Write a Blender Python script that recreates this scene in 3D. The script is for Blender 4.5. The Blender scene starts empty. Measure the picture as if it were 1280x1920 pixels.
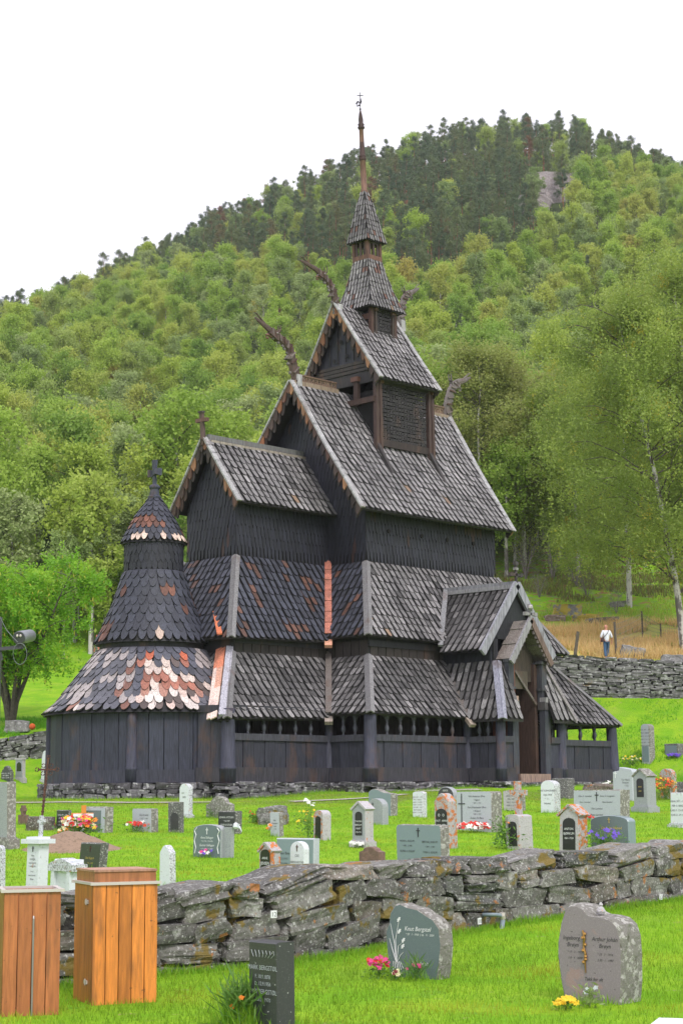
import bpy, math, random
import numpy as np
from mathutils import Vector, Matrix, noise
PI=math.pi
sc=bpy.context.scene
COL=sc.collection
# ---------------------------------------------------------------- camera
CP=Vector((-53.4589,-51.8492,-0.4927)); YAW=0.791872; PIT=0.1604896; FPX=3280.68; ROLL=-0.006496
fw=Vector((math.sin(YAW)*math.cos(PIT),math.cos(YAW)*math.cos(PIT),math.sin(PIT)))
r0=Vector((math.cos(YAW),-math.sin(YAW),0)); u0=r0.cross(fw)
rt=r0*math.cos(ROLL)+u0*math.sin(ROLL); up=-r0*math.sin(ROLL)+u0*math.cos(ROLL)
cam=bpy.data.cameras.new('camera'); co=bpy.data.objects.new('camera',cam); COL.objects.link(co)
co.matrix_world=Matrix(((rt.x,up.x,-fw.x,CP.x),(rt.y,up.y,-fw.y,CP.y),(rt.z,up.z,-fw.z,CP.z),(0,0,0,1)))
cam.sensor_fit='VERTICAL'; cam.sensor_height=36; cam.lens=FPX/1920*36; cam.clip_start=.5; cam.clip_end=6000
sc.camera=co
# ---------------------------------------------------------------- sky and sun (bright overcast)
SUN_EL=math.radians(48); SUN_AZ=math.radians(205)   # compass-style azimuth in this scene, clockwise from +Y
w=bpy.data.worlds.new('World'); sc.world=w; w.use_nodes=True
nt=w.node_tree; nt.nodes.clear()
sky=nt.nodes.new('ShaderNodeTexSky'); sky.sky_type='NISHITA'; sky.sun_disc=False
sky.sun_elevation=SUN_EL; sky.sun_rotation=SUN_AZ; sky.dust_density=3
bg=nt.nodes.new('ShaderNodeBackground'); bg.inputs[1].default_value=.10
cl=nt.nodes.new('ShaderNodeBackground'); cl.inputs[0].default_value=(.93,.90,1,1); cl.inputs[1].default_value=1.08
mx=nt.nodes.new('ShaderNodeMixShader'); mx.inputs[0].default_value=.86
wo=nt.nodes.new('ShaderNodeOutputWorld')
nt.links.new(sky.outputs[0],bg.inputs[0]); nt.links.new(bg.outputs[0],mx.inputs[1]); nt.links.new(cl.outputs[0],mx.inputs[2]); nt.links.new(mx.outputs[0],wo.inputs[0])
sl=bpy.data.lights.new('sun','SUN'); sl.energy=1.5; sl.angle=math.radians(14); sl.color=(1,.96,.9)
so=bpy.data.objects.new('sun',sl); COL.objects.link(so)
sd=Vector((math.sin(SUN_AZ)*math.cos(SUN_EL),math.cos(SUN_AZ)*math.cos(SUN_EL),math.sin(SUN_EL)))
so.rotation_euler=sd.to_track_quat('Z','Y').to_euler()
sc.view_settings.view_transform='Standard'; sc.view_settings.look='None'; sc.view_settings.exposure=.60; sc.view_settings.gamma=1
sc.cycles.max_bounces=6; sc.cycles.diffuse_bounces=3; sc.cycles.glossy_bounces=2; sc.cycles.transmission_bounces=4
sc.cycles.use_denoising=True
# ---------------------------------------------------------------- pixel rays (photo pixels, 1280 x 1920) used only to read real positions
def ray(x,y): return fw+rt*((x-640)/FPX)-up*((y-960)/FPX)
def onY(x,y,Y): d=ray(x,y); return CP+d*((Y-CP.y)/d.y)
def atD(x,y,D): return CP+ray(x,y)*D
def pxx(p):
    d=Vector(p)-CP; return 640+FPX*d.dot(rt)/d.dot(fw), 960-FPX*d.dot(up)/d.dot(fw)
# ---------------------------------------------------------------- terrain
cy_,sy_=math.cos(YAW),math.sin(YAW)
def uv(x,y): dx,dy=x-CP.x,y-CP.y; return dx*cy_-dy*sy_, dx*sy_+dy*cy_
def xy(u,v): return CP.x+u*cy_+v*sy_, CP.y-u*sy_+v*cy_
TP=math.tan(PIT)
def ty(y): q=(960-y)/FPX; return (TP+q)/(1-q*TP)
A0=[(-60,-2.6),(0,-2.5),(21,-2.45),(25,-2.3),(31,-2.0),(37,-1.8),(45,-1.42),(55,-.93),(60,-.62),(66,-.35)]
ALc=A0+[(75,.25),(80,1.0),(80.6,1.3),(81.2,2.2),(84,2.75),(100,5.3),(115,8.1),(130,13),(220,44)]
ARc=A0+[(75,.35),(78,.95),(82,2.2),(86,3.6),(87.6,4.3),(88.2,6.0),(95,7.6),(115,13.5),(130,18),(220,50)]
def interp(t,v):
    if v<=t[0][0]: return t[0][1]
    for (a,b),(c,d) in zip(t,t[1:]):
        if v<=c: return b+(d-b)*(v-a)/(c-a)
    return t[-1][1]
CREST=[(-700,690),(-300,668),(0,655),(90,634),(180,602),(300,516),(420,460),(560,396),(700,342),(850,304),(980,282),(1100,294),(1160,330),(1220,362),(1280,378),(1500,455),(2000,590)]
VC=470.
def crest(u): return CP.z+ty(interp(CREST,640+u/VC*FPX))*VC
def sm(a,b,x):
    t=min(1,max(0,(x-a)/(b-a))); return t*t*(3-2*t)
def G(x,y):
    u,v=uv(x,y)
    if v<220: z=interp(ALc,v)*(1-sm(-12,8,u))+interp(ARc,v)*sm(-12,8,u)
    else:
        z2=44+6*sm(-12,8,u)
        zc=crest(u)
        if v<VC:
            t=(v-220)/(VC-220); z=z2+(zc-z2)*(t*1.06-.06*t*t*t*t)
        else: z=zc-(v-VC)*.25*min(1,(v-VC)/60) if v<1200 else zc-183+0*v
        z=max(z,-20)
    # level ground of the church plot
    dx=max(-12.0-x,x-8.6,0); dy=max(abs(y)-7.4,0); d=math.hypot(dx,dy)
    d=min(d,max(math.hypot(x+11.2,y)-4.1,0), max(max(-1.6-x,x-3.2,0)+max(-9-y,y,0)*1.,0))
    if d<5 and v<110:
        plat=min(z,-.22-.38*sm(-4,-12,x)); k=1-sm(.4,5,d); z=z*(1-k)+plat*k
    if v>95: z+=noise.noise(Vector((x*.05,y*.05,0)))*min(2.5,(v-95)*.05)
    if v>20: z+=.07*noise.noise(Vector((x*.25,y*.25,3)))*sm(24,34,v)
    return z
def cast(px,py,vmin=5,vmax=300,step=.25):
    d=ray(px,py); t=vmin; prev=t
    while t<vmax:
        p=CP+d*t
        if p.z<G(p.x,p.y):
            a,b=prev,t
            for _ in range(12):
                m=(a+b)/2; p=CP+d*m
                if p.z<G(p.x,p.y): b=m
                else: a=m
            return CP+d*b
        prev=t; t+=step
    return CP+d*vmax
# ---------------------------------------------------------------- object helpers
def setp(o,label=None,cat=None,group=None,kind=None):
    if label: o['label']=label
    if cat: o['category']=cat
    if group: o['group']=group
    if kind: o['kind']=kind
    return o
def empty(name,loc=(0,0,0),rz=0,**k):
    o=bpy.data.objects.new(name,None); COL.objects.link(o); o.location=loc; o.rotation_euler=(0,0,rz); o.empty_display_size=.2
    return setp(o,**k)
class MB:
    def __init__(s): s.v=[];s.f=[];s.c=[];s.m=[];s.col=(1,1,1);s.mi=0;s.sm=[];s.smooth=False
    def add(s,vs,fs,col=None,mi=None):
        n=len(s.v); s.v+= [tuple(p) for p in vs]
        c=col or s.col
        for f in fs:
            s.f.append(tuple(i+n for i in f)); s.c.append(c); s.m.append(s.mi if mi is None else mi); s.sm.append(s.smooth)
    def box(s,c,h,ax=None,col=None,mi=None,taper=1.0):
        X,Y,Z=ax if ax else (Vector((1,0,0)),Vector((0,1,0)),Vector((0,0,1)))
        c=Vector(c); vs=[]
        for k in (-1,1):
            t=1 if k<0 else taper
            for a,b in ((-1,-1),(1,-1),(1,1),(-1,1)): vs.append(c+X*(a*h[0]*t)+Y*(b*h[1]*t)+Z*(k*h[2]))
        s.add(vs,[(3,2,1,0),(4,5,6,7),(0,1,5,4),(1,2,6,5),(2,3,7,6),(3,0,4,7)],col,mi)
    def bar(s,a,b,w,t,upv=(0,0,1),col=None,mi=None):
        a=Vector(a);b=Vector(b);d=(b-a); L=d.length; d.normalize()
        n=Vector(upv)-d*Vector(upv).dot(d); n.normalize(); q=n.cross(d)
        s.box((a+b)/2,(w/2,t/2,L/2),(q,n,d),col,mi)
    def tube(s,pts,rad,n=8,col=None,cap=True,mi=None,sq=1.0):
        pts=[Vector(p) for p in pts]; rings=[]; ref=Vector((0,0,1))
        if abs((pts[-1]-pts[0]).normalized().z)>.9: ref=Vector((1,0,0))
        for i,p in enumerate(pts):
            d=(pts[min(i+1,len(pts)-1)]-pts[max(i-1,0)]).normalized()
            a=ref-d*ref.dot(d); a.normalize(); b=d.cross(a)
            r=rad[i] if hasattr(rad,'__len__') else rad
            rings.append([p+a*(r*math.cos(2*PI*k/n))+b*(r*sq*math.sin(2*PI*k/n)) for k in range(n)])
        vs=[q for r in rings for q in r]; fs=[]
        for i in range(len(pts)-1):
            for k in range(n): fs.append((i*n+k,i*n+(k+1)%n,(i+1)*n+(k+1)%n,(i+1)*n+k))
        if cap: fs.append(tuple(range(n-1,-1,-1))); fs.append(tuple(range((len(pts)-1)*n,len(pts)*n)))
        s.add(vs,fs,col,mi)
    def lathe(s,c,prof,n=16,col=None,mi=None):
        c=Vector(c); vs=[];fs=[]
        for r,z in prof:
            for k in range(n): vs.append(c+Vector((r*math.cos(2*PI*k/n),r*math.sin(2*PI*k/n),z)))
        m=len(prof)
        for i in range(m-1):
            for k in range(n): fs.append((i*n+k,i*n+(k+1)%n,(i+1)*n+(k+1)%n,(i+1)*n+k))
        fs.append(tuple(range(n-1,-1,-1))); fs.append(tuple(range((m-1)*n,m*n)))
        s.add(vs,fs,col,mi)
    def prism(s,pts,ext,col=None,mi=None,mf=None):
        "pts: planar outline (Vector) ccw seen from front; ext: Vector to the back"
        n=len(pts); vs=[Vector(p) for p in pts]+[Vector(p)+Vector(ext) for p in pts]
        s.add(vs,[tuple(range(n))],col,mf if mf is not None else mi)
        s.add(vs,[tuple(range(2*n-1,n-1,-1))]+[(i,i+n,(i+1)%n+n,(i+1)%n) for i in range(n)],col,mi)
    def build(s,name,mats,parent=None,**k):
        me=bpy.data.meshes.new(name); me.from_pydata(s.v,[],s.f)
        if not isinstance(mats,(list,tuple)): mats=[mats]
        for m in mats: me.materials.append(m)
        me.polygons.foreach_set('material_index',s.m); me.polygons.foreach_set('use_smooth',s.sm)
        ca=me.color_attributes.new('Col','FLOAT_COLOR','CORNER')
        cnt=[len(f) for f in s.f]; arr=np.repeat(np.array([(c[0],c[1],c[2],1.0) for c in s.c],dtype=np.float32),cnt,axis=0)
        ca.data.foreach_set('color',arr.ravel()); me.update()
        o=bpy.data.objects.new(name,me); COL.objects.link(o)
        if parent is not None:
            o.parent=parent
            o.matrix_parent_inverse=pinv(parent)
        return setp(o,**k)
def pinv(p):
    m=Matrix.Identity(4); c=p
    while c is not None:
        m=(Matrix.Translation(c.location)@c.rotation_euler.to_matrix().to_4x4()) if c.parent is None else m
        c=c.parent
    return m.inverted() if p.parent is None else Matrix.Identity(4)
# ---------------------------------------------------------------- materials
def mat(name,col=(.5,.5,.5),rough=.8,attr=False,streak=None,mix=(),bump=None,trans=0,rand=None,spec=.5,metal=0,coords='Object',emit=None,objtint=0):
    m=bpy.data.materials.new(name); m.use_nodes=True; N=m.node_tree.nodes; L=m.node_tree.links; N.clear()
    out=N.new('ShaderNodeOutputMaterial'); b=N.new('ShaderNodeBsdfPrincipled')
    b.inputs['Roughness'].default_value=rough; b.inputs['Metallic'].default_value=metal
    b.inputs['Specular IOR Level'].default_value=spec
    tc=N.new('ShaderNodeTexCoord')
    if coords=='World':
        g=N.new('ShaderNodeNewGeometry'); vec=g.outputs['Position']
    else: vec=tc.outputs[coords]
    if attr:
        a=N.new('ShaderNodeVertexColor'); a.layer_name='Col'; cur=a.outputs[0]
    elif rand:
        oi=N.new('ShaderNodeObjectInfo'); cr=N.new('ShaderNodeValToRGB'); cr.color_ramp.interpolation='LINEAR'
        e=cr.color_ramp.elements
        while len(e)<len(rand): e.new(.5)
        for i,(p,c) in enumerate(rand): e[i].position=p; e[i].color=(*c,1)
        L.new(oi.outputs['Random'],cr.inputs[0]); cur=cr.outputs[0]
    else:
        rgb=N.new('ShaderNodeRGB'); rgb.outputs[0].default_value=(*col,1); cur=rgb.outputs[0]
    def ns(scale,stretch=None,detail=5,rough_=.6,off=0):
        mp=N.new('ShaderNodeMapping'); mp.inputs['Scale'].default_value=stretch or (1,1,1); mp.inputs['Location'].default_value=(off,off*.7,off*.3)
        L.new(vec,mp.inputs[0]); n=N.new('ShaderNodeTexNoise'); n.inputs['Scale'].default_value=scale; n.inputs['Detail'].default_value=detail; n.inputs['Roughness'].default_value=rough_
        L.new(mp.outputs[0],n.inputs['Vector']); return n.outputs[0]
    def ramp(v,a,b_):
        mr=N.new('ShaderNodeMapRange'); mr.inputs[1].default_value=a; mr.inputs[2].default_value=b_; L.new(v,mr.inputs[0]); return mr.outputs[0]
    if streak:   # (scale, stretch, lo, hi) multiplies brightness
        v=ns(streak[0],streak[1]); mr=N.new('ShaderNodeMapRange'); mr.inputs[1].default_value=.3; mr.inputs[2].default_value=.7; mr.inputs[3].default_value=streak[2]; mr.inputs[4].default_value=streak[3]; L.new(v,mr.inputs[0])
        mm=N.new('ShaderNodeMix'); mm.data_type='RGBA'; mm.blend_type='MULTIPLY'; mm.inputs[0].default_value=1
        L.new(cur,mm.inputs[6]); L.new(mr.outputs[0],mm.inputs[7]); cur=mm.outputs[2]
    for i,(scale,a,b_,c,amt,*st) in enumerate(mix):
        v=ramp(ns(scale,st[0] if st else None,4,.65,off=i*7.3+1),a,b_)
        if amt<1:
            q=N.new('ShaderNodeMath'); q.operation='MULTIPLY'; q.inputs[1].default_value=amt; L.new(v,q.inputs[0]); v=q.outputs[0]
        mm=N.new('ShaderNodeMix'); mm.data_type='RGBA'; L.new(v,mm.inputs[0]); L.new(cur,mm.inputs[6]); mm.inputs[7].default_value=(*c,1); cur=mm.outputs[2]
    if objtint:
        oi=N.new('ShaderNodeObjectInfo'); mr=N.new('ShaderNodeMapRange'); mr.inputs[3].default_value=1-objtint; mr.inputs[4].default_value=1+objtint; L.new(oi.outputs['Random'],mr.inputs[0])
        mm=N.new('ShaderNodeMix'); mm.data_type='RGBA'; mm.blend_type='MULTIPLY'; mm.inputs[0].default_value=1; L.new(cur,mm.inputs[6]); L.new(mr.outputs[0],mm.inputs[7]); cur=mm.outputs[2]
    L.new(cur,b.inputs['Base Color'])
    if bump:
        v=ns(bump[0],bump[2] if len(bump)>2 else None,6,.65); bp=N.new('ShaderNodeBump'); bp.inputs['Strength'].default_value=bump[1]; bp.inputs['Distance'].default_value=.03; L.new(v,bp.inputs['Height']); L.new(bp.outputs[0],b.inputs['Normal'])
    if trans:
        t=N.new('ShaderNodeBsdfTranslucent'); L.new(cur,t.inputs[0]); ms=N.new('ShaderNodeMixShader'); ms.inputs[0].default_value=trans
        L.new(b.outputs[0],ms.inputs[1]); L.new(t.outputs[0],ms.inputs[2]); L.new(ms.outputs[0],out.inputs[0])
    else: L.new(b.outputs[0],out.inputs[0])
    return m
R=random.Random(5)
M={}
M['shingle']=mat('tarred_shingle',attr=True,rough=.62,streak=(6,(4,4,.5),.5,1.45),bump=(30,.5,(1,1,.3)))
M['wood']=mat('weathered_wood',attr=True,rough=.72,streak=(7,(4,4,.3),.45,1.5),mix=((1.3,.56,.68,(.10,.055,.038),.5,(1,1,.5)),),bump=(25,.35,(1,1,.15)))
M['darkvoid']=mat('void_shade_and_iron',(.012,.011,.012),.9)  # near-black paints the shade inside openings; also colours the iron vane
TAR=(.032,.033,.042); TARB=(.045,.048,.066); RED=(.15,.052,.032); GREY=(.30,.285,.285)
def j(c,a=.25,r=R): k=1+r.uniform(-a,a); return tuple(x*k for x in c)
# ================================================================ CHURCH
church=empty('stave_church',(0,0,0),label='dark tarred wooden stave church with stacked shingled roofs and a thin spire',cat='church')
Wn,XnE,XnW=3.60,-3.2,4.835; Wc,XcE=1.447,-8.259
Ze,We,Zr=10.745,4.384,16.658
d1,Z1t,Z1b=2.15,8.746,5.42; i2,Z2t,d2,Z2b,dp=1.722,4.804,3.70,2.35,3.42
PX=.82   # portal centre line
V=Vector
def tileset(mb,mapf,length,aL,aR,w,e,colf,th=.05,L=None,rnd=True,jit=.25):
    """rows of overlapping shingles; mapf(a,b,n)->point, b measured up from the lower edge"""
    L=L or e*2.0; nr=max(1,int(round(length/e))); e=length/nr
    tip=[(-.5,.5),(-.46,.24),(-.3,.07),(0,0),(.3,.07),(.46,.24),(.5,.5)] if rnd else [(-.5,.75),(-.3,.25),(0,0),(.3,.25),(.5,.75)]
    for r_ in range(nr):
        b0=r_*e-.02; lo,hi=aL(b0/length),aR(b0/length)
        n=int((hi-lo)/w)+2
        for k in range(-1,n+2):
            ac=math.floor(lo/w)*w+(k+.5+(0 if rnd else .5*(r_%2)))*w+.05*w*noise.noise(V((k*.7,r_*.4,lo)))*2+R.uniform(-.025,.025)*w
            if ac<lo-w*.45 or ac>hi+w*.45: continue
            bb=b0+R.uniform(-.09,.09)*e; tl=R.uniform(.85,1.25)*th
            ww=w*(R.uniform(.60,.72) if rnd else R.uniform(.70,.82)); out=[]
            Lx=min(L,length-bb+.02)
            if Lx<.1: continue
            for (x,y) in tip: out.append((ac+x*ww,bb+y*e*.85,tl*(1.55-.75*(y*e*.85)/L)))
            out.append((ac+.5*ww,bb+Lx,tl*.6)); out.append((ac-.5*ww,bb+Lx,tl*.6))
            vs=[];vb=[]
            for (a,b,nn) in out:
                f=min(1,max(0,b/length)); a=min(max(a,aL(f)-.02),aR(f)+.02)
                vs.append(mapf(a,b,nn)); vb.append(mapf(a,b,nn-tl*1.15))
            c=colf(vs[3],r_,nr); m=len(vs)
            mb.add(vs,[tuple(range(m))],c)
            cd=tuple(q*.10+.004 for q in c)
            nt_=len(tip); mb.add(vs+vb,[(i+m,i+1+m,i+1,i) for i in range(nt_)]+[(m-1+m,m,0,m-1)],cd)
def proffn(prof):
    """prof listed from the lower edge upward: (out, z) -> arc-length lookup"""
    S=[0]
    for (a,b),(c,d) in zip(prof,prof[1:]): S.append(S[-1]+math.hypot(c-a,d-b))
    def f(b):
        i=0
        while i<len(prof)-2 and b>S[i+1]: i+=1
        (o0,z0),(o1,z1)=prof[i],prof[i+1]; l=S[i+1]-S[i]; t=(b-S[i])/l
        return o0+(o1-o0)*t, z0+(z1-z0)*t, ((z1-z0)/l, -(o1-o0)/l)   # normal = (out,z)
    return f,S[-1]
def side(mb,P0,Nv,prof,aL,aR,w=.34,e=.42,colf=None,th=.062,rnd=True,back=True,dz=None,L=None):
    "P0: point on wall foot line at a=0; Nv outward; a runs along rot90ccw(N)"
    N=V((Nv[0],Nv[1],0)); A=V((-Nv[1],Nv[0],0)); f,Lg=proffn(prof); P0=V((P0[0],P0[1],0))
    def mp(a,b,n):
        o,z,(no,nz)=f(b); p=P0+A*a+N*(o+no*n); p.z=z+nz*n
        if dz: p.z+=dz(a,max(0,1-b/Lg))
        return p
    tileset(mb,mp,Lg,aL,aR,w,e,colf,th,rnd=rnd,L=L)
    if back: # the board deck under the shingles
        n=max(len(prof)-1,1)*2; 
        for i in range(n):
            f0,f1=i/n,(i+1)/n; q=[]
            for (ff,) in ((f0,),(f1,)):
                q.append((aL(ff),ff*Lg)); q.append((aR(ff),ff*Lg))
            a=mp(q[0][0],q[0][1],-.01);b=mp(q[1][0],q[1][1],-.01);c=mp(q[3][0],q[3][1],-.01);d=mp(q[2][0],q[2][1],-.01)
            a2=mp(q[0][0],q[0][1],-.11);b2=mp(q[1][0],q[1][1],-.11);c2=mp(q[3][0],q[3][1],-.11);d2_=mp(q[2][0],q[2][1],-.11)
            mb.add([a,b,c,d,a2,b2,c2,d2_],[(0,1,2,3),(7,6,5,4),(0,4,5,1),(1,5,6,2),(3,2,6,7),(0,3,7,4)],(.02,.018,.018))
    return mp,Lg
def cgrey(p,r,n):
    q=R.random(); nz=noise.noise(p*.6)
    base=.19+.09*nz
    if q<.06: base*=.5
    elif q>.92: base*=1.3
    if q<.004: return j((.22,.15,.10))
    return j((base,base*.95,base*.955),.14)
def cmid(p,r,n):
    q=R.random(); base=.105+.08*noise.noise(p*.7)+(.04 if r<2 else 0)
    if q>.86: base*=1.7
    if q<.15: base*=.6
    return j((base,base*.95,base*.95),.2)
def ctar(p,r,n):
    nz=noise.noise(p*1.1+V((5,0,0)))+.5*noise.noise(p*3.)
    q=R.random()
    if nz+q*.55>.66: return j((.105,.05,.036),.35)
    return j(TARB,.35)
def cwall(p,r,n):
    q=R.random(); nz=noise.noise(p*.9+V((5,9,0)))
    if nz+q*.4>.66: return j((.040,.020,.018),.3)
    return j((.015,.016,.026),.3)
def ccone(p,r,n):
    nz=noise.noise(p*1.2+V((2,0,4))); q=R.random()
    if r==0 and R.random()<.16: return j((.6,.45,.38))
    if nz+q*.5>.62: return j((.14,.055,.035),.4)
    return j((.034,.037,.054),.3)
# --- clerestory walls
def wallbox(mb,N,x,a0,a1,z0,z1,colf=cwall,w=.2,e=.4,prof=None):
    P=(x,0) if N[0] else (0,x)
    side(mb,P,N,prof or [(0,z0),(0.001,z1)],(a0 if callable(a0) else (lambda f:a0)),(a1 if callable(a1) else (lambda f:a1)),w,e,colf,.025,rnd=False,back=False)
mb=MB()
mb.box(((XnE+XnW)/2,0,(Z1t+Ze+.3)/2+.1),((XnW-XnE)/2-.02,Wn-.02,(Ze+.3-Z1t)/2+.6),col=(.012,.012,.013))
wallbox(mb,(0,-1),-Wn,XnE,XnW,Z1t,Ze+.9)
mpy=[(0,Z1t),(.001,16.2)]
def gl(zc,zb,zt,hw): # gable limits by fraction
    return lambda f:-(hw if zb+f*(zt-zb)<zc else max(.02,hw*(zt-(zb+f*(zt-zb)))/(zt-zc)))
for N,x in (((-1,0),XnE),((1,0),XnW)):
    wallbox(mb,N,x,gl(Ze+.9,Z1t,16.2,Wn),lambda f,g=gl(Ze+.9,Z1t,16.2,Wn):-g(f),Z1t,16.2)
# backing prism of the gable
for x0 in (XnE+.05,):
    mb.prism([V((x0,-Wn+.05,Ze+.8)),V((x0,0,16.1)),V((x0,Wn-.05,Ze+.8))],(XnW-XnE-.1,0,0),(.012,.012,.013))
cw=mb.build('wall',M['shingle'],church,label='black shingled clerestory wall of the nave')
for x in (-1.9,.1,1.7,3.4):
    wnd=MB(); wnd.prism([V((x+.09*math.cos(t*PI/5),-Wn-.075,Ze-.62+.09*math.sin(t*PI/5))) for t in range(10)],(0,.06,0),(.003,.003,.003)); wnd.build('peephole',M['darkvoid'],cw)  # solid black disc painted as the dark of an opening
mb=MB()
mb.box(((XcE+XnE)/2,0,(Z1t+10.9)/2-.2),((XnE-XcE)/2-.02,Wc-.02,(10.9-Z1t)/2+.6),col=(.012,.012,.013))
wallbox(mb,(0,-1),-Wc,XcE,XnE,Z1t,Ze+.5)
wallbox(mb,(-1,0),XcE,gl(10.8,Z1t,13.2,Wc),lambda f:-gl(10.8,Z1t,13.2,Wc)(f),Z1t,13.2)
mb.prism([V((XcE+.05,-Wc+.05,10.8)),V((XcE+.05,0,13.1)),V((XcE+.05,Wc-.05,10.8))],(XnE-XcE,0,0),(.012,.012,.013))
mb.build('wall',M['shingle'],church,label='black shingled wall of the chancel with red-brown shingles')
# aisle walls (behind gallery) up to the eaves of the skirt roof
mb=MB()
o=i2+.0
for (x0,x1,hw) in ((XnE-o,XnW+o,Wn+o),(XcE-o,XnE-o+.1,Wc+o)):
    mb.box(((x0+x1)/2,0,2.8),((x1-x0)/2,hw,2.85),col=(.017,.017,.02))
    for s in (-1,1): 
        x=x0+.3
        while x<x1-.3:
            mb.box((x,s*(hw+.02),2.7),(.2,.03,2.7),col=j((.028,.022,.02))); x+=.44
        mb.bar((x0,s*(hw+.06),5.28),(x1,s*(hw+.06),5.28),.08,.24,col=(.022,.022,.027))
y=-Wn-o+.2
while y<Wn+o: mb.box((XnE-o-.02,y,2.7),(.03,.2,2.7),col=j((.028,.022,.02))); y+=.44
mb.build('wall',M['wood'],church,label='dark plank aisle wall behind the gallery')
# --- roofs
def verge(mb,pts_out,wd=.26,th=.06,col=(.34,.33,.34)):
    for a,b in zip(pts_out,pts_out[1:]): mb.bar(a,b,wd,th,(0,0,1),col)
def gable_roof(label,xE,xW,yE,prof,w=.34,e=.40,colf=cgrey,teeth=True,westteeth=True,twoway=True):
    """prof lower->ridge (out,z). xE(f),xW(f): verge positions, f 0 at eave, 1 at ridge"""
    mb=MB()
    sidesm=[((0,-1),1),((0,1),-1)]
    mp,Lg=side(mb,(0,0),(0,-1),prof,xE,xW,w,e,colf)
    side(mb,(0,0),(0,1),prof,lambda f:-xW(f),lambda f:-xE(f),w,e,colf)
    rf=mb.build('roof',M['shingle'],church,label=label)
    f,Lg=proffn(prof)
    for which,xf,s in (('E',xE,-1),('W',xW,1)):
        if which=='W' and not westteeth: continue
        for sy in (-1,1):
            vb=MB(); nseg=max(2,int(Lg/.42)); pts=[]
            for i in range(nseg+1):
                ff=i/nseg; o_,z,(no,nz)=f(ff*Lg); pts.append(V((xf(ff)+s*.03,sy*(o_+no*.07),z+nz*.07)))
            for a,b in zip(pts,pts[1:]):
                d=(b-a).normalized()
                vb.bar(a-d*.03,b+d*.03,.24,.07,(0,sy*.5,1) ,j((.33,.325,.33),.12))
                # dark nail cleats and hanging scales
                if teeth:
                    m=(a+b)/2; dn=V((0,sy*0,-1)); inn=V((0,-sy*.75,-.6)).normalized()
                    t0=a+inn*.02+V((s*.05,0,0)); t1=b+inn*.02+V((s*.05,0,0))
                    lo=t0+inn*R.uniform(.26,.36)-d*R.uniform(.0,.08); mid=t0+inn*.12+d*(t1-t0).length*.95
                    col=j(R.choice([(.24,.10,.05),(.10,.05,.035),(.06,.04,.035),(.05,.035,.03),(.30,.15,.08)]),.35)
                    q=[t0,t1,mid,lo+d*.12,lo]
                    vb.prism([p_ for p_ in q],(-s*.06,0,0),col)
                    q2=[p_-V((s*.07,0,0))+inn*.16-d*.02 for p_ in q]; vb.prism(q2,(-s*.05,0,0),(.03,.022,.02))
            vb.build('verge_board',M['wood'],rf)
    return rf,mp,Lg
XvE=lambda f:-4.2+.33*f; XvWf=lambda f:5.154+.9*f
nr,nmp,nL=gable_roof('steep grey shingled nave roof with scalloped gable edges',XvE,XvWf,None,[(We,Ze),(2.1,13.72),(0,Zr)],.32,.37)
cr_,_,_=gable_roof('grey shingled chancel roof with a small wooden cross',lambda f:-8.6-.06*f,lambda f:XnE+.02,None,[(1.989,10.8),(1.0,12.15),(0,13.55)],.32,.36,westteeth=False)
# soffits (dark)
# ridge boards + crests
def ridge(mb,a,b,h=.16,w=.22,col=(.2,.19,.18)):
    mb.bar(a,b,w,h,(0,0,1),col)
mb=MB(); ridge(mb,(-8.5,0,13.66),(XnE,0,13.66),.2,.14,(.14,.14,.14)); mb.bar((-8.45,-.16,13.47),(XnE,-.16,13.47),.06,.1,(0,0,1),(.3,.26,.22)); mb.bar((-8.45,.16,13.47),(XnE,.16,13.47),.06,.1,(0,0,1),(.3,.26,.22)); mb.build('ridge_board',M['wood'],cr_)
def crestcomb(x0,x1,z,parent,h=.34):
    mb=MB(); mb.bar((x0,0,z-.06),(x1,0,z-.06),.3,.2,(0,0,1),(.25,.19,.14)); mb.build('ridge_beam',M['wood'],parent)
    mb=MB(); mb.bar((x0,0,z+.07),(x1,0,z+.07),.09,.06,(0,0,1),(.16,.1,.07)); mb.bar((x0,0,z+h),(x1,0,z+h),.09,.06,(0,0,1),(.16,.1,.07))
    n=max(2,int(abs(x1-x0)/.2)); s=(x1-x0)/n
    for i in range(n):
        xc=x0+(i+.5)*s; c=j((.2,.13,.09)); pts=[V((xc+.085*math.cos(t*PI/4),0,z+.07+h*.43+.12*math.sin(t*PI/4))) for t in range(9)]
        mb.tube(pts,.022,5,c,cap=False); mb.bar((xc-s/2,0,z+.07),(xc+s/2,0,z+h),.04,.03,(0,0,1),c); mb.bar((xc+s/2,0,z+.07),(xc-s/2,0,z+h),.04,.03,(0,0,1),c)
    mb.build('ridge_crest',M['wood'],parent,label='pierced carved crest along the ridge')
crestcomb(-3.8,-1.2,Zr+.05,nr); crestcomb(2.9,5.95,Zr+.0,nr,.4)
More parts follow.
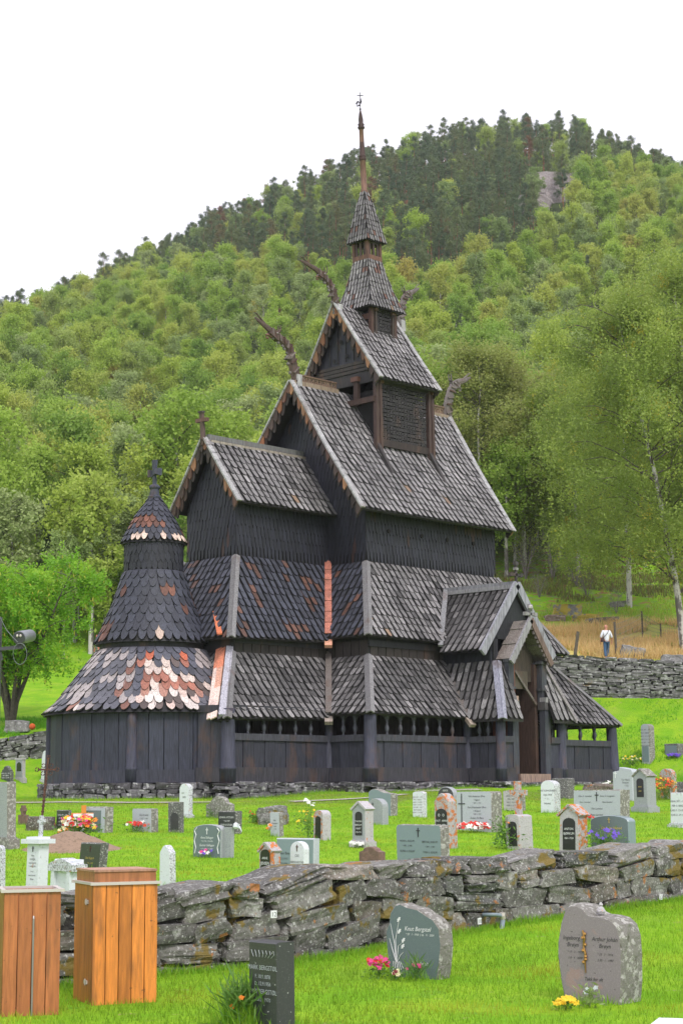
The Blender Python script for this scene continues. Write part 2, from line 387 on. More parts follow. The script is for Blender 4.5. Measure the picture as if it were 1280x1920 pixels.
# --- pent roofs
def hipboard(a,b,parent,col=(.17,.165,.17),w=.34,name='hip_board'):
    mb=MB(); a=V(a);b=V(b); d=(b-a).normalized(); hz=V((d.y,-d.x,0)).normalized()
    n=hz.cross(d); n=n if n.z>0 else -n
    for s in (-1,1):
        off=hz*s*w*.24-V((0,0,.07)); mb.bar(a+off+n*.12,b+off+n*.12,w*.52,.05,n+hz*s*.75,j(col,.15))
    mb.build(name,M['wood'],parent)
def pent(label,i_,zt,o_,zb,colS,colC,sN,sC,curve=.0):
    prof=[(o_,zb),((o_+i_)/2,(zb+zt)/2-curve),(i_,zt)]
    ofr=lambda f:o_+(i_-o_)*f
    mb=MB(); w,e=.31,.36
    # south nave (sagging corners follow the photo)
    dzs=lambda a,k:sN*k*max(0,1-abs(a-(XnE-o_))/9)
    side(mb,(0,-Wn),(0,-1),prof,lambda f:XnE-ofr(f),lambda f:XnW+ofr(f),w,e,colS,dz=dzs)
    side(mb,(0,Wn),(0,1),prof,lambda f:-XnW-ofr(f),lambda f:-XnE+ofr(f),w,e,colS)
    side(mb,(XnW,0),(1,0),prof,lambda f:-Wn-ofr(f),lambda f:Wn+ofr(f),w,e,colS)
    dze=lambda a,k:sN*k*max(0,min(1,(a-Wc)/(Wn-Wc)))
    side(mb,(XnE,0),(-1,0),prof,lambda f:Wc+ofr(f),lambda f:Wn+ofr(f),w,e,colC if i_<1 else colS,dz=dze)
    side(mb,(XnE,0),(-1,0),prof,lambda f:-Wn-ofr(f),lambda f:-Wc-ofr(f),w,e,colC)
    dzc=lambda a,k:sC*k*max(0,1-abs(a-(XcE-o_))/6)
    side(mb,(0,-Wc),(0,-1),prof,lambda f:XcE-ofr(f),lambda f:XnE-ofr(f),w,e,colC,dz=dzc)
    side(mb,(0,Wc),(0,1),prof,lambda f:-XnE+ofr(f),lambda f:-XcE+ofr(f),w,e,colC)
    side(mb,(XcE,0),(-1,0),prof,lambda f:-Wc-ofr(f),lambda f:Wc+ofr(f),w,e,colC,dz=lambda a,k:sC*k*max(0,a/(Wc+2)))
    rf=mb.build('roof',M['shingle'],church,label=label)
    def c(x,y,sx,sy,dzv=0): return (x+sx*i_,y+sy*i_,zt),(x+sx*o_,y+sy*o_,zb+dzv)
    a,b=c(XnE,-Wn,-1,-1,sN); hipboard(a,b,rf)
    a,b=c(XnW,-Wn,1,-1); hipboard(a,b,rf)
    a,b=c(XcE,-Wc,-1,-1,sC); hipboard(a,b,rf)
    a,b=c(XcE,Wc,-1,1); hipboard(a,b,rf); a,b=c(XnE,Wn,-1,1); hipboard(a,b,rf); a,b=c(XnW,Wn,1,1); hipboard(a,b,rf)
    a,b=c(XnE,-Wc,-1,-1); a=V(a);b=V(b); d=(b-a)
    salmon=i_<1
    mb=MB(); n_=14 if salmon else 1
    for k in range(n_):
        p=a+d*(k/n_); q=a+d*((k+1)/n_)+d*(.03/n_); up_=V((0,0,.30+.03*(k%2)))
        mb.bar(p+up_,q+up_,.27 if salmon else .24,.05,(-1,-1,1.),(j((.40,.145,.10),.25) if salmon else (.13,.11,.10)))
    e_=d.normalized(); mb.bar(b-e_*.05,b+e_*.28,.3,.16,(-1,-1,1),(.62,.3,.2) if salmon else (.3,.25,.22))
    mb.build('valley_board',M['wood'],rf,label='fresh salmon-coloured valley gutter board' if salmon else 'grey wooden valley board')
    mb=MB(); a,b=c(XnE,Wc,-1,1); mb.bar(V(a)+V((0,0,.1)),V(b)+V((0,0,.1)),.28,.06,(-1,1,1),(.15,.12,.1)); mb.build('valley_board',M['wood'],rf)
    return rf
def colS1(p,r,n):
    return cgrey(p,r,n) if R.random()<.8 else cmid(p,r,n)
def colC1(p,r,n): return ctar(p,r,n)
r1=pent('upper skirt roof, grey shingles on the south side and tarry black with red shingles by the apse',0,Z1t,d1,Z1b,colS1,colC1,.12,-.12,.05)
r2=pent('lower skirt roof over the gallery in grey-brown shingles',i2,Z2t,d2,Z2b,cmid,cmid,.14,-.12,.06)
# --- apse
AX=-11.18
def radial(mb,prof,w,e,colf,th=.04,c=(AX,0),rnd=True,a0=-PI,a1=PI):
    f,Lg=proffn(prof); nr_=max(1,int(round(Lg/e))); e=Lg/nr_
    for r_ in range(nr_):
        b0=r_*e; rr=f(b0)[0]; n=max(8,int(2*PI*rr/w)); ww=2*PI/n
        for k in range(n):
            th0=(k+.5*(r_%2))*ww+R.uniform(-.02,.02)
            t_=(th0+PI)%(2*PI)-PI
            if not(a0<=t_<=a1): continue
            def mp(a,b,nn,th0=th0):
                o,z,(no,nz)=f(b+b0); o=max(o,.02)
                q=th0+a*ww; return V((c[0]+(o+no*nn)*math.cos(q),c[1]+(o+no*nn)*math.sin(q),z+nz*nn))
            tip=[(-.5,1.0),(-.40,.55),(-.24,.18),(0,0),(.24,.18),(.40,.55),(.5,1.0)] if rnd else [(-.5,.6),(-.25,.25),(0,0),(.25,.25),(.5,.6)]
            L=e*2; L=min(L,Lg-b0+.02); tl=th*R.uniform(.85,1.2); out=[(x*.97,y*e*.85+R.uniform(-.01,.01),tl*(2-1.2*y*.4)) for x,y in tip]+[(.48,L,tl*.3),(0,L,tl*.35),(-.48,L,tl*.3)]
            vs=[mp(*q) for q in out]; vb=[mp(a,b,nn-tl*1.1) for a,b,nn in out]; col=colf(vs[3],r_,nr_); m=len(vs)
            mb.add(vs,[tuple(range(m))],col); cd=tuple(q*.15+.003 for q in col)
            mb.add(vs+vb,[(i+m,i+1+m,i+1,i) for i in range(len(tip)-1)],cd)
    # backing cone
    n=40; vs=[]
    for o,z in prof:
        for k in range(n): q=2*PI*k/n; vs.append((c[0]+(o-.03)*math.cos(q),c[1]+(o-.03)*math.sin(q),z-.03))
    fs=[(i*n+k,i*n+(k+1)%n,(i+1)*n+(k+1)%n,(i+1)*n+k) for i in range(len(prof)-1) for k in range(n)]
    fs.append(tuple(range(n-1,-1,-1)))
    mb.add(vs,fs,(.014,.014,.016))
def clow(p,r,n):
    ang=math.degrees(math.atan2(p.y,p.x-AX)); ang=(ang+360)%360  # camera side about 200..300
    x,_=pxx(p); fr=r/n; q=R.random()
    nz=noise.noise(p*1.4); q=min(1,max(0,.5+.9*noise.noise(V((p.x*2.2,p.y*2.2,p.z*.8)))+R.uniform(-.16,.16)))
    patch=max(0,1-abs(x-318)/88)-fr*.9+nz*.55
    if patch>.02 and _>1245:
        if _>1305 and q<.8: return j(R.choice([(.60,.53,.50),(.56,.48,.45),(.50,.38,.34),(.34,.17,.13)]),.12)
        return j((.30,.115,.08),.3) if q<.38 else (j((.52,.42,.38),.2) if q<.68 else j((.10,.075,.07)))
    if x<250 or x>370:
        if q<.36: return j((.33,.29,.29),.2)
        if q<.42: return j((.22,.10,.075))
        return j((.095,.095,.115),.3)
    if r>=n-2 and q<.1: return j((.4,.1,.05))
    return j((.07,.072,.095),.3)
mb=MB(); radial(mb,[(4.1,Z2b+.16),(3.55,2.98),(2.9,3.85),(2.05,4.95)],.34,.34,clow); al=mb.build('roof',M['shingle'],church,label='wide conical lower apse roof with bare white and salmon shingles')
mb=MB(); radial(mb,[(2.2,5.19),(1.92,5.75),(1.5,6.75),(1.13,7.95)],.33,.36,ccone); mb.build('roof',M['shingle'],church,label='bell-shaped black and red shingled apse roof')
mb=MB(); radial(mb,[(1.10,7.9),(1.11,9.2)],.2,.30,cwall,.02,rnd=False); mb.build('wall',M['shingle'],church,label='round black shingled drum of the apse turret')
mb=MB(); radial(mb,[(1.24,9.05),(1.06,9.45),(.78,9.98),(.40,10.55),(.17,10.88)],.24,.27,ccone); cap=mb.build('roof',M['shingle'],church,label='pointed black shingled cap of the apse turret')
def cross(z0,x,y,col,parent,h=1.5,arm=.34,ax=(0,1,0)):
    mb=MB(); mb.lathe((x,y,z0),[(.26,0),(.27,.07),(.2,.12),(.17,.35),(.22,.42),(.22,.47),(.14,.55)],14,col)
    a=V(ax); t=.085
    mb.box((x,y,z0+.75),(.07,.11,.25),(V((a.y,-a.x,0)),a,V((0,0,1))),col,taper=.75)
    mb.box((x,y,z0+h*.68),(.07,arm,.11),(V((a.y,-a.x,0)),a,V((0,0,1))),col)
    for s in(-1,1): mb.box((x,y+s*arm*a.y*.95,z0+h*.68),(.075,.05,.14),(V((a.y,-a.x,0)),a,V((0,0,1))),col)
    mb.box((x,y,z0+h*.88),(.07,.1,.19),(V((a.y,-a.x,0)),a,V((0,0,1))),col,taper=1.35)
    return mb.build('cross',M['wood'],parent,label='squat dark wooden cross on a turned foot')
cross(10.84,AX,0,(.04,.045,.07),cap,1.5,.36,(.45,.9,0))
mb=MB(); mb.lathe((-8.75,0,13.5),[(.12,0),(.1,.5)],8,(.08,.05,.04)); 
mb.bar((-8.72,0,13.3),(-8.82,0,14.62),.16,.12,(1,0,0),(.09,.055,.045)); mb.bar((-8.79,-.33,14.28),(-8.79,.33,14.3),.15,.15,(1,0,0),(.12,.06,.045)); mb.bar((-8.82,0,14.58),(-8.83,0,14.66),.24,.17,(1,0,0),(.05,.04,.035))
mb.build('cross',M['wood'],cr_,label='small red-brown wooden gable cross')
# closing neck between cones
mb=MB(); mb.lathe((AX,0,0),[(2.0,4.4),(2.0,5.35)],40,(.015,.015,.018)); mb.build('wall',M['wood'],church,label='dark ring wall between the two apse roofs')
# orange / grey boards where the round roof meets the flat roof
e0=V((XcE-d2,-Wc-d2+.0,Z2b-.12)); t0=V((XcE-i2,-Wc-i2+.0,Z2t))
mb=MB(); 
for k,(dy,cc) in enumerate(((.42,(.66,.28,.18)),(.62,(.70,.50,.42)))):
    a=t0+V((-.04,dy+.06,.16)); b=e0+V((-.14,dy+.16,.02)); n_=7
    for q in range(n_): 
        p=a+(b-a)*(q/n_); p2=a+(b-a)*((q+1.02)/n_); mb.bar(p,p2,.26,.05,(-1,0,1),j((.62,.22,.13) if q<2 else ((.72,.56,.50) if q>3 or k else (.62,.34,.25)),.15))
mb.build('valley_board',M['wood'],r2,label='orange-pink bare board beside the apse roof')
mb=MB(); a=t0+V((0,.12,.2)); b=e0+V((-.12,.14,.1)); mb.bar(a,b,.26,.1,(-1,-1,2),(.36,.35,.40)); mb.build('hip_board',M['wood'],r2)
mb=MB(); b=V((XcE-d1+.0,-Wc-d1+.75,Z1b+.02)); mb.bar(b+V((.75,1.0,1.0)),b+V((-.08,-.2,-.0)),.2,.06,(-1,-1,1),(.55,.16,.07)); mb.build('valley_board',M['wood'],r1,label='short orange gutter board by the bell-shaped roof')
# ---------------------------------------------------------------- upper tiers
TX0,TX1,TY=-.80,2.50,2.0
XtE=lambda f:-1.0-.24*f; XtW=lambda f:2.674-.25*f
tr,_,_=gable_roof('steep grey shingled upper roof carrying the turret',XtE,XtW,None,[(2.438,16.917),(1.2,18.72),(0,20.53)],.26,.34)
def lattice(mb,x0,x1,z0,z1,y,s=.17,col=(.022,.019,.021),axis='x'):
    "pierced panel: bars and rings, really open"
    def P(a,z,o=0): return V((a,y+o,z)) if axis=='x' else V((y+o,a,z))
    nx=max(2,int((x1-x0)/s)); nz=max(2,int((z1-z0)/s))
    upv=(0,1,0) if axis=='x' else (1,0,0)
    for i in range(nx):
        for k in range(nz):
            a=x0+(i+.5)*(x1-x0)/nx; z=z0+(k+.5)*(z1-z0)/nz; c=j(col,.4)
            sx=(x1-x0)/nx/2; sz=(z1-z0)/nz/2
            q=R.random()
            if q<.5: mb.bar(P(a-sx,z-sz),P(a+sx,z+sz),.055,.05,upv,c); mb.bar(P(a-sx,z+sz),P(a+sx,z-sz),.055,.05,upv,c)
            if q>.3: mb.box(P(a,z),(sx*.95,.03,sz*.72) if axis=='x' else (.03,sx*.95,sz*.72),col=c)
            else: mb.box(P(a,z),(sx*.6,.03,sz*.97) if axis=='x' else (.03,sx*.6,sz*.97),col=c)
# tier three body
mb=MB()
brn=(.05,.03,.025)
for y in (-TY,TY):
    lattice(mb,TX0+.25,TX1-.2,14.35,16.95,y); 
    mb.bar((TX0,y-.0,14.25),(TX1,y-.0,14.25),.1,.30,(0,0,1),(.03,.02,.018))
    mb.bar((TX0,y,16.95),(TX1,y,16.95),.14,.22,(0,0,1),(.03,.025,.025))
tw=mb.build('wall',M['wood'],church,label='dark pierced side panels below the upper roof')
for y in (-TY,TY):
    for x in (TX0,TX1):
        mb=MB(); s=-1 if y<0 else 1
        mb.bar((x,y,13.3),(x,y,17.05),.2,.2,(0,1,0),(.06,.035,.03)); mb.bar((x+.17,y+s*.08,13.2),(x+.14,y+s*.05,16.8),.15,.16,(0,1,0),(.055,.03,.025))
        mb.bar((x+.0,y+s*.02,14.2),(x-.02,y+s*.9,12.75),.12,.16,(1,0,0),(.035,.03,.03))
        mb.box((x+.16,y+s*.08,16.86),(.11,.11,.08),col=(.12,.06,.04))
        mb.build('corner_post',M['wood'],tw)
# east / west frames
for x,s in ((TX1,1),(TX0,-1)):
    mb=MB(); mb.box((x,0,17.15),(.05,2.0,.25),col=(.025,.022,.024))
    pts=[V((x,-1.95*s*-1,17.4)),V((x,0,20.2)),V((x,1.95*s*-1,17.4))]
    mb.prism(pts,(-s*.08,0,0),(.028,.028,.042))
    for k in range(3): mb.box((x+s*.05,0,17.5+k*.17),(.03,1.75-k*.12,.07),col=(.035,.028,.027))
    for yy in (-.72,-.25,.25,.72): mb.bar((x+s*.06,yy,18.0),(x+s*.06,yy,20.0-abs(yy)*1.5),.04,.03,(1,0,0),(.018,.017,.02))
    mb.box((x+s*.08,0,16.1),(.09,2.0,.12),col=(.05,.028,.022)); mb.box((x+s*.06,-.9,16.55),(.08,.12,.6),col=(.045,.025,.02)); mb.box((x+s*.06,.9,16.55),(.08,.12,.6),col=(.08,.04,.03))
    mb.box((x+s*.1,-.9,17.1),(.14,.2,.1),col=(.10,.045,.03))
    g=mb.build('gable_wall',M['wood'],tw)
for yy,zz in ((-.35,18.25),(.42,18.15),(.02,18.95)):
    mb=MB(); mb.prism([V((TX0-.11,yy-.09*math.cos(t*PI/5),zz+.09*math.sin(t*PI/5))) for t in range(10)],(.02,0,0),(.002,.002,.002))
    mb.build('hole',M['darkvoid'],g)  # black disc on the gable stands in for a shaded hole
mb=MB(); mb.box((.85,0,15.1),(1.4,1.6,1.5),col=(.008,.008,.008)); mb.build('shade_core',M['darkvoid'],tw,label='near-black box painting the shade inside the pierced tier')  # added near-black solid gives the shade behind the open lattice
# first turret
def TC(z): return .98-.055*(z-20)
mb=MB(); h=.74; xc=TC(20)
for y in (-h,h): lattice(mb,xc-h+.15,xc+h-.15,19.3,20.75,y,.15); mb.bar((xc-h,y,19.22),(xc+h,y,19.22),.1,.16,(0,0,1),(.13,.06,.04)); mb.bar((xc-h,y,20.8),(xc+h,y,20.8),.1,.16,(0,0,1),(.04,.03,.03))
for sx in(-1,1):
    for sy in(-1,1): mb.bar((xc+sx*h,sy*h,18.7),(xc+sx*h,sy*h,20.9),.17,.17,(0,1,0),(.060,.030,.022)); mb.bar((xc+sx*(h-.2),sy*(h+.07),18.8),(xc+sx*(h-.2),sy*(h+.07),20.5),.1,.1,(0,1,0),(.05,.035,.03)); mb.box((xc+sx*(h-.2),sy*(h+.08),20.5),(.09,.09,.07),col=(.1,.055,.04))
    mb.box((xc+sx*h,0,20.2),(.06,h,.13),col=(.085,.042,.03)); mb.box((xc+sx*h,0,19.35),(.05,h,.1),col=(.05,.03,.03))
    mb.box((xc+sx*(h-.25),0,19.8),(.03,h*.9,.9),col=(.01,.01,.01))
mb.build('wall',M['wood'],church,label='brown framed turret box with open lattice sides')
def pyramid(prof,label,w=.19,e=.26,parent=church):
    mb=MB(); f,Lg=proffn(prof)
    for N in ((0,-1),(0,1),(-1,0),(1,0)):
        z0,z1=prof[0][1],prof[-1][1]
        P0=(TC(z0),0)
        # lean handled by dz-less shift: use custom mapping
        Nn=V((N[0],N[1],0)); A=V((-N[1],N[0],0))
        def mp(a,b,n):
            o,z,(no,nz)=f(b); p=A*a+Nn*(o+no*n); p.x+=TC(z); p.z=z+nz*n; return p
        hw=lambda ff:f(ff*Lg)[0]
        tileset(mb,mp,Lg,lambda ff:-hw(ff),hw,w,e,lambda p,r,n:(j((.14,.07,.05)) if R.random()<.07 else cgrey(p,r,n)),.04)
        nn=len(prof)
        vs=[];
        for (o,z) in prof:
            for s in (-1,1): p=A*(s*(o-.02))+Nn*(o-.02); p.x+=TC(z); p.z=z-.02; vs.append(p)
        mb.add(vs,[(2*i,2*i+1,2*i+3,2*i+2) for i in range(nn-1)],(.02,.018,.018))
    z=prof[0][1]; o=prof[0][0]-.02; c=TC(z); mb.add([(c-o,-o,z),(c+o,-o,z),(c+o,o,z),(c-o,o,z)],[(3,2,1,0)],(.02,.018,.018))
    return mb.build('roof',M['shingle'],parent,label=label)
pyramid([(1.06,20.55),(.80,21.3),(.58,22.15),(.40,23.0)],'flared grey shingled turret roof under the small lantern')
pyramid([(.60,23.72),(.44,24.5),(.26,25.4),(.08,26.15)],'small pointed grey shingled roof under the spire',.16,.24)
mb=MB(); h=.40
for sx in(-1,1):
    for sy in(-1,1): mb.bar((TC(23)+sx*h,sy*h,22.85),(TC(24)+sx*h,sy*h,23.9),.13,.13,(0,1,0),(.1,.05,.035))
for s in(-1,1):
    for t in (-.26,0,.26): mb.bar((TC(23)+t,s*h,22.9),(TC(24)+t,s*h,23.85),.14,.05,(0,1,0),j((.05,.032,.028))); mb.bar((TC(23)+s*h,t,22.9),(TC(24)+s*h,t,23.85),.05,.14,(0,1,0),j((.05,.032,.028)))
    mb.box((TC(23),s*h,23.0),(h,.07,.1),col=(.15,.07,.045)); mb.box((TC(23)+s*h,0,23.0),(.07,h,.1),col=(.12,.06,.04)); mb.box((TC(24),s*h,23.72),(h,.06,.08),col=(.04,.03,.03))
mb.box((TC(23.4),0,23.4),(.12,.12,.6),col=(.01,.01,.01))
mb.build('lantern',M['wood'],church,label='small slatted brown lantern between the two turret roofs')
mb=MB()
def SP(z): return (TC(z),0,z)
mb.smooth=True
zs=[26.0,26.15,26.2,26.9,27.55,27.6,27.66,27.7,27.76,27.82,28.4,29.0,29.05,29.12,29.16,29.24,29.3,29.45,29.75,29.95]
rs=[.12,.17,.13,.14,.13,.17,.17,.12,.17,.125,.11,.10,.15,.17,.11,.16,.10,.115,.07,.02]
mb.tube([SP(z) for z in zs],rs,10)
n0=len(mb.f)
mb.c=[(.16,.085,.06) if zs[min(i//10,18)]<28.9 else (.045,.025,.022) for i in range(n0)]
for i in range(n0):
    k=i//10
    if k<19 and zs[k]>27.5 and zs[k]<27.85: mb.c[i]=(.05,.025,.02)
spire=mb.build('spire',M['wood'],church,label='slim turned red-brown wooden spire with dark rings')
mb=MB(); c0=(.02,.02,.02)
mb.tube([(TC(30),0,29.9),(TC(30),0,30.75)],.018,6,c0); mb.bar((TC(30)-.1,0.1,30.6),(TC(30)+.1,-.1,30.6),.03,.03,(0,0,1),c0)
q=V((.7,-.7,0)); b0=V((TC(30),0,30.2))
mb.tube([b0+q*a+V((0,0,z)) for a,z in ((0,-.05),(-.14,-.1),(-.17,.02),(-.1,.12),(-.03,.08),(-.05,0),(-.11,.0))],[.04,.035,.04,.045,.03,.02,.01],6,c0)
mb.tube([b0+q*a+V((0,0,z)) for a,z in ((0,0),(.05,.1),(.03,.2),(.07,.3))],[.03,.035,.02,.008],6,c0); mb.lathe((TC(30),0,29.92),[(.03,0),(.06,.04),(.03,.08)],8,c0)
mb.build('weather_vane',M['darkvoid'],spire,label='small iron weather vane in the shape of a bird with a cross')
# dragon heads
DR=[([(-3.5,16.6),(-3.57,16.81),(-3.82,17.51),(-3.97,18.06),(-4.31,18.34),(-4.83,18.52),(-5.14,18.70),(-5.53,18.87),(-5.95,19.07)],-1,nr,1.0,'dragon head reaching out above the east nave gable'),
 ([(-1.05,20.1),(-1.12,20.36),(-1.34,21.03),(-1.57,21.42),(-1.99,21.69),(-2.41,21.89),(-2.89,22.0),(-3.33,22.09)],-1,tr,.85,'dragon head reaching out above the east upper gable'),
 ([(5.95,16.2),(6.01,16.4),(6.03,17.2),(6.24,17.86),(6.51,18.24),(6.89,18.45),(7.27,18.57),(7.7,18.79)],1,nr,1.0,'dragon head on the west nave gable'),
 ([(2.85,20.1),(2.91,20.41),(2.99,21.12),(3.14,21.65),(3.36,21.94),(3.65,22.08),(3.91,22.2),(4.2,22.41)],1,tr,.8,'dragon head on the west upper gable')]
for pts,s,par,k,lab in DR:
    mb=MB(); n=len(pts); P3=[V((x,0,z)) for x,z in pts]
    P4=[]
    for a,b in zip(P3,P3[1:]): P4+= [a,(a+b)/2]
    P4.append(P3[-1]); m=len(P4); rr=[k*(.24*(1-i/(m-1))**.65+.05) for i in range(m)]
    wc=(.075,.047,.038) if s<0 else (.13,.11,.105)
    mb.tube(P4,rr,8,wc,sq=.55)
    # carved scales: alternating light and dark ribs round the neck
    for i in range(1,m-5):
        d=(P4[i+1]-P4[i]).normalized(); 
        for sy in(-1,1): mb.bar(P4[i]+V((0,sy*rr[i]*.62,0))-d*.05+d.cross(V((0,1,0)))*rr[i]*.7,P4[i]+V((0,sy*rr[i]*.62,0))+d*.12-d.cross(V((0,1,0)))*rr[i]*.7,.06,.05,(0,1,0),j((.15,.12,.11) if i%2 else (.07,.035,.025)))
        o=d.cross(V((0,1,0)))*(rr[i]*1.05)*(1 if s>0 else -1); mb.box(P4[i]-o*.95,(.05,.04,.06),(d,V((0,1,0)),d.cross(V((0,1,0)))),j((.17,.15,.15)))
    hd=P3[-4]; dr=(P3[-1]-P3[-4]).normalized(); upn=dr.cross(V((0,1,0)))
    if upn.z<0: upn=-upn
    # head block, brow, ear/horn, lower jaw with curl, tongue
    mb.box(hd+dr*.05,(k*.27,k*.13,k*.17),(dr,V((0,1,0)),upn),wc,taper=.8)
    for sy in(-1,1):
        mb.lathe(hd+upn*.06*k+V((0,sy*.13*k,-.03)),[(.03,0),(.055,.02),(.055,.05),(.02,.08)],8,(.25,.22,.21))
        mb.tube([hd+upn*.1*k-dr*.05,hd+upn*.25*k-dr*.12+V((0,sy*.06,0)),hd+upn*.42*k-dr*.1+V((0,sy*.08,0)),hd+upn*.55*k-dr*.02+V((0,sy*.08,0))],[.05*k,.045*k,.03*k,.012],6,wc)
    jw=[hd-upn*.08*k,hd-upn*.2*k+dr*.18*k,hd-upn*.22*k+dr*.34*k,hd-upn*.30*k+dr*.42*k,hd-upn*.38*k+dr*.34*k,hd-upn*.36*k+dr*.24*k,hd-upn*.29*k+dr*.27*k]
    mb.tube(jw,[.07*k,.06*k,.05*k,.05*k,.045*k,.035*k,.02*k],6,(.16,.08,.06) if s<0 else wc)
    mb.tube([P3[-3]+upn*.04,P3[-2]+upn*.1*k,P3[-1]+upn*.2*k,P3[-1]+dr*.14*k+upn*.16*k],[.05*k,.045*k,.03*k,.01],6,wc)
    # collar leaf at the nape
    cpt=P4[5 if n>8 else 4]; 
    for a in range(5): q=cpt+V((s*.05*a-s*.1,0,-.06*a+.08)); mb.tube([q+V((s*.0,-.16*k,0)),q+V((s*.22*k,-.08*k,-.02)),q+V((s*.22*k,.08*k,-.02)),q+V((0,.16*k,0))],.028,5,j((.15,.12,.11)))
    mb.box(P3[1]+V((0,0,-.05)),(.14,.2,.25),col=(.34,.33,.34)); 
    mb.build('dragon_head',M['wood'],par,label=lab)
# ---------------------------------------------------------------- gallery
gal=church
def post(x,y,r=.23,h=2.6,parent=None,lean=(0,0),sq=False,col=(.036,.038,.060)):
    mb=MB(); mb.smooth=not sq
    c=j(col,.12)
    mb.tube([(x+lean[0],y+lean[1],-.12),(x+lean[0],y+lean[1],.42),(x+lean[0],y+lean[1],.44),(x+lean[0],y+lean[1],.52),(x+lean[0],y+lean[1],.54),(x+lean[0]*.3,y+lean[1]*.3,h*.8),(x,y,h)],[r*1.12,r*1.08,r*1.16,r*1.16,r*1.0,r*.93,r*.9],14,c)
    return mb.build('post',M['wood'],church)
wallc=(.032,.033,.050)
def gallery(a,b,nb=None,solid=False,rail=1.6,top=2.62,z0=-.25):
    """one bay of the gallery wall from a to b (xy, post centres)"""
    a=V((a[0],a[1],0)); b=V((b[0],b[1],0)); d=(b-a).normalized(); L=(b-a).length; n=V((d.y,-d.x,0))
    mb=MB()
    a1=a+d*.16; b1=b-d*.16
    if (a1-b1).length<.2: return
    Z=lambda p,z:V((p.x,p.y,z))
    mb.bar(Z(a1,.26)+n*.03,Z(b1,.26)+n*.03,.24,.52,(0,0,1),j((.040,.038,.048),.1))          # sill beam
    k=max(1,int(round((L-.3)/.52))); w=(L-.32)/k; zt=top if solid else rail-.12
    for i in range(k):
        c=a1+d*(w*(i+.5)); off=.03*((i%2)*2-1)*.35
        mb.box(Z(c,(.5+zt)/2)+n*off,(w/2-.012,.035,(zt-.5)/2),(d,n,V((0,0,1))),j(wallc,.22))
        mb.box(Z(c+d*w/2,(.5+zt)/2)-n*.03,(.02,.02,(zt-.5)/2),(d,n,V((0,0,1))),(.02,.02,.024))
    if not solid:
        mb.bar(Z(a1,rail)+n*.03,Z(b1,rail)+n*.03,.15,.24,(0,0,1),j((.046,.046,.060),.1))
    o=mb.build('gallery_wall',M['wood'],church)
    mb=MB(); mb.bar(Z(a1,top-.02)+n*.0,Z(b1,top-.02)+n*.0,.14,.26,(0,0,1),(.028,.028,.036)); mb.build('lintel',M['wood'],o)
    if not solid:
        nb=int(round((L-.4)/.74)) if nb is None else nb; w=(b1-a1).length/(nb)
        if nb>1 or nb==1:
            for i in range(1,nb):
                p=a1+d*(w*i); bm=MB(); bm.smooth=True
                bm.lathe((p.x,p.y,rail+.1),[(.055,0),(.05,.05),(.035,.1),(.075,.17),(.085,.27),(.06,.36),(.035,.42),(.06,.46),(.035,.5),(.045,.62),(.10,.78),(.12,.86)],10,j((.055,.058,.075),.15))
                bm.build('baluster',M['wood'],o)
            # arched spandrels between the balusters
            ab=MB()
            for i in range(nb):
                c=a1+d*(w*(i+.5)); r_=w/2-.05; zc=top-.48; pts=[]
                for t in range(9):
                    th=PI-t*PI/8; pts.append((c+d*(r_*math.cos(th)),zc+.30*math.sin(th)))
                for (p,z),(q,z2) in zip(pts,pts[1:]):
                    ab.add([Z(p,z)+n*.02,Z(q,z2)+n*.02,Z(q,top-.1)+n*.02,Z(p,top-.1)+n*.02,Z(p,z)-n*.02,Z(q,z2)-n*.02,Z(q,top-.1)-n*.02,Z(p,top-.1)-n*.02],[(0,1,2,3),(7,6,5,4),(0,4,5,1)],(.04,.04,.046))
            ab.build('arch_board',M['wood'],o)
o=dp
S,Nn_=-Wn-o,Wn+o; Xl,Xr=XnE-o,XnW+o
BX0,BX1,BY=PX-1.88,PX+1.88,-8.62
pSE=(Xl,S); pCSE=(XcE-o,-Wc-o); pV=(Xl,-Wc-o)
posts=[(Xl,S,.25),(pV[0]+.0,pV[1],.17),(XcE-o,-Wc-o,.27),(-1.15,S,.17),(BX0,BY,.2),(BX1,BY,.2),(BX1+.25,S,.17),(Xr,S,.24),(Xr,Nn_,.24),(Xl,Nn_,.24),(XcE-o,Wc+o,.24),(Xl,Wc+o,.17),(Xr,0,.2),(2.2,Nn_,.2)]
for x,y,r in posts: post(x,y,r,lean=((.12,0) if (x==Xr) else (0,0)))
gallery(pCSE,pV); gallery(pV,pSE,3); gallery(pSE,(-1.15,S)); gallery((-1.15,S),(BX0,BY),3); gallery((BX1+.25,S),(Xr,S),5); gallery((BX1,BY),(BX1+.25,S),3)
gallery((Xr,S),(Xr,0)); gallery((Xr,0),(Xr,Nn_)); gallery((Xr,Nn_),(2.2,Nn_)); gallery((2.2,Nn_),(Xl,Nn_)); gallery((Xl,Nn_),(Xl,Wc+o),3); gallery((Xl,Wc+o),(XcE-o,Wc+o))
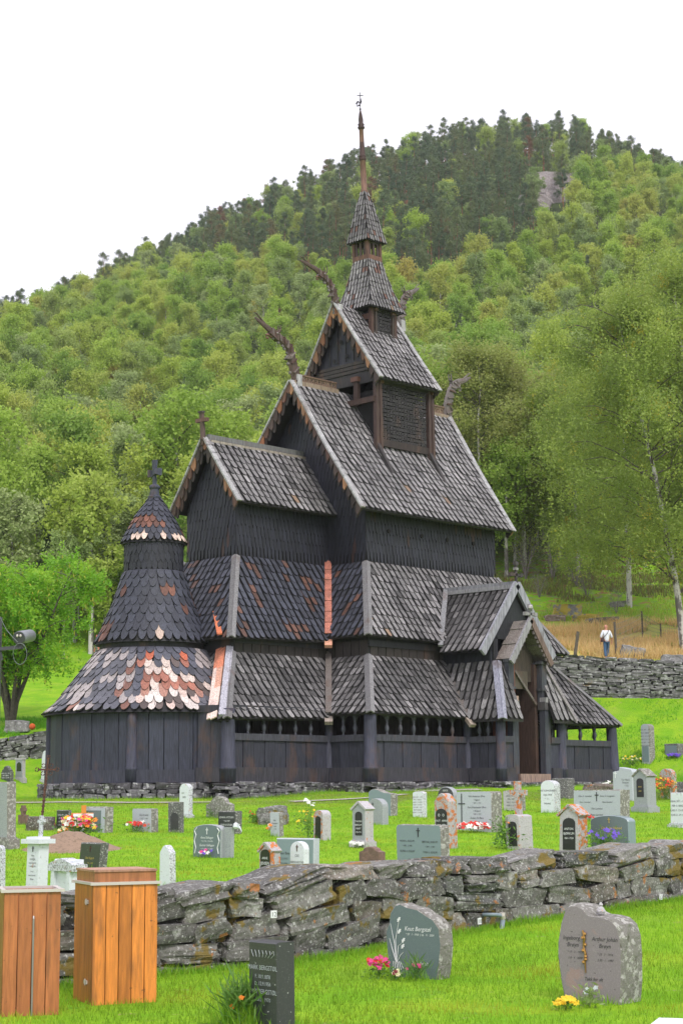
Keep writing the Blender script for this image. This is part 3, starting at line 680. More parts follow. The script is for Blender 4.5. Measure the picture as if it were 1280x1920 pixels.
# round apse gallery wall: closed planks
mb=MB(); RA=3.75
n=44
for i in range(n):
    t0=2*PI*i/n; t1=2*PI*(i+1)/n; tm=(t0+t1)/2
    cx_=AX+RA*math.cos(tm); cy2=RA*math.sin(tm)
    if cx_>-8.6: continue
    rr=V((math.cos(tm),math.sin(tm),0)); tt=V((-math.sin(tm),math.cos(tm),0)); hw=RA*PI/n-.01
    mb.box(V((cx_,cy2,1.55))+rr*(.012*((i%3)-1)),(.035,hw,1.15),(rr,tt,V((0,0,1))),j((.031,.034,.055),.16))
    mb.box(V((cx_,cy2,.22))+rr*.05,(.08,hw+.03,.23),(rr,tt,V((0,0,1))),j((.035,.037,.056),.1))
    mb.box(V((cx_,cy2,2.6))+rr*.02,(.06,hw+.03,.12),(rr,tt,V((0,0,1))),(.03,.03,.034))
mb.build('gallery_wall',M['wood'],church,label='round closed plank wall under the conical apse roof')
for px_ in (247,):
    best=min([2*PI*k/720 for k in range(720)],key=lambda t:abs(pxx((AX+RA*math.cos(t),RA*math.sin(t),1))[0]-px_)+(1000 if math.cos(t-math.radians(226))<.2 else 0))
    post(AX+(RA+.04)*math.cos(best),(RA+.04)*math.sin(best),.2)
best=min([2*PI*k/720 for k in range(720)],key=lambda t:pxx((AX+RA*math.cos(t),RA*math.sin(t),1))[0]); post(AX+RA*math.cos(best),RA*math.sin(best),.2)
post(AX-.3,-RA-.02,.16)
# closed bit between the round wall and the chancel corner post
gallery((AX-1.0,-3.6),pCSE,solid=True)
# ---------------------------------------------------------------- south portal
por=empty('portal',(0,0,0)); por.parent=church; por['label']='tall carved south portal under two nested gables'
mb=MB()
rz,ez,pw,py=7.72,5.06,2.1,-8.0
def gside(sx,mb):
    N=(sx,0); prof=[(pw,ez),(pw*.5,(ez+rz)/2-.08),(0,rz)]
    f,Lg=proffn(prof)
    def mp(a,b,n):
        o_,z,(no,nz)=f(b); return V((PX+sx*(o_+no*n),a,z+nz*n))
    # inner limit: where the porch roof runs into the upper skirt roof
    def yl(ff):
        z=prof[0][1]+(rz-ez)*ff; out=max(0,(Z1t-z)/(Z1t-Z1b)*d1); return -Wn-out+.12
    tileset(mb,mp,Lg,lambda ff:py,yl,.30,.38,cmid if sx<0 else cgrey,.045)
    q=[mp(py,0,-.02),mp(yl(0),0,-.02),mp(yl(1),Lg,-.02),mp(py,Lg,-.02),mp(py,0,-.12),mp(yl(0),0,-.12),mp(yl(1),Lg,-.12),mp(py,Lg,-.12)]
    mb.add(q,[(0,1,2,3),(7,6,5,4),(0,3,7,4)],(.02,.018,.018))
gside(-1,mb); gside(1,mb)
pr=mb.build('roof',M['shingle'],por,label='large grey shingled porch roof')
mb=MB(); mb.bar((PX,py-.02,rz+.1),(PX,-4.3,rz+.14),.3,.14,(0,0,1),(.2,.2,.22)); mb.bar((PX-.16,py,rz-.04),(PX-.16,-4.3,rz-.02),.1,.16,(0,0,1),(.24,.235,.25)); mb.build('ridge_board',M['wood'],pr)
for s in (-1,1):
    mb=MB(); mb.bar((PX,py-.06,rz+.06),(PX+s*(pw+.12),py-.06,ez-.12),.12,.34,(0,0,1),(.27,.27,.31)); mb.build('verge_board',M['wood'],pr)
mb=MB(); a=V((PX-2.75,-Wn-d1-.05,Z1b-.05)); mb.bar(V((PX-.12,-4.4,rz+.12)),V((PX-pw-.05,-Wn-d1-.1,ez+.28)),.2,.1,(-1,-1,1),(.2,.2,.21)); mb.build('valley_board',M['wood'],pr)
def ironcross(c,h,parent,col=(.045,.04,.042)):
    mb=MB(); c=V(c); mb.bar(c,c+V((0,0,h)),.09,.09,(0,1,0),col); mb.bar(c+V((-.28,0,h*.42)),c+V((.28,0,h*.42)),.09,.1,(0,0,1),col)
    for p in (c+V((-.3,0,h*.42)),c+V((.3,0,h*.42)),c+V((0,0,h))): mb.box(p,(.09,.07,.07),col=col)
    mb.box(c+V((0,0,h*.72)),(.1,.06,.05),col=(.2,.2,.2)); return mb.build('cross',M['wood'],parent,label='small carved gable cross')
ironcross((PX,py-.02,rz+.1),.8,pr)
mb=MB() # porch walls
for s in (-1,1):
    x=PX+s*1.42
    wp=MB(); 
    side(mb,(x,0),(s,0),[(0,2.9),(.001,5.75)],(lambda f:py+.1) if s>0 else (lambda f:5.4),(lambda f:-5.4) if s>0 else (lambda f:-py-.1),.2,.36,cwall,.025,rnd=False,back=False)
    mb.box((x-s*.08,(py-5.2)/2,4.2),(.06,(-5.2-py)/2-.05,1.55),col=(.015,.015,.018))
mb.prism([V((PX-1.5,py+.12,5.55)),V((PX+1.5,py+.12,5.55)),V((PX,py+.12,7.45))],(0,.08,0),(.018,.020,.024))
mb.prism([V((PX-1.5,py+.12,4.3)),V((PX-1.05,py+.12,4.3)),V((PX-1.05,py+.12,5.6)),V((PX-1.5,py+.12,5.6))],(0,.08,0),(.025,.027,.034))
mb.prism([V((PX+1.05,py+.12,4.3)),V((PX+1.5,py+.12,4.3)),V((PX+1.5,py+.12,5.6)),V((PX+1.05,py+.12,5.6))],(0,.08,0),(.025,.027,.034))
mb.box((PX,py+.3,5.9),(.05,.05,1.2),col=(.05,.06,.06))
mb.build('wall',M['shingle'],por)
# small inner gable of boards
mb=MB(); iz,ie,ih,iy=6.25,4.72,1.12,-8.65
for s in (-1,1):
    for k in range(5):
        t0=k/5; t1=(k+1)/5
        a=V((PX+s*ih*t0,0,iz+(ie-iz)*t0)); b=V((PX+s*ih*t1*1.02,0,iz+(ie-iz)*t1*1.0))
        up_=V((s*(iz-ie),0,ih)).normalized()
        m=(a+b)/2+up_*.03*(1-(k%2)); m.y=(iy+py)/2+.06
        mb.box(m,((b-a).length/2+.02,(py-iy)/2+.10,.025),((b-a).normalized(),V((0,1,0)),up_),j((.20,.175,.16),.2))
ir=mb.build('roof',M['wood'],por,label='small board roof directly over the door')
for s in(-1,1):
    mb=MB(); mb.bar((PX,iy-.07,iz+.07),(PX+s*(ih+.14),iy-.07,ie-.14),.10,.26,(0,0,1),(.26,.25,.27) if s<0 else (.15,.1,.085))
    for k in range(9):
        t=k/9+.05; p=V((PX+s*ih*t,iy-.05,iz+(ie-iz)*t-.20)); mb.box(p,(.05,.03,.06),col=(.13,.11,.11))
    mb.build('verge_board',M['wood'],ir)
ironcross((PX,iy-.05,iz+.05),.55,ir,(.25,.24,.25))
mb=MB(); mb.lathe((PX-.1,iy-.15,iz+.45),[(.04,0),(.1,.05),(.1,.13),(.04,.18)],10,(.4,.38,.37)); mb.build('knob',M['wood'],ir)
for s in(-1,1):
    mb=MB(); x=PX+s*1.0; c=(.050,.053,.072)
    mb.box((x,-8.52,1.35),(.17,.14,1.5),col=c); mb.box((x,-8.52,2.95),(.21,.18,.16),col=(.07,.065,.07)); mb.box((x,-8.55,3.18),(.15,.16,.10),col=(.35,.25,.2) if s<0 else (.28,.27,.28))
    mb.box((x+s*.02,-8.40,3.9),(.15,.12,.85),col=(.05,.052,.066)); mb.box((x,-8.40,4.66),(.2,.16,.06),col=(.06,.06,.07)); mb.box((x,-8.42,3.6),(.18,.15,.05),col=(.055,.055,.065))
    mb.build('pilaster',M['wood'],por)
mb=MB()
mb.box((PX-.78,-7.9,2.3),(.10,.5,2.3),col=(.17,.055,.032)); mb.box((PX+.80,-7.7,2.3),(.09,.55,2.3),col=(.06,.035,.028))  # left jamb coloured brighter red-orange as if lit, right jamb darker
for k in range(4): mb.box((PX-.66+.03*k,-7.65+k*.16,2.3),(.04,.05,2.2),col=j((.13,.05,.033)))
mb.prism([V((PX-.85,-8.1,3.9)),V((PX+.85,-8.1,3.9)),V((PX+.85,-8.1,4.8)),V((PX,-8.1,5.95)),V((PX-.85,-8.1,4.8))],(0,.1,0),(.05,.038,.03))
mb.bar((PX-.55,-8.3,4.3),(PX+.75,-8.3,3.0),.06,.10,(0,0,1),(.13,.11,.10)); mb.box((PX-.2,-8.2,3.95),(.5,.05,.35),col=(.075,.06,.045))
mb.build('door_frame',M['wood'],por,label='red-brown carved door jambs with a slanting prop')
mb=MB()
for k in range(4): mb.box((PX-.52+.35*k,-7.15,1.95),(.168,.04,1.85),col=j((.06,.035,.026)))
for z in (1.0,2.0,3.0): mb.box((PX,-7.2,z),(.7,.03,.06),col=(.04,.03,.03))
d_=mb.build('door',M['wood'],por,label='dark brown inner plank door'); 
mb=MB(); mb.tube([V((PX+.4+.06*math.cos(t*PI/4),-7.26,1.6+.06*math.sin(t*PI/4))) for t in range(9)],.014,6,(.03,.03,.03),cap=False); mb.build('handle',M['wood'],d_)
mb=MB(); mb.box((PX,-8.45,.04),(.92,.35,.24),col=(.28,.19,.155)); mb.build('threshold',M['wood'],por,label='worn pale wooden threshold')
# low walls of the portal bulge and its little skirt roofs
gallery((BX0,BY),(PX-1.0,BY+.02),1); gallery((PX+1.0,BY+.02),(BX1,BY),1)
mb=MB()
def quadroof(bl,br,trr,tl,colf=cmid,w=.32,e=.38):
    bl,br,trr,tl=map(V,(bl,br,trr,tl)); A=(br-bl).normalized(); up_=(tl-bl); B=(up_-A*up_.dot(A)); Lg=B.length; B.normalize(); N=A.cross(B)
    al=(tl-bl).dot(A); ar0=(br-bl).dot(A); ar1=(trr-bl).dot(A)
    mp=lambda a,b,n: bl+A*a+B*b+N*n
    tileset(mb,mp,Lg,lambda f:al*f,lambda f:ar0+(ar1-ar0)*f,w,e,colf,.045)
    q=[mp(0,0,-.02),mp(ar0,0,-.02),mp(ar1,Lg,-.02),mp(al,Lg,-.02)]; q+= [p+V((0,0,-.1)) for p in q]
    mb.add(q,[(0,1,2,3),(7,6,5,4),(0,1,5,4)],(.02,.018,.018))
ex0,ex1,ey=PX-2.25,PX+2.25,-9.02; tx0,tx1,tyy,tz=PX-1.42,PX+1.42,-8.1,4.65
quadroof((ex0,-7.2,2.37),(ex0,ey,2.37),(tx0,tyy,tz),(tx0,-5.3,tz)) 
quadroof((ex0,ey,2.37),(PX-.95,ey,2.37),(PX-.95-.1,tyy,tz),(tx0,tyy,tz),cmid)
pb0=mb.build('roof',M['shingle'],por,label='narrow steep skirt roof left of the door'); mb=MB()
quadroof((PX+.95,ey,2.37),(ex1,ey,2.37),(tx1,tyy,tz),(PX+1.05,tyy,tz),cgrey)
quadroof((ex1,ey,2.37),(ex1,-7.2,2.37),(tx1,-5.3,tz),(tx1,tyy,tz))
pb=mb.build('roof',M['shingle'],por,label='narrow steep skirt roof right of the door')
hipboard((tx0,tyy,tz),(ex0,ey,2.37),pb,(.30,.30,.38),.36); hipboard((tx1,tyy,tz),(ex1,ey,2.37),pb,(.22,.2,.2))
for s,x0,x1 in ((-1,tx0,ex0),(1,tx1,ex1)):
    mb=MB(); mb.bar((x0,-5.5,tz-.05),(x1-s*-.02,-7.35,2.42),.26,.08,(s,-1,1),(.13,.11,.10)); mb.bar((x1,-7.3,2.40),(x1+s*.06,-7.6,2.12),.26,.14,(0,0,1),(.34,.28,.23))
    mb.build('valley_board',M['wood'],pb)
# ---------------------------------------------------------------- stones
def rstone(mb,c,h,ax,col,rg=None,n=4,rough=.16,pw=.32):
    rg=rg or R; X,Y,Z=ax; c=V(c); sd_=V((rg.random()*50,rg.random()*50,rg.random()*50))
    idx={};vs=[];fs=[]
    shr=[rg.uniform(-.12,.12) for _ in range(6)]
    def vert(i,k,l):
        if (i,k,l) in idx: return idx[(i,k,l)]
        a,b,d=2*i/n-1,2*k/n-1,2*l/n-1
        # push towards a rounded box
        q=V((a,b,d)); le=max((abs(a)**6+abs(b)**6+abs(d)**6)**(1/6),.001); m=max(abs(a),abs(b),abs(d)); q*=((1-pw)+pw*m/le)
        q.x*=1+shr[0]*q.z+shr[1]*q.y; q.z*=1+shr[2]*q.x; q.y*=1+shr[3]*q.z; q.z+=shr[4]*q.x*.5
        nz=noise.noise_vector(q*1.1+sd_)*rough+noise.noise_vector(q*3.1+sd_)*rough*.35
        q=q+nz
        idx[(i,k,l)]=len(vs); vs.append(c+X*(q.x*h[0])+Y*(q.y*h[1])+Z*(q.z*h[2])); return idx[(i,k,l)]
    for s in range(n):
        for t in range(n):
            for fa,fl in ((0,0),(0,n),(1,0),(1,n),(2,0),(2,n)):
                def P(a,b):
                    r_=[0,0,0]; r_[fa]=fl; r_[(fa+1)%3]=a; r_[(fa+2)%3]=b; return vert(*r_)
                q=(P(s,t),P(s+1,t),P(s+1,t+1),P(s,t+1)); fs.append(q if fl else q[::-1])
    o=mb.smooth; mb.smooth=False; mb.add(vs,fs,col); mb.smooth=o
def drywall(path,bottom,top,thick,slen,sh,name,label,matl,colf,n=4,cap=True,seed=3,jit=1,parent=None,back=None,proud=.5):
    """path: list of xy; bottom/top: functions of arc length -> z"""
    rg=random.Random(seed); P=[V((x,y,0)) for x,y in path]; S=[0]
    for a,b in zip(P,P[1:]): S.append(S[-1]+(b-a).length)
    def at(s):
        i=0
        while i<len(P)-2 and s>S[i+1]: i+=1
        d=(P[i+1]-P[i]).normalized(); return P[i]+d*(s-S[i]),d
    T=S[-1]; mb=MB(); Z=V((0,0,1))
    H=max(top(s*T/20)-bottom(s*T/20) for s in range(21)); rows=max(1,int(round(H/sh))); 
    zz=[0]
    for r_ in range(rows): zz.append(zz[-1]+rg.uniform(.7,1.35))
    zz=[q/zz[-1] for q in zz]
    for r_ in range(rows):
        s=-rg.uniform(0,slen)
        while s<T:
            l=rg.uniform(.5,1.5)*slen; 
            if rg.random()<.12: l*=.45
            m=s+l/2
            if 0<=m<=T:
                p,d=at(m); nrm=V((d.y,-d.x,0)); b_,t_=bottom(m),top(m)
                wob=lambda q:q+.03*noise.noise(V((m*.8,q*5,seed)))
                z0=b_+(t_-b_)*zz[r_]; z1=b_+(t_-b_)*zz[r_+1]; hh=(z1-z0)/2
                split=rg.random()<.16 and hh>.09
                tl=rg.uniform(-.07,.07)*jit; X=(d+Z*tl+Z*((top(min(T,m+.3))-top(max(0,m-.3)))/.6 if True else 0)).normalized(); ZZ=nrm.cross(X)*-1; ZZ=ZZ if ZZ.z>0 else -ZZ
                iscap=r_==rows-1 and cap
                dep=thick/2*(1.0 if iscap else .42); ctr=p-nrm*0+nrm*(0 if iscap else thick/2-dep+rg.uniform(-.03,.05)*proud)
                for part in ((0,1),) if not split else ((0,.5),(.5,1)):
                    zc=z0+(z1-z0)*(part[0]+part[1])/2
                    rstone(mb,V((ctr.x,ctr.y,zc+rg.uniform(-.012,.012))),(l/2*.96*rg.uniform(.93,1.02),dep*rg.uniform(.88,1.1),hh*(part[1]-part[0])*rg.uniform(.90,1.08)),(X,nrm,ZZ),colf(rg),rg,n)
            s+=l
    # dark packing behind the face stones
    k=24
    for i in range(k):
        s0=T*i/k; s1=T*(i+1)/k; p0,d0=at(s0+1e-4); p1,_=at(s1-1e-4); nn=V((d0.y,-d0.x,0))
        zt0,zt1=top(s0)-.13,top(s1)-.13; f=thick/2-.12; b2=-thick/2+.05
        vs=[p0+nn*f+Z*bottom(s0),p1+nn*f+Z*bottom(s1),p1+nn*f+Z*zt1,p0+nn*f+Z*zt0,p0+nn*b2+Z*bottom(s0),p1+nn*b2+Z*bottom(s1),p1+nn*b2+Z*zt1,p0+nn*b2+Z*zt0]
        mb.add(vs,[(0,1,2,3),(7,6,5,4),(3,2,6,7),(0,3,7,4),(1,5,6,2)],(.03,.028,.025))
    o=mb.build(name,matl,parent)
    return o
M['stone']=mat('lichened_wall_stone',attr=True,rough=.9,streak=(9,None,.6,1.35),mix=((6,.54,.60,(.075,.075,.06),.5),(26,.585,.63,(.50,.50,.48),.8),(5,.58,.66,(.42,.42,.40),.6),(2.0,.575,.615,(.16,.11,.012),.9),(3.1,.645,.68,(.36,.14,.03),.8)),bump=(14,1.0),coords='World')
M['stonefar']=mat('grey_field_stone',attr=True,rough=.9,streak=(5,None,.55,1.4),mix=((5,.55,.63,(.46,.46,.46),.7),(1.4,.68,.72,(.2,.13,.03),.5)),bump=(8,.8),coords='World')
def wc(rg):
    q=rg.random(); b=rg.uniform(.09,.20)
    return (b*1.0,b*.96,b*.88) if q<.6 else ((b*1.1,b*.97,b*.82) if q<.85 else (b*.62,b*.62,b*.60))
def wf(rg): b=rg.uniform(.07,.22); return (b,b*.98,b*.97)
M['mossrock']=mat('moss_capped_rock',attr=True,rough=.95,streak=(5,None,.6,1.3),mix=((1.5,.45,.52,(.42,.32,.04),.9),),bump=(8,.8),coords='World')
# foundation of dry stones under the church
ring=[]; 
for t in range(0,33): 
    a=math.radians(55+t*(305-55)/32); x=AX+3.95*math.cos(a); y=3.95*math.sin(a)
    if x<-8.6 : ring.append((x,y))
p_=ring+[(AX-.6,-4.75),(XcE-o-.1,-Wc-o-.22),(Xl-.12,-Wc-o-.22),(Xl-.2,S-.2),(-1.2,S-.22),(BX0-.1,BY-.25),(BX1+.2,BY-.25),(BX1+.4,S-.22),(Xr+.25,S-.22),(Xr+.3,Nn_)]
SS=[0]
for a,b in zip(p_,p_[1:]): SS.append(SS[-1]+math.hypot(b[0]-a[0],b[1]-a[1]))
def ringz(s):
    i=0
    while i<len(p_)-2 and s>SS[i+1]: i+=1
    t=(s-SS[i])/(SS[i+1]-SS[i]); x=p_[i][0]+(p_[i+1][0]-p_[i][0])*t; y=p_[i][1]+(p_[i+1][1]-p_[i][1])*t; return G(x,y)
fo=drywall(p_,lambda s:ringz(s)-.15,lambda s:max(-.02+.05*noise.noise(V((s,0,0))),ringz(s)+.05),.5,.62,.19,'foundation','',M['stonefar'],lambda rg:(lambda k:(k,k*.96,k*1.04))(rg.uniform(.05,.16)),n=4,seed=9,parent=church)
fo['label']='low dry stone footing under the gallery'
# retaining wall in front (the big lichened one)
def zat(px,py,z): 
    d=ray(px,py); q=CP+d*((z-CP.z)/d.z); return q
fwp=[]
for px_,py_ in ((-60,1846),(130,1832),(300,1815),(460,1803),(620,1785),(760,1767),(900,1750),(1090,1732),(1280,1714),(1400,1702)):
    q=zat(px_,py_,-2.43); fwp.append((q.x,q.y))
FS=[0]
for a,b in zip(fwp,fwp[1:]): FS.append(FS[-1]+math.hypot(b[0]-a[0],b[1]-a[1]))
TOPS=[]
for (x,y),(px_,ty_) in zip(fwp,((-60,1656),(130,1656),(300,1650),(460,1637),(620,1609),(760,1606),(900,1600),(1090,1590),(1280,1574),(1400,1566))):
    D=(V((x,y,0))-CP).dot(V((fw.x,fw.y,0)))/math.hypot(fw.x,fw.y); TOPS.append(CP.z+ty(ty_)*(D+.2)-.06)
def ftop(s):
    return interp(list(zip(FS,TOPS)),s)+.035*noise.noise(V((s*1.3,0,1)))
wall=drywall(fwp,lambda s:-2.55,ftop,.85,.86,.25,'stone_wall','',M['stone'],wc,n=6,seed=21,jit=1.9)
setp(wall,'low dry stone wall with white lichen and orange moss across the foreground','wall')
def backwall(name,pts,label,h,seed,rows=.2):
    P=[]; Bz=[];Tz=[]
    for px_,D,yt,yb in pts:
        v=D; u=(px_-640)/FPX*v*1.0; x,y=xy(u,v); P.append((x,y)); Tz.append(CP.z+ty(yt)*v); Bz.append(CP.z+ty(yb)*v-.4)
    S_=[0]
    for a,b in zip(P,P[1:]): S_.append(S_[-1]+math.hypot(b[0]-a[0],b[1]-a[1]))
    w_=drywall(P,lambda s:interp(list(zip(S_,Bz)),s),lambda s:interp(list(zip(S_,Tz)),s)+.08*noise.noise(V((s*.9,0,seed))),.9,.75,rows,name,'',M['stonefar'],wf,n=3,seed=seed,jit=1.5)
    return setp(w_,label,'wall')
backwall('stone_wall',[(960,88,1225,1330),(1045,88,1230,1318),(1120,87.9,1236,1312),(1200,87.8,1240,1320),(1290,87.6,1244,1328),(1420,87.4,1250,1332)],'grey dry stone retaining wall on the slope behind the church to the right',1.8,31,.17)
backwall('stone_wall',[(-120,80.6,1396,1446),(-20,80.7,1386,1440),(40,80.8,1376,1432),(100,80.9,1366,1428),(180,81,1358,1420),(260,81,1352,1415)],'grey dry stone wall beneath the leafy tree at the left',1.4,33,.2)
# ---------------------------------------------------------------- ground sheet
def sheet():
    us=[-900,-600,-420,-320]+list(np.arange(-260,-60,6.))+list(np.arange(-60,-20,2.))+list(np.arange(-20,20.1,.5))+list(np.arange(22,60,2.))+list(np.arange(60,261,6.))+[320,420,600,900]
    vs_=[-60,-20,0,8]+list(np.arange(12,64,.5))+list(np.arange(64,92,.4))+list(np.arange(92,130,1.5))+list(np.arange(130,480,6.))+list(np.arange(480,560,10.))+[620,700,900,1300,2500]
    vv=[]
    for v in vs_:
        for u in us:
            uu=u if v>150 or abs(u)>20 else u
            x,y=xy(uu,v); vv.append((x,y,G(x,y)))
    nu=len(us); f=[(i*nu+k,i*nu+k+1,(i+1)*nu+k+1,(i+1)*nu+k) for i in range(len(vs_)-1) for k in range(nu-1)]
    me=bpy.data.meshes.new('ground'); me.from_pydata(vv,[],f); me.polygons.foreach_set('use_smooth',[True]*len(f)); me.update()
    o=bpy.data.objects.new('ground',me); COL.objects.link(o); return o
ground=sheet(); setp(ground,'bright green lawn of the churchyard rising to the wooded hillside','ground',kind='structure')
def groundmat():
    m=bpy.data.materials.new('lawn_and_slope'); m.use_nodes=True; N=m.node_tree.nodes; L=m.node_tree.links; N.clear()
    out=N.new('ShaderNodeOutputMaterial'); b=N.new('ShaderNodeBsdfPrincipled'); b.inputs['Roughness'].default_value=.95; b.inputs['Specular IOR Level'].default_value=.1
    g=N.new('ShaderNodeNewGeometry')
    def dotv(vec,off):
        d=N.new('ShaderNodeVectorMath'); d.operation='DOT_PRODUCT'; d.inputs[1].default_value=vec; L.new(g.outputs['Position'],d.inputs[0])
        a=N.new('ShaderNodeMath'); a.operation='ADD'; a.inputs[1].default_value=off; L.new(d.outputs['Value'],a.inputs[0]); return a.outputs[0]
    vv=dotv((sy_,cy_,0),-(CP.x*sy_+CP.y*cy_)); uu=dotv((cy_,-sy_,0),-(CP.x*cy_-CP.y*sy_))
    def ns(s,d=4,st=None):
        n=N.new('ShaderNodeTexNoise'); n.inputs['Scale'].default_value=s; n.inputs['Detail'].default_value=d; 
        L.new(g.outputs['Position'],n.inputs['Vector']); return n.outputs[0]
    def mr(v,a,b_,c=0,d=1):
        q=N.new('ShaderNodeMapRange'); q.inputs[1].default_value=a;q.inputs[2].default_value=b_;q.inputs[3].default_value=c;q.inputs[4].default_value=d; L.new(v,q.inputs[0]); return q.outputs[0]
    def mix(f,a,c):
        q=N.new('ShaderNodeMix'); q.data_type='RGBA'; 
        if isinstance(f,float): q.inputs[0].default_value=f
        else: L.new(f,q.inputs[0])
        for s,i in ((a,6),(c,7)):
            if isinstance(s,tuple): q.inputs[i].default_value=(*s,1)
            else: L.new(s,q.inputs[i])
        return q.outputs[2]
    def mul(a,b_):
        q=N.new('ShaderNodeMath'); q.operation='MULTIPLY'
        for s,i in ((a,0),(b_,1)):
            if isinstance(s,float): q.inputs[i].default_value=s
            else: L.new(s,q.inputs[i])
        return q.outputs[0]
    c=mix(mr(ns(1.1),.38,.62),(.17,.37,.014),(.26,.43,.022))
    c=mix(mul(mr(ns(9),.45,.7),.5),c,(.10,.25,.012)); c=mix(mul(mr(ns(.5),.58,.7),.35),c,(.27,.36,.06))
    st=mul(mul(mr(vv,56.5,58.5),mr(vv,66,63)),mr(ns(.9),.40,.56)); c=mix(st,c,(.17,.21,.05)); c=mix(mul(mr(ns(2.3),.62,.68),.5),c,(.10,.24,.03)); c=mix(mul(mr(ns(3.7),.66,.70),.6),c,(.30,.27,.12))
    # dry straw grass behind the upper wall on the right
    dry=mul(mul(mr(vv,88.5,90),mr(vv,104,97)),mul(mr(uu,5,10),mr(ns(.35),.30,.46)))
    c=mix(dry,c,(.52,.44,.14))
    sl=mul(mr(vv,97,112),mr(uu,0,6)); c=mix(mul(sl,mr(ns(.5),.42,.56)),c,(.19,.30,.03)); c=mix(mul(sl,mr(ns(1.3),.56,.62)),c,(.30,.14,.08)); c=mix(mul(sl,mul(mr(ns(1.9),.56,.62),.8)),c,(.17,.17,.15))
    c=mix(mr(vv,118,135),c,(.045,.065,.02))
    L.new(c,b.inputs['Base Color'])
    bp=N.new('ShaderNodeBump'); bp.inputs['Strength'].default_value=.8; bp.inputs['Distance'].default_value=.06; L.new(ns(22,6),bp.inputs['Height']); L.new(bp.outputs[0],b.inputs['Normal'])
    L.new(b.outputs[0],out.inputs[0]); return m
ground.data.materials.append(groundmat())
# ---------------------------------------------------------------- fast meshes for leaves and grass
def npmesh(name,verts,faces,mats,midx=None,cols=None,smooth=False):
    me=bpy.data.meshes.new(name); verts=np.asarray(verts,dtype=np.float32); faces=np.asarray(faces,dtype=np.int32); k=faces.shape[1]; n=len(faces)
    me.vertices.add(len(verts)); me.vertices.foreach_set('co',verts.ravel()); me.loops.add(n*k); me.loops.foreach_set('vertex_index',faces.ravel())
    me.polygons.add(n); me.polygons.foreach_set('loop_start',np.arange(0,n*k,k,dtype=np.int32)); 
    for m in mats: me.materials.append(m)
    if midx is not None: me.polygons.foreach_set('material_index',np.asarray(midx,dtype=np.int32))
    if cols is not None:
        ca=me.color_attributes.new('Col','FLOAT_COLOR','POINT'); c=np.ones((len(verts),4),dtype=np.float32); c[:,:3]=cols; ca.data.foreach_set('color',c.ravel())
    me.update(calc_edges=True); me.validate(); return me
def leaves(P,size,rs,flat=.35,hang=0,asp=.62):
    n=len(P); P=np.asarray(P)
    d=rs.normal(size=(n,3)); d[:,2]=d[:,2]*(1-flat)-hang; d/=np.linalg.norm(d,axis=1)[:,None]
    q=rs.normal(size=(n,3)); q-=d*(q*d).sum(1)[:,None]; q/=np.linalg.norm(q,axis=1)[:,None]
    s=(size*rs.uniform(.6,1.3,n))[:,None]
    v=np.empty((n,4,3)); v[:,0]=P; v[:,1]=P+d*s*.5+q*s*asp*.5; v[:,2]=P+d*s; v[:,3]=P+d*s*.5-q*s*asp*.5
    return v.reshape(-1,3), np.arange(n*4).reshape(n,4)
M['leaf']=mat('leaf_green',rand=[(0,(.20,.34,.065)),(.2,(.29,.43,.075)),(.4,(.35,.50,.08)),(.58,(.44,.53,.09)),(.72,(.29,.39,.13)),(.86,(.47,.54,.11)),(.985,(.44,.47,.11)),(1,(.50,.40,.10))],rough=.55,spec=.25,trans=.45,mix=((.8,.45,.65,(.36,.48,.09),.5),))
M['leafgrey']=mat('pale_underside_leaf',rand=[(0,(0.232,0.326,0.109)),(.5,(0.326,0.419,0.155)),(1,(0.372,0.449,0.186))],rough=.55,spec=.25,trans=.4)
M['pine']=mat('pine_needles',rand=[(0,(.085,.135,.07)),(.5,(.12,.17,.08)),(.93,(.15,.19,.075)),(1,(.20,.11,.06))],rough=.7,spec=.2,trans=.2)
M['bark']=mat('birch_bark',(.50,.48,.45),.85,mix=((3,.47,.56,(.06,.05,.045),.85,(1,1,.5)),),coords='Object')
M['barkdark']=mat('dark_bark',(.10,.085,.07),.9,bump=(20,.7),streak=(8,None,.6,1.4))
M['barkred']=mat('pine_bark',(.22,.09,.05),.9,streak=(6,None,.6,1.4))
M['twig']=mat('bare_twig',(.19,.165,.16),.9)
def skel(rs,h,R0,nb,t0,rise,droop,rprof,trunkr,lean=(0,0),stems=1):
    "returns tubes [(pts,radii)] and branch polylines"
    tubes=[];br=[]
    for s in range(stems):
        a=rs.uniform(0,2*PI) if stems<6 else 2*PI*s/stems+.3; q_=.22 if stems<6 else .34; ln=(lean[0]+(math.cos(a)*h*q_ if stems>1 else 0),lean[1]+(math.sin(a)*h*q_ if stems>1 else 0))
        wob=rs.normal(size=(7,2))*h*.012; tr=[]
        for i in range(7):
            t=i/6; tr.append(V((ln[0]*t**1.3+wob[i,0]*t,ln[1]*t**1.3+wob[i,1]*t,h*t*(.97 if s==0 else rs.uniform(.8,.95)))))
        tr[0].z=-.4
        tubes.append((tr,[trunkr*(1-.93*(i/6)**.9)+.01 for i in range(7)]))
        for b in range(nb//stems):
            t=t0+(1-t0)*((b+rs.uniform(0,1))/(nb//stems))**.9; t=min(t,.985); i=int(t*6); f=t*6-i; p=tr[i].lerp(tr[min(6,i+1)],f)
            az=rs.uniform(0,2*PI); L=R0*rprof((t-t0)/(1-t0))*rs.uniform(.7,1.15)
            pts=[p]; d=V((math.cos(az),math.sin(az),rise*rs.uniform(.6,1.3)))
            for k in range(5):
                d2=d.copy(); d2.z-=droop*k*k*.08; d2.x+=rs.normal()*.12; d2.y+=rs.normal()*.12; pts.append(pts[-1]+d2.normalized()*(L/4.2))
            br.append(pts); tubes.append((pts[:5],[trunkr*.30*(1-t*.6)*(1-.2*k)+.006 for k in range(5)]))
    return tubes,br
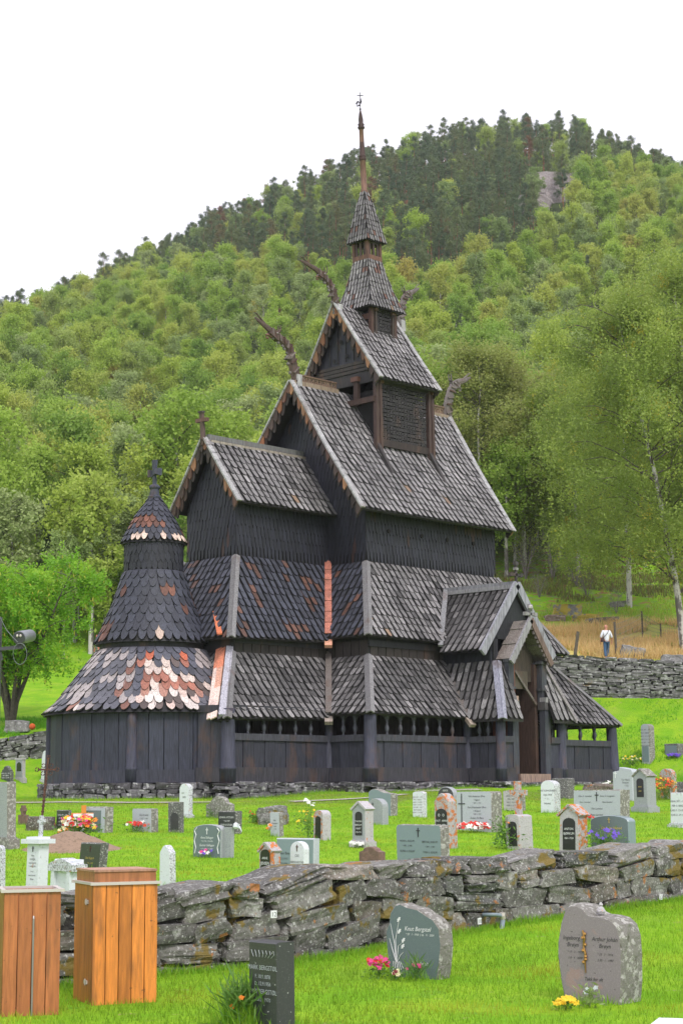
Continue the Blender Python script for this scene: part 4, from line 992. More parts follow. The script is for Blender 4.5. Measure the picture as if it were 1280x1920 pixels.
def woodmesh(name,tubes,m,n=5):
    mb=MB(); mb.smooth=True
    for k,(p,r) in enumerate(tubes): mb.tube(p,r,n if len(p)>5 else 4,cap=False,mi=0 if len(p)>5 else 1)
    me=bpy.data.meshes.new(name); me.from_pydata(mb.v,[],mb.f); me.materials.append(m); me.materials.append(M['barkdark'] if m is not M['twig'] else m); me.polygons.foreach_set('material_index',mb.m); me.polygons.foreach_set('use_smooth',[True]*len(mb.f)); me.update(); return me
def crownpts(rs,br,n,spread,strand=0,start=1,frac=2):
    B=np.array([[tuple(p) for p in b] for b in br]); k=B.shape[1]
    # a few clumps per branch, each a little cloud
    nc=len(br)*4; bi=rs.integers(0,len(br),nc); tt=rs.uniform(start,k-1.01,nc)*1.0; i=tt.astype(int); f=(tt-i)[:,None]
    C=B[bi,i]*(1-f)+B[bi,np.minimum(i+1,k-1)]*f; C+=rs.normal(size=C.shape)*spread*.5
    w=rs.uniform(.05,1.6,nc)**1.5; ci=rs.choice(nc,n,p=w/w.sum()); q=rs.normal(size=(n,3))*spread*.62; q[:,2]*=.75
    P=C[ci]+q
    if strand:
        m=n//frac; st=rs.uniform(0,1,m)*strand*rs.uniform(.3,1,m); ids=rs.integers(0,nc*6,m); cc=C[ids%nc]; o=np.random.default_rng(7).normal(size=(nc*6,3))*spread*.8
        P[:m]=cc+o[ids]+rs.normal(size=(m,3))*spread*.07; P[:m,2]-=st
    return P
def proto(kind,seed,h,nleaf,size):
    rs=np.random.default_rng(seed)
    if kind=='birch':
        tb,br=skel(rs,h,h*.17,30,.26,1.0,.8,lambda t:.35+1.1*math.sin(PI*min(1,max(0,t*.86+.1)))**.8,.019*h)
        P=crownpts(rs,br,nleaf,h*.05,h*.07); lm,bm=M['leaf'],M['bark']; v,f=leaves(P,size,rs,.2,.3)
    elif kind=='broad':
        tb,br=skel(rs,h,h*.21,28,.22,1.0,.35,lambda t:.45+math.sin(PI*min(1,t*.8+.2)),.016*h)
        P=crownpts(rs,br,nleaf,h*.055,0); lm,bm=M['leaf'],M['barkdark']; v,f=leaves(P,size*1.05,rs,.4)
    elif kind=='aspen':
        tb,br=skel(rs,h,h*.19,30,.3,.8,.2,lambda t:.5+math.sin(PI*min(1,t*.8+.15)),.013*h)
        P=crownpts(rs,br,nleaf,h*.045,0); lm,bm=M['leafgrey'],M['bark']; v,f=leaves(P,size,rs,.3)
    elif kind=='pine':
        tb,br=skel(rs,h,h*.17,24,.36,.3,-.1,lambda t:1.15*(1-t)**.7+.12,.014*h)
        B=[]; 
        P=crownpts(rs,br,nleaf,h*.032,0,start=1.6); lm,bm=M['pine'],M['barkred']; v,f=leaves(P,size*.95,rs,-.1,-.4,.3)
    elif kind=='spruce':
        tb,br=skel(rs,h,h*.17,50,.06,-.05,.3,lambda t:max(.06,1.15*(1-t)),.013*h)
        P=crownpts(rs,br,nleaf,h*.022,0,start=.5); lm,bm=M['pine'],M['barkdark']; v,f=leaves(P,size*.9,rs,.2,.2,.35)
    elif kind=='bush':
        tb,br=skel(rs,h,h*.5,24,.05,.9,.3,lambda t:.8,.02*h,stems=3)
        P=crownpts(rs,br,nleaf,h*.12,0,start=.5); lm,bm=M['leaf'],M['barkdark']; v,f=leaves(P,size*.9,rs,.3)
    elif kind=='bare':
        tb,br=skel(rs,h,h*.35,60,.1,1.0,.1,lambda t:.8,.012*h,stems=5)
        for _ in range(2):
            ext=[]
            for b in br[:160]:
                p=b[-2]; d=V(rs.normal(size=3))*.5+V((0,0,.6)); ext.append([p+d*(q*h*.03) for q in range(6)])
            br=br+ext; tb+= [(e[:5],[.012,.01,.008,.006,.004]) for e in ext]
        P=crownpts(rs,br,nleaf//4,h*.08,0); lm,bm=M['leafgrey'],M['twig']; v,f=leaves(P,size*.7,rs,.3)
    mt=woodmesh(kind+'_trunk',tb,bm); mc=npmesh(kind+'_crown',v,f,[lm])
    return mt,mc
PR={}
for kind,hs,nl,sz in (('birch',(10,10.5,9.5,11),8000,.25),('broad',(8,9),8000,.25),('aspen',(9.5,10),7000,.24),('pine',(12,13,11),5600,.29),('spruce',(9,),4200,.25),('bush',(3,),2400,.17),('bare',(5.5,),2600,.15)):
    PR[kind]=[proto(kind,100+i*7+len(kind),h,nl,sz) for i,h in enumerate(hs)]
LAB={'birch':('leafy birch with drooping light green twigs in the hillside wood','birch tree'),'broad':('round bushy green broadleaf tree in the hillside wood','tree'),'aspen':('pale grey-green tree with silvery leaves in the hillside wood','tree'),
 'pine':('dark green pine with a reddish trunk high on the hill','pine tree'),'spruce':('narrow dark spruce on the hill','spruce tree'),'bush':('low green bush at the edge of the wood','bush'),'bare':('grey half-bare tree among the green trees of the hillside','tree')}
NAME={'birch':'birch_tree','broad':'broadleaf_tree','aspen':'aspen_tree','pine':'pine_tree','spruce':'spruce_tree','bush':'bush','bare':'bare_tree'}
def tree(kind,i,x,y,s=1,rz=0,label=None,group='trees of the wood on the hillside',sx=1):
    o=empty(NAME[kind],(x,y,G(x,y)-.15),rz,label=label or LAB[kind][0],cat=LAB[kind][1],group=group); o.scale=(s*sx,s*sx,s)
    for nm,me in zip(('trunk','crown'),PR[kind][i]):
        c=bpy.data.objects.new(nm,me); COL.objects.link(c); c.parent=o
    return o
rs=np.random.default_rng(11)
PINEL=[(-400,640),(0,640),(150,615),(230,570),(300,560),(450,545),(600,540),(700,520),(780,560),(850,540),(900,500),(960,530),(1050,430),(1130,330),(1200,318),(1280,330),(1700,470)]
cand=[]
v=117.
while v<VC+14:
    sp=3.5+.0045*(v-117); half=.20*v+14; u=-half
    while u<half:
        uu=u+rs.uniform(-.42,.42)*sp; vv=v+rs.uniform(-.42,.42)*sp; u+=sp
        x,y=xy(uu,vv); z=G(x,y); px_,py_=pxx((x,y,z)); 
        nz=noise.noise(V((x*.03,y*.03,0))); q=rs.uniform()
        if vv<124 and uu>3 and px_>985: 
            if q<.35: cand.append((vv,x,y,'bush',q)); 
            continue
        top=py_-10/vv*FPX
        if px_>1010 and px_<1075 and py_>300 and py_<470 and q<.55: continue      # rocky clearing below the pines
        if py_<interp(PINEL,px_)+55*nz+rs.uniform(-14,14): k='pine' if q<.80 else ('spruce' if q<.84 else ('aspen' if q<.92 else 'birch'))
        elif (v>VC-95 and px_>1120 and q<.8) or (px_<175 and v>VC-75 and q<.9): k='pine'
        elif 720<px_<900 and py_<600+40*nz and q<.6 and px_<860: k='pine'
        else:
            q2=q+nz*.35
            k='birch' if q2<.46 else ('broad' if q2<.74 else ('aspen' if q2<.90 else ('bare' if q2<.955 else ('bush' if q2<.985 else 'spruce'))))
        cand.append((vv,x,y,k,q))
    v+=sp*.9
cand.sort(key=lambda c:c[0])
def hidden(c):
    px_,py_=pxx((c[1],c[2],G(c[1],c[2])+7)); return (px_<-60 or px_>1340) or (440<px_<900 and py_>1010) or (260<px_<930 and py_>1130)
near=[c for c in cand if not hidden(c)][:290]; ns_=set(id(c) for c in near)
for c in near:
    vv,x,y,k,q=c; n=len(PR[k]); i=int(q*997)%n; s=rs.uniform(.68,1.3)*(1.0 if k!='bush' else rs.uniform(.8,1.5))
    if 118<vv<135 and k in('birch','broad'): s*=1.12
    tree(k,i,x,y,s,rs.uniform(0,6.28),sx=rs.uniform(.74,1.0))
far=[c for c in cand if id(c) not in ns_]
# the rest of the wood: one object, trees instanced on points
src=bpy.data.collections.new('wood_sources'); order=[]
for k in PR:
    for i,(mt,mc) in enumerate(PR[k]):
        a=len(mt.vertices); 
        va=np.empty(a*3,dtype=np.float32); mt.vertices.foreach_get('co',va); b_=len(mc.vertices); vb=np.empty(b_*3,dtype=np.float32); mc.vertices.foreach_get('co',vb)
        fa=np.empty(len(mt.polygons)*4,dtype=np.int32); mt.loops.foreach_get('vertex_index',fa); fb=np.empty(len(mc.polygons)*4,dtype=np.int32); mc.loops.foreach_get('vertex_index',fb)
        wm=np.empty(len(mt.polygons),dtype=np.int32); mt.polygons.foreach_get('material_index',wm); wm=wm*2
        fa=fa.reshape(-1,4); fb=fb.reshape(-1,4)+a
        me=npmesh('tree_%02d'%len(order),np.concatenate([va,vb]).reshape(-1,3),np.concatenate([fa,fb]),[mt.materials[0],mc.materials[0],M['barkdark']],np.concatenate([wm,np.ones(len(fb))]))
        o=bpy.data.objects.new('tree_%02d'%len(order),me); src.objects.link(o); order.append((k,i))
me=bpy.data.meshes.new('distant_wood'); me.from_pydata([(c[1],c[2],G(c[1],c[2])-.2) for c in far],[],[])
ai=me.attributes.new('kind_index','INT','POINT'); ai.data.foreach_set('value',[order.index((c[3],int(c[4]*997)%len(PR[c[3]]))) for c in far])
ar=me.attributes.new('turn','FLOAT','POINT'); ar.data.foreach_set('value',list(rs.uniform(0,6.28,len(far))))
asz=me.attributes.new('size','FLOAT','POINT'); asz.data.foreach_set('value',[float(rs.uniform(.58,1.12)*(1.0 if c[3]!='pine' else .95)) for c in far])
wood=bpy.data.objects.new('distant_wood',me); COL.objects.link(wood); setp(wood,'dense mixed wood of birches and pines covering the hill','wood',kind='stuff')
ng=bpy.data.node_groups.new('scatter','GeometryNodeTree'); ng.interface.new_socket('Geometry',in_out='INPUT',socket_type='NodeSocketGeometry'); ng.interface.new_socket('Geometry',in_out='OUTPUT',socket_type='NodeSocketGeometry')
gi=ng.nodes.new('NodeGroupInput'); go=ng.nodes.new('NodeGroupOutput'); ip=ng.nodes.new('GeometryNodeInstanceOnPoints'); ci=ng.nodes.new('GeometryNodeCollectionInfo')
ci.inputs['Collection'].default_value=src; ci.inputs['Separate Children'].default_value=True; ci.inputs['Reset Children'].default_value=True
def na(n,t):
    a=ng.nodes.new('GeometryNodeInputNamedAttribute'); a.data_type=t; a.inputs[0].default_value=n; return a.outputs[0]
cx=ng.nodes.new('ShaderNodeCombineXYZ'); ng.links.new(na('turn','FLOAT'),cx.inputs[2])
ng.links.new(gi.outputs[0],ip.inputs['Points']); ng.links.new(ci.outputs[0],ip.inputs['Instance']); ip.inputs['Pick Instance'].default_value=True
ng.links.new(na('kind_index','INT'),ip.inputs['Instance Index']); ng.links.new(cx.outputs[0],ip.inputs['Rotation']); sz_=na('size','FLOAT'); mm_=ng.nodes.new('ShaderNodeMath'); mm_.operation='MULTIPLY'; mm_.inputs[1].default_value=.84; ng.links.new(sz_,mm_.inputs[0]); cs_=ng.nodes.new('ShaderNodeCombineXYZ'); ng.links.new(mm_.outputs[0],cs_.inputs[0]); ng.links.new(mm_.outputs[0],cs_.inputs[1]); ng.links.new(sz_,cs_.inputs[2]); ng.links.new(cs_.outputs[0],ip.inputs['Scale']); ng.links.new(ip.outputs[0],go.inputs[0])
md=wood.modifiers.new('scatter','NODES'); md.node_group=ng
# ---------------------------------------------------------------- single trees near the church
def fulltree(name,x,y,tubes,v,f,lm,bm,label,cat,extra=None):
    o=empty(name,(x,y,G(x,y)),0,label=label,cat=cat)
    c=bpy.data.objects.new('trunk',woodmesh('trunk',tubes,bm,8)); COL.objects.link(c); c.parent=o
    c=bpy.data.objects.new('crown',npmesh('crown',v,f,[lm])); COL.objects.link(c); c.parent=o
    return o
M['heroleaf']=mat('birch_leaf',(.21,.29,.06),.5,trans=.45,spec=.3,mix=((.35,.42,.60,(.36,.45,.09),.85),(.5,.61,.67,(.60,.45,.04),.6)),coords='Object')
M['heroleaf2']=mat('olive_birch_leaf',(.30,.36,.09),.5,trans=.5,spec=.3,mix=((.4,.42,.6,(.36,.38,.12),.8),(.6,.66,.70,(.6,.45,.05),.5)),coords='Object')
def hero(px_,D,h,R0,seed,lab,lean=(0,0),lm='heroleaf',nl=85000,size=.14,stems=1,t0=.16,strand=.13):
    rs=np.random.default_rng(seed); x,y=xy((px_-640)/FPX*D,D)
    tb,br=skel(rs,h,R0,64,t0,.7,1.0,lambda t:.35+1.05*math.sin(PI*min(1,max(0,t*.82+.14)))**.8,.0105*h,lean=lean,stems=stems)
    P=crownpts(rs,br,nl,h*.042,h*strand*.7,frac=3); v,f=leaves(P,size,rs,.2,.4)
    return fulltree('birch_tree',x,y,tb,v,f,M[lm],M['bark'],lab,'birch tree')
# camera-left is (-cy_, sy_) in the plane
cl_=V((-cy_,sy_,0))
hero(1280,92,19,4.3,41,'large birch with a leaning white trunk and hanging twigs above the upper stone wall',lean=(cl_.x*3.0,cl_.y*3.0),t0=.14,nl=80000)
hero(1335,95,21,5.0,42,'tall birch at the right edge with dense dark hanging foliage',lean=(cl_.x*1.5,cl_.y*1.5))
hero(1180,106,16.5,4.2,43,'middle birch with yellowing sprays left of the large leaning birch',lean=(0,0),nl=70000)
hero(905,119,16,3.0,44,'tall olive-green birch with a straight white stem just right of the nave roof',lm='heroleaf2',nl=34000,size=.18,t0=.3)
hero(985,121,14,3.6,45,'olive-green birch behind the portal gable between two taller birches',lm='heroleaf2',nl=34000,size=.18)
hero(1085,117,13,3.4,46,'birch with gold-flecked foliage at the edge of the meadow',nl=40000,size=.17)
# bright leafy tree on the left
rs=np.random.default_rng(77); D=84.3; xx,yy=xy((22-640)/FPX*D,D); h=8.3
tb,br=skel(rs,h,2.6,90,.30,.6,.75,lambda t:.55+.6*math.sin(PI*min(1,t*.8+.2)),.13,stems=6)
for p,r in tb:
    for q in p: pass
M['lime']=mat('bright_leaf',(.22,.46,.035),.5,trans=.5,spec=.3,mix=((.9,.45,.62,(.38,.60,.05),.8),(1.3,.58,.68,(.14,.34,.03),.6)),coords='Object')
P=crownpts(rs,br,64000,.42,.7,start=.6); v,f=leaves(P,.15,rs,.4)
lt=fulltree('leafy_tree',xx,yy,tb,v,f,M['lime'],M['barkdark'],'bright green spreading tree with many stems behind the left stone wall','tree')
M['pod']=mat('seed_pod',(.50,.46,.05),.6,trans=.3)
P2=P[rs.choice(len(P),2600)]; P2[:,2]-=.15; v,f=leaves(P2,.24,rs,0,2.5,.22); c=bpy.data.objects.new('seed_pods',npmesh('seed_pods',v,f,[M['pod']])); COL.objects.link(c); c.parent=lt
# ---------------------------------------------------------------- grass
def blades(n,v0,v1,wid,hgt,seed,filt=None):
    rs=np.random.default_rng(seed); v=np.sqrt(rs.uniform(v0*v0,v1*v1,n)); u=rs.uniform(-1,1,n)*(.205*v+.8)
    x=CP.x+u*cy_+v*sy_; y=CP.y-u*sy_+v*cy_; z=np.array([G(a,b) for a,b in zip(x,y)])
    if filt is not None: k=np.array([filt(a,b) for a,b in zip(x,y)]); x,y,z,v=x[k],y[k],z[k],v[k]; n=len(x)
    az=rs.uniform(0,2*PI,n); h=hgt*rs.uniform(.4,1.35,n); w=wid*rs.uniform(.6,1.3,n)*.5; lx,ly=rs.normal(size=(2,n))*h*.35
    V_=np.empty((n,3,3)); dx,dy=np.cos(az)*w,np.sin(az)*w
    V_[:,0]=np.stack([x-dx,y-dy,z-.01],1); V_[:,1]=np.stack([x+dx,y+dy,z-.01],1); V_[:,2]=np.stack([x+lx,y+ly,z+h],1)
    base=np.array([(.255,.46,.028)]); t=rs.uniform(0,1,n)[:,None]
    pn=np.array([noise.noise(V((a*.8,b*.8,2))) for a,b in zip(x,y)])[:,None]
    c=base*(.62+.6*t)*(1+.35*np.array([noise.noise(V((a*.22,b*.22,7))) for a,b in zip(x,y)])[:,None])+np.array([(.13,.02,.01)])*np.clip(pn*2.2+rs.normal(size=(n,1))*.25,0,1)
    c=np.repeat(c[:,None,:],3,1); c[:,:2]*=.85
    return V_.reshape(-1,3),c.reshape(-1,3)
M['grass']=mat('grass_blade',attr=True,rough=.6,spec=.2,trans=.35)
parts=[blades(120000,12.5,29.5,.010,.062,1),blades(150000,26,66,.020,.05,2)]
vv=np.concatenate([p[0] for p in parts]); cc=np.concatenate([p[1] for p in parts])
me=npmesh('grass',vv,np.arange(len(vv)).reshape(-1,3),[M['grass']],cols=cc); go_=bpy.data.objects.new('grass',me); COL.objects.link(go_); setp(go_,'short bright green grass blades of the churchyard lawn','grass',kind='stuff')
# long straw grass and herbs behind the upper wall
def blades2(n,seed,region,wid,hgt,base,alt):
    rs=np.random.default_rng(seed); v=rs.uniform(region[0],region[1],n); u=rs.uniform(region[2],region[3],n)
    x=CP.x+u*cy_+v*sy_; y=CP.y-u*sy_+v*cy_; k=np.array([noise.noise(V((a*.35,b*.35,9)))>-.12 for a,b in zip(x,y)]); x,y=x[k],y[k]; n=len(x); z=np.array([G(a,b) for a,b in zip(x,y)])
    az=rs.uniform(0,2*PI,n); h=hgt*rs.uniform(.4,1.3,n); w=wid*rs.uniform(.6,1.3,n)*.5; lx,ly=rs.normal(size=(2,n))*h*.3
    V_=np.empty((n,3,3)); dx,dy=np.cos(az)*w,np.sin(az)*w
    V_[:,0]=np.stack([x-dx,y-dy,z-.01],1); V_[:,1]=np.stack([x+dx,y+dy,z-.01],1); V_[:,2]=np.stack([x+lx,y+ly,z+h],1)
    t=rs.uniform(0,1,(n,1)); c=np.array([base])*t+np.array([alt])*(1-t); return V_.reshape(-1,3),np.repeat(c,3,0)
ps=[blades2(26000,5,(89,101,8.5,20),.05,.5,(.80,.62,.30),(.62,.42,.18)),blades2(14000,6,(90,117,7,24),.07,.28,(.25,.45,.04),(.38,.38,.08)),blades2(9000,8,(108,118,7,24),.09,.35,(.14,.22,.05),(.24,.16,.08)),blades2(9000,9,(81.5,88,-17,-9),.04,.2,(.15,.42,.02),(.12,.3,.02)),blades2(16000,10,(66,87,11,20),.04,.12,(.15,.42,.02),(.2,.4,.03))]
vv=np.concatenate([p[0] for p in ps]); cc=np.concatenate([p[1] for p in ps])
me=npmesh('dry_grass',vv,np.arange(len(vv)).reshape(-1,3),[M['grass']],cols=cc); o=bpy.data.objects.new('dry_grass',me); COL.objects.link(o); setp(o,'straw-coloured and green rough grass on the slope behind the church','grass',kind='stuff')
# path strip below the church
def strip(name,pix,wd,m,label,lift=.012):
    P=[cast(a,b) for a,b in pix]; vs=[];Q=[]
    for a,b in zip(P,P[1:]):
        for k in range(8): Q.append(a.lerp(b,k/8))
    Q.append(P[-1])
    for i,p in enumerate(Q):
        d=(Q[min(i+1,len(Q)-1)]-Q[max(0,i-1)]).normalized(); n=V((-d.y,d.x,0)).normalized()
        for s in (-1,1):
            q=p+n*s*wd/2*(1+.2*noise.noise(p*2)); q.z=G(q.x,q.y)+lift; vs.append(q)
    me=bpy.data.meshes.new(name); me.from_pydata([tuple(q) for q in vs],[],[(2*i,2*i+1,2*i+3,2*i+2) for i in range(len(Q)-1)]); me.materials.append(m)
    o=bpy.data.objects.new(name,me); COL.objects.link(o); return setp(o,label,'path',kind='structure')
M['gravel']=mat('pale_gravel',(.42,.38,.34),.95,mix=((30,.5,.6,(.25,.24,.2),.6),),coords='World')
strip('path',[(30,1506),(120,1505),(240,1506),(400,1505)],.38,M['gravel'],'thin pale gravel path crossing the lawn at the foot of the apse',.03)
strip('path',[(545,1504),(640,1500),(720,1495),(760,1490)],.38,M['gravel'],'thin pale path in front of the south wall',.03)
strip('path',[(770,1484),(850,1482),(900,1481)],.9,M['gravel'],'grey worn path leading to the portal',.02)
# ================================================================ GRAVES
M['granite']=mat('grey_granite',(.33,.35,.37),.6,mix=((70,.5,.6,(.16,.17,.18),.7),(45,.6,.66,(.55,.55,.54),.6)),bump=(60,.25),coords='World')
M['granlight']=mat('light_granite',(.46,.49,.54),.55,mix=((60,.5,.62,(.30,.32,.36),.6),(8,.62,.7,(.3,.3,.3),.3)),coords='World')
M['blue']=mat('blue_grey_polished',(.20,.26,.29),.28,mix=((80,.5,.65,(.28,.34,.37),.5),),coords='World')
M['green']=mat('green_grey_polished',(.13,.17,.18),.25,mix=((90,.5,.65,(.18,.225,.24),.6),),coords='World')
M['pinkg']=mat('mauve_granite',(.24,.205,.225),.3,mix=((30,.64,.68,(.05,.045,.05),.8),(3,.60,.66,(.36,.22,.20),.6),(80,.5,.65,(.33,.29,.31),.6)),coords='World')
M['dark']=mat('dark_granite',(.045,.047,.05),.3,mix=((70,.55,.65,(.10,.10,.105),.6),(25,.68,.70,(.55,.55,.55),.9)),coords='World')
M['rough']=mat('rough_broken_stone',(.22,.21,.19),.95,mix=((14,.52,.58,(.50,.49,.46),.75),(9,.6,.68,(.10,.09,.07),.6)),bump=(22,1.2),coords='World')
M['roughdark']=mat('rough_dark_side',(.13,.13,.125),.95,mix=((26,.56,.60,(.50,.50,.49),.8),),bump=(22,1.0),coords='World')
M['white']=mat('white_marble',(.66,.69,.74),.6,mix=((12,.6,.66,(.33,.32,.31),.5),(7,.68,.71,(.5,.16,.05),.7)),bump=(20,.3),coords='World')
M['whitesp']=mat('speckled_white_stone',(.60,.62,.66),.8,mix=((34,.52,.56,(.13,.12,.12),.75),(6,.64,.68,(.5,.17,.04),.7)),bump=(25,.8),coords='World')
M['lichen']=mat('orange_lichened_stone',(.42,.40,.41),.9,mix=((9,.50,.56,(.56,.16,.02),.95),(30,.56,.6,(.18,.16,.14),.7),(11,.66,.69,(.6,.6,.58),.8)),bump=(20,.9),coords='World')
M['lichenw']=mat('pale_stone_with_orange_spots',(.46,.44,.46),.9,mix=((7,.62,.66,(.56,.18,.03),.9),(30,.58,.62,(.22,.2,.2),.7)),bump=(20,.7),coords='World')
M['brownst']=mat('brown_stone',(.16,.10,.08),.85,mix=((12,.5,.6,(.25,.15,.12),.6),),bump=(15,.7),coords='World')
M['black']=mat('black_plaque',(.018,.018,.02),.2)
M['tw']=mat('white_lettering',(.75,.76,.78),.5); M['tk']=mat('black_lettering',(.03,.03,.035),.5); M['tg']=mat('gold_lettering',(.62,.45,.12),.4,metal=.3)
M['bronze']=mat('bronze',(.42,.24,.07),.35,metal=.8)
M['rust']=mat('rusty_iron',(.07,.03,.025),.9,mix=((30,.5,.6,(.18,.09,.06),.7),),coords='World')
_fc=bpy.data.curves.new('f','FONT')
def textmesh(lines,font_w=1.0,shear=0,extr=.0):
    "list of (string, x, z, size) -> verts (x,z,depth), faces"
    V2=[];F=[]
    for (s,x,z,size) in lines:
        cu=bpy.data.curves.new('t','FONT'); cu.body=s; cu.size=size; cu.align_x='CENTER'; cu.align_y='CENTER'; cu.shear=shear; cu.extrude=extr; cu.resolution_u=2
        ob=bpy.data.objects.new('t',cu); me=bpy.data.meshes.new_from_object(ob); n=len(V2)
        for v in me.vertices: V2.append((x+v.co.x*font_w,z+v.co.y,v.co.z))
        for p in me.polygons: F.append(tuple(i+n for i in p.vertices))
        bpy.data.objects.remove(ob); bpy.data.curves.remove(cu); bpy.data.meshes.remove(me)
    return V2,F
def arc(cx_,cz,rx,rz,a0,a1,n): return [(cx_+rx*math.cos(math.radians(a0+(a1-a0)*i/n)),cz+rz*math.sin(math.radians(a0+(a1-a0)*i/n))) for i in range(n+1)]
def outline(kind,w,h):
    a=w/2
    if kind=='rect': return [(-a,0),(a,0),(a,h),(-a,h)]
    if kind=='soft': return [(-a,0),(a,0)]+arc(a-.06*w,h-.06*w,.06*w,.06*w,0,90,4)+arc(-a+.06*w,h-.06*w,.06*w,.06*w,90,180,4)
    if kind=='taper': return [(-a,0),(a,0),(a*.9,h),(-a*.9,h)]
    if kind=='round': return [(-a,0),(a,0)]+arc(0,h-a*.75,a,a*.75,0,180,10)
    if kind=='arch': return [(-a,0),(a,0)]+arc(0,h-.13*w,a,.13*w,0,180,10)
    if kind=='point': return [(-a,0),(a,0),(a*.92,h-.4*w),(a*.3,h-.06*w),(0,h),(-a*.3,h-.06*w),(-a*.92,h-.4*w)]
    if kind=='gable': return [(-a,0),(a,0),(a,h-.38*w),(0,h),(-a,h-.38*w)]
    if kind=='obelisk': return [(-a,0),(a,0),(a*.8,h-.5*w),(a*.4,h-.08*w),(0,h),(-a*.4,h-.08*w),(-a*.8,h-.5*w)]
    if kind=='wave': return [(-a,0),(a,0),(a,h*.80)]+[(a*.7,h*.84),(a*.4,h*.85),(a*.1,h*.90),(-a*.2,h*.97),(-a*.5,h),(-a*.8,h*.97),(-a,h*.88)]
    if kind=='slant': return [(-a,0),(a,0),(a,h*.86),(a*.9,h*.93),(-a*.1,h*.99),(-a*.3,h),(-a*.36,h*.90),(-a,h*.86)]
    if kind=='step': return [(-a,0),(a,0),(a,h*.6),(a*.8,h*.62),(a*.8,h*.75),(a*.5,h*.78)]+arc(0,h*.78,a*.5,h*.22,0,180,6)+[(-a*.5,h*.78),(-a*.8,h*.75),(-a*.8,h*.62),(-a,h*.6)]
    if kind=='hump': return [(-a,0),(a,0),(a,h*.62),(a*.72,h*.70)]+arc(0,h*.72,a*.6,h*.28,0,180,8)+[(-a*.72,h*.68),(-a,h*.6)]
    if kind=='knut': return [(-.28*w*2*.72,0),(.40*w,0),(.46*w,h*.15),(.5*w,h*.45),(.47*w,h*.68),(.36*w,h*.80),(.22*w,h*.86),(.08*w,h*.93),(-.10*w,h*.955),(-.24*w,h),(-.33*w,h*.975),(-.42*w,h*.86),(-.44*w,h*.72),(-.5*w,h*.60),(-.47*w,h*.30)]
    if kind=='ing': return [(-.38*w,0),(.42*w,0),(.48*w,h*.2),(.5*w,h*.5),(.49*w,h*.68),(.44*w,h*.80),(.34*w,h*.865),(.2*w,h*.885),(.06*w,h*.89),(-.02*w,h*.91),(-.08*w,h*.965),(-.18*w,h*.995),(-.27*w,h),(-.35*w,h*.96),(-.43*w,h*.80),(-.49*w,h*.6),(-.5*w,h*.45),(-.46*w,h*.18)]
    return outline('rect',w,h)
def solve(K,d,px_):
    c=(px_-640)/FPX; q=K-CP; return (c*q.dot(fw)-q.dot(rt))/(d.dot(rt)-c*d.dot(fw))
def solvez(K,py_):
    c=(960-py_)/FPX; q=K-CP; Z=V((0,0,1)); return (c*q.dot(fw)-q.dot(up))/(Z.dot(up)-c*Z.dot(fw))
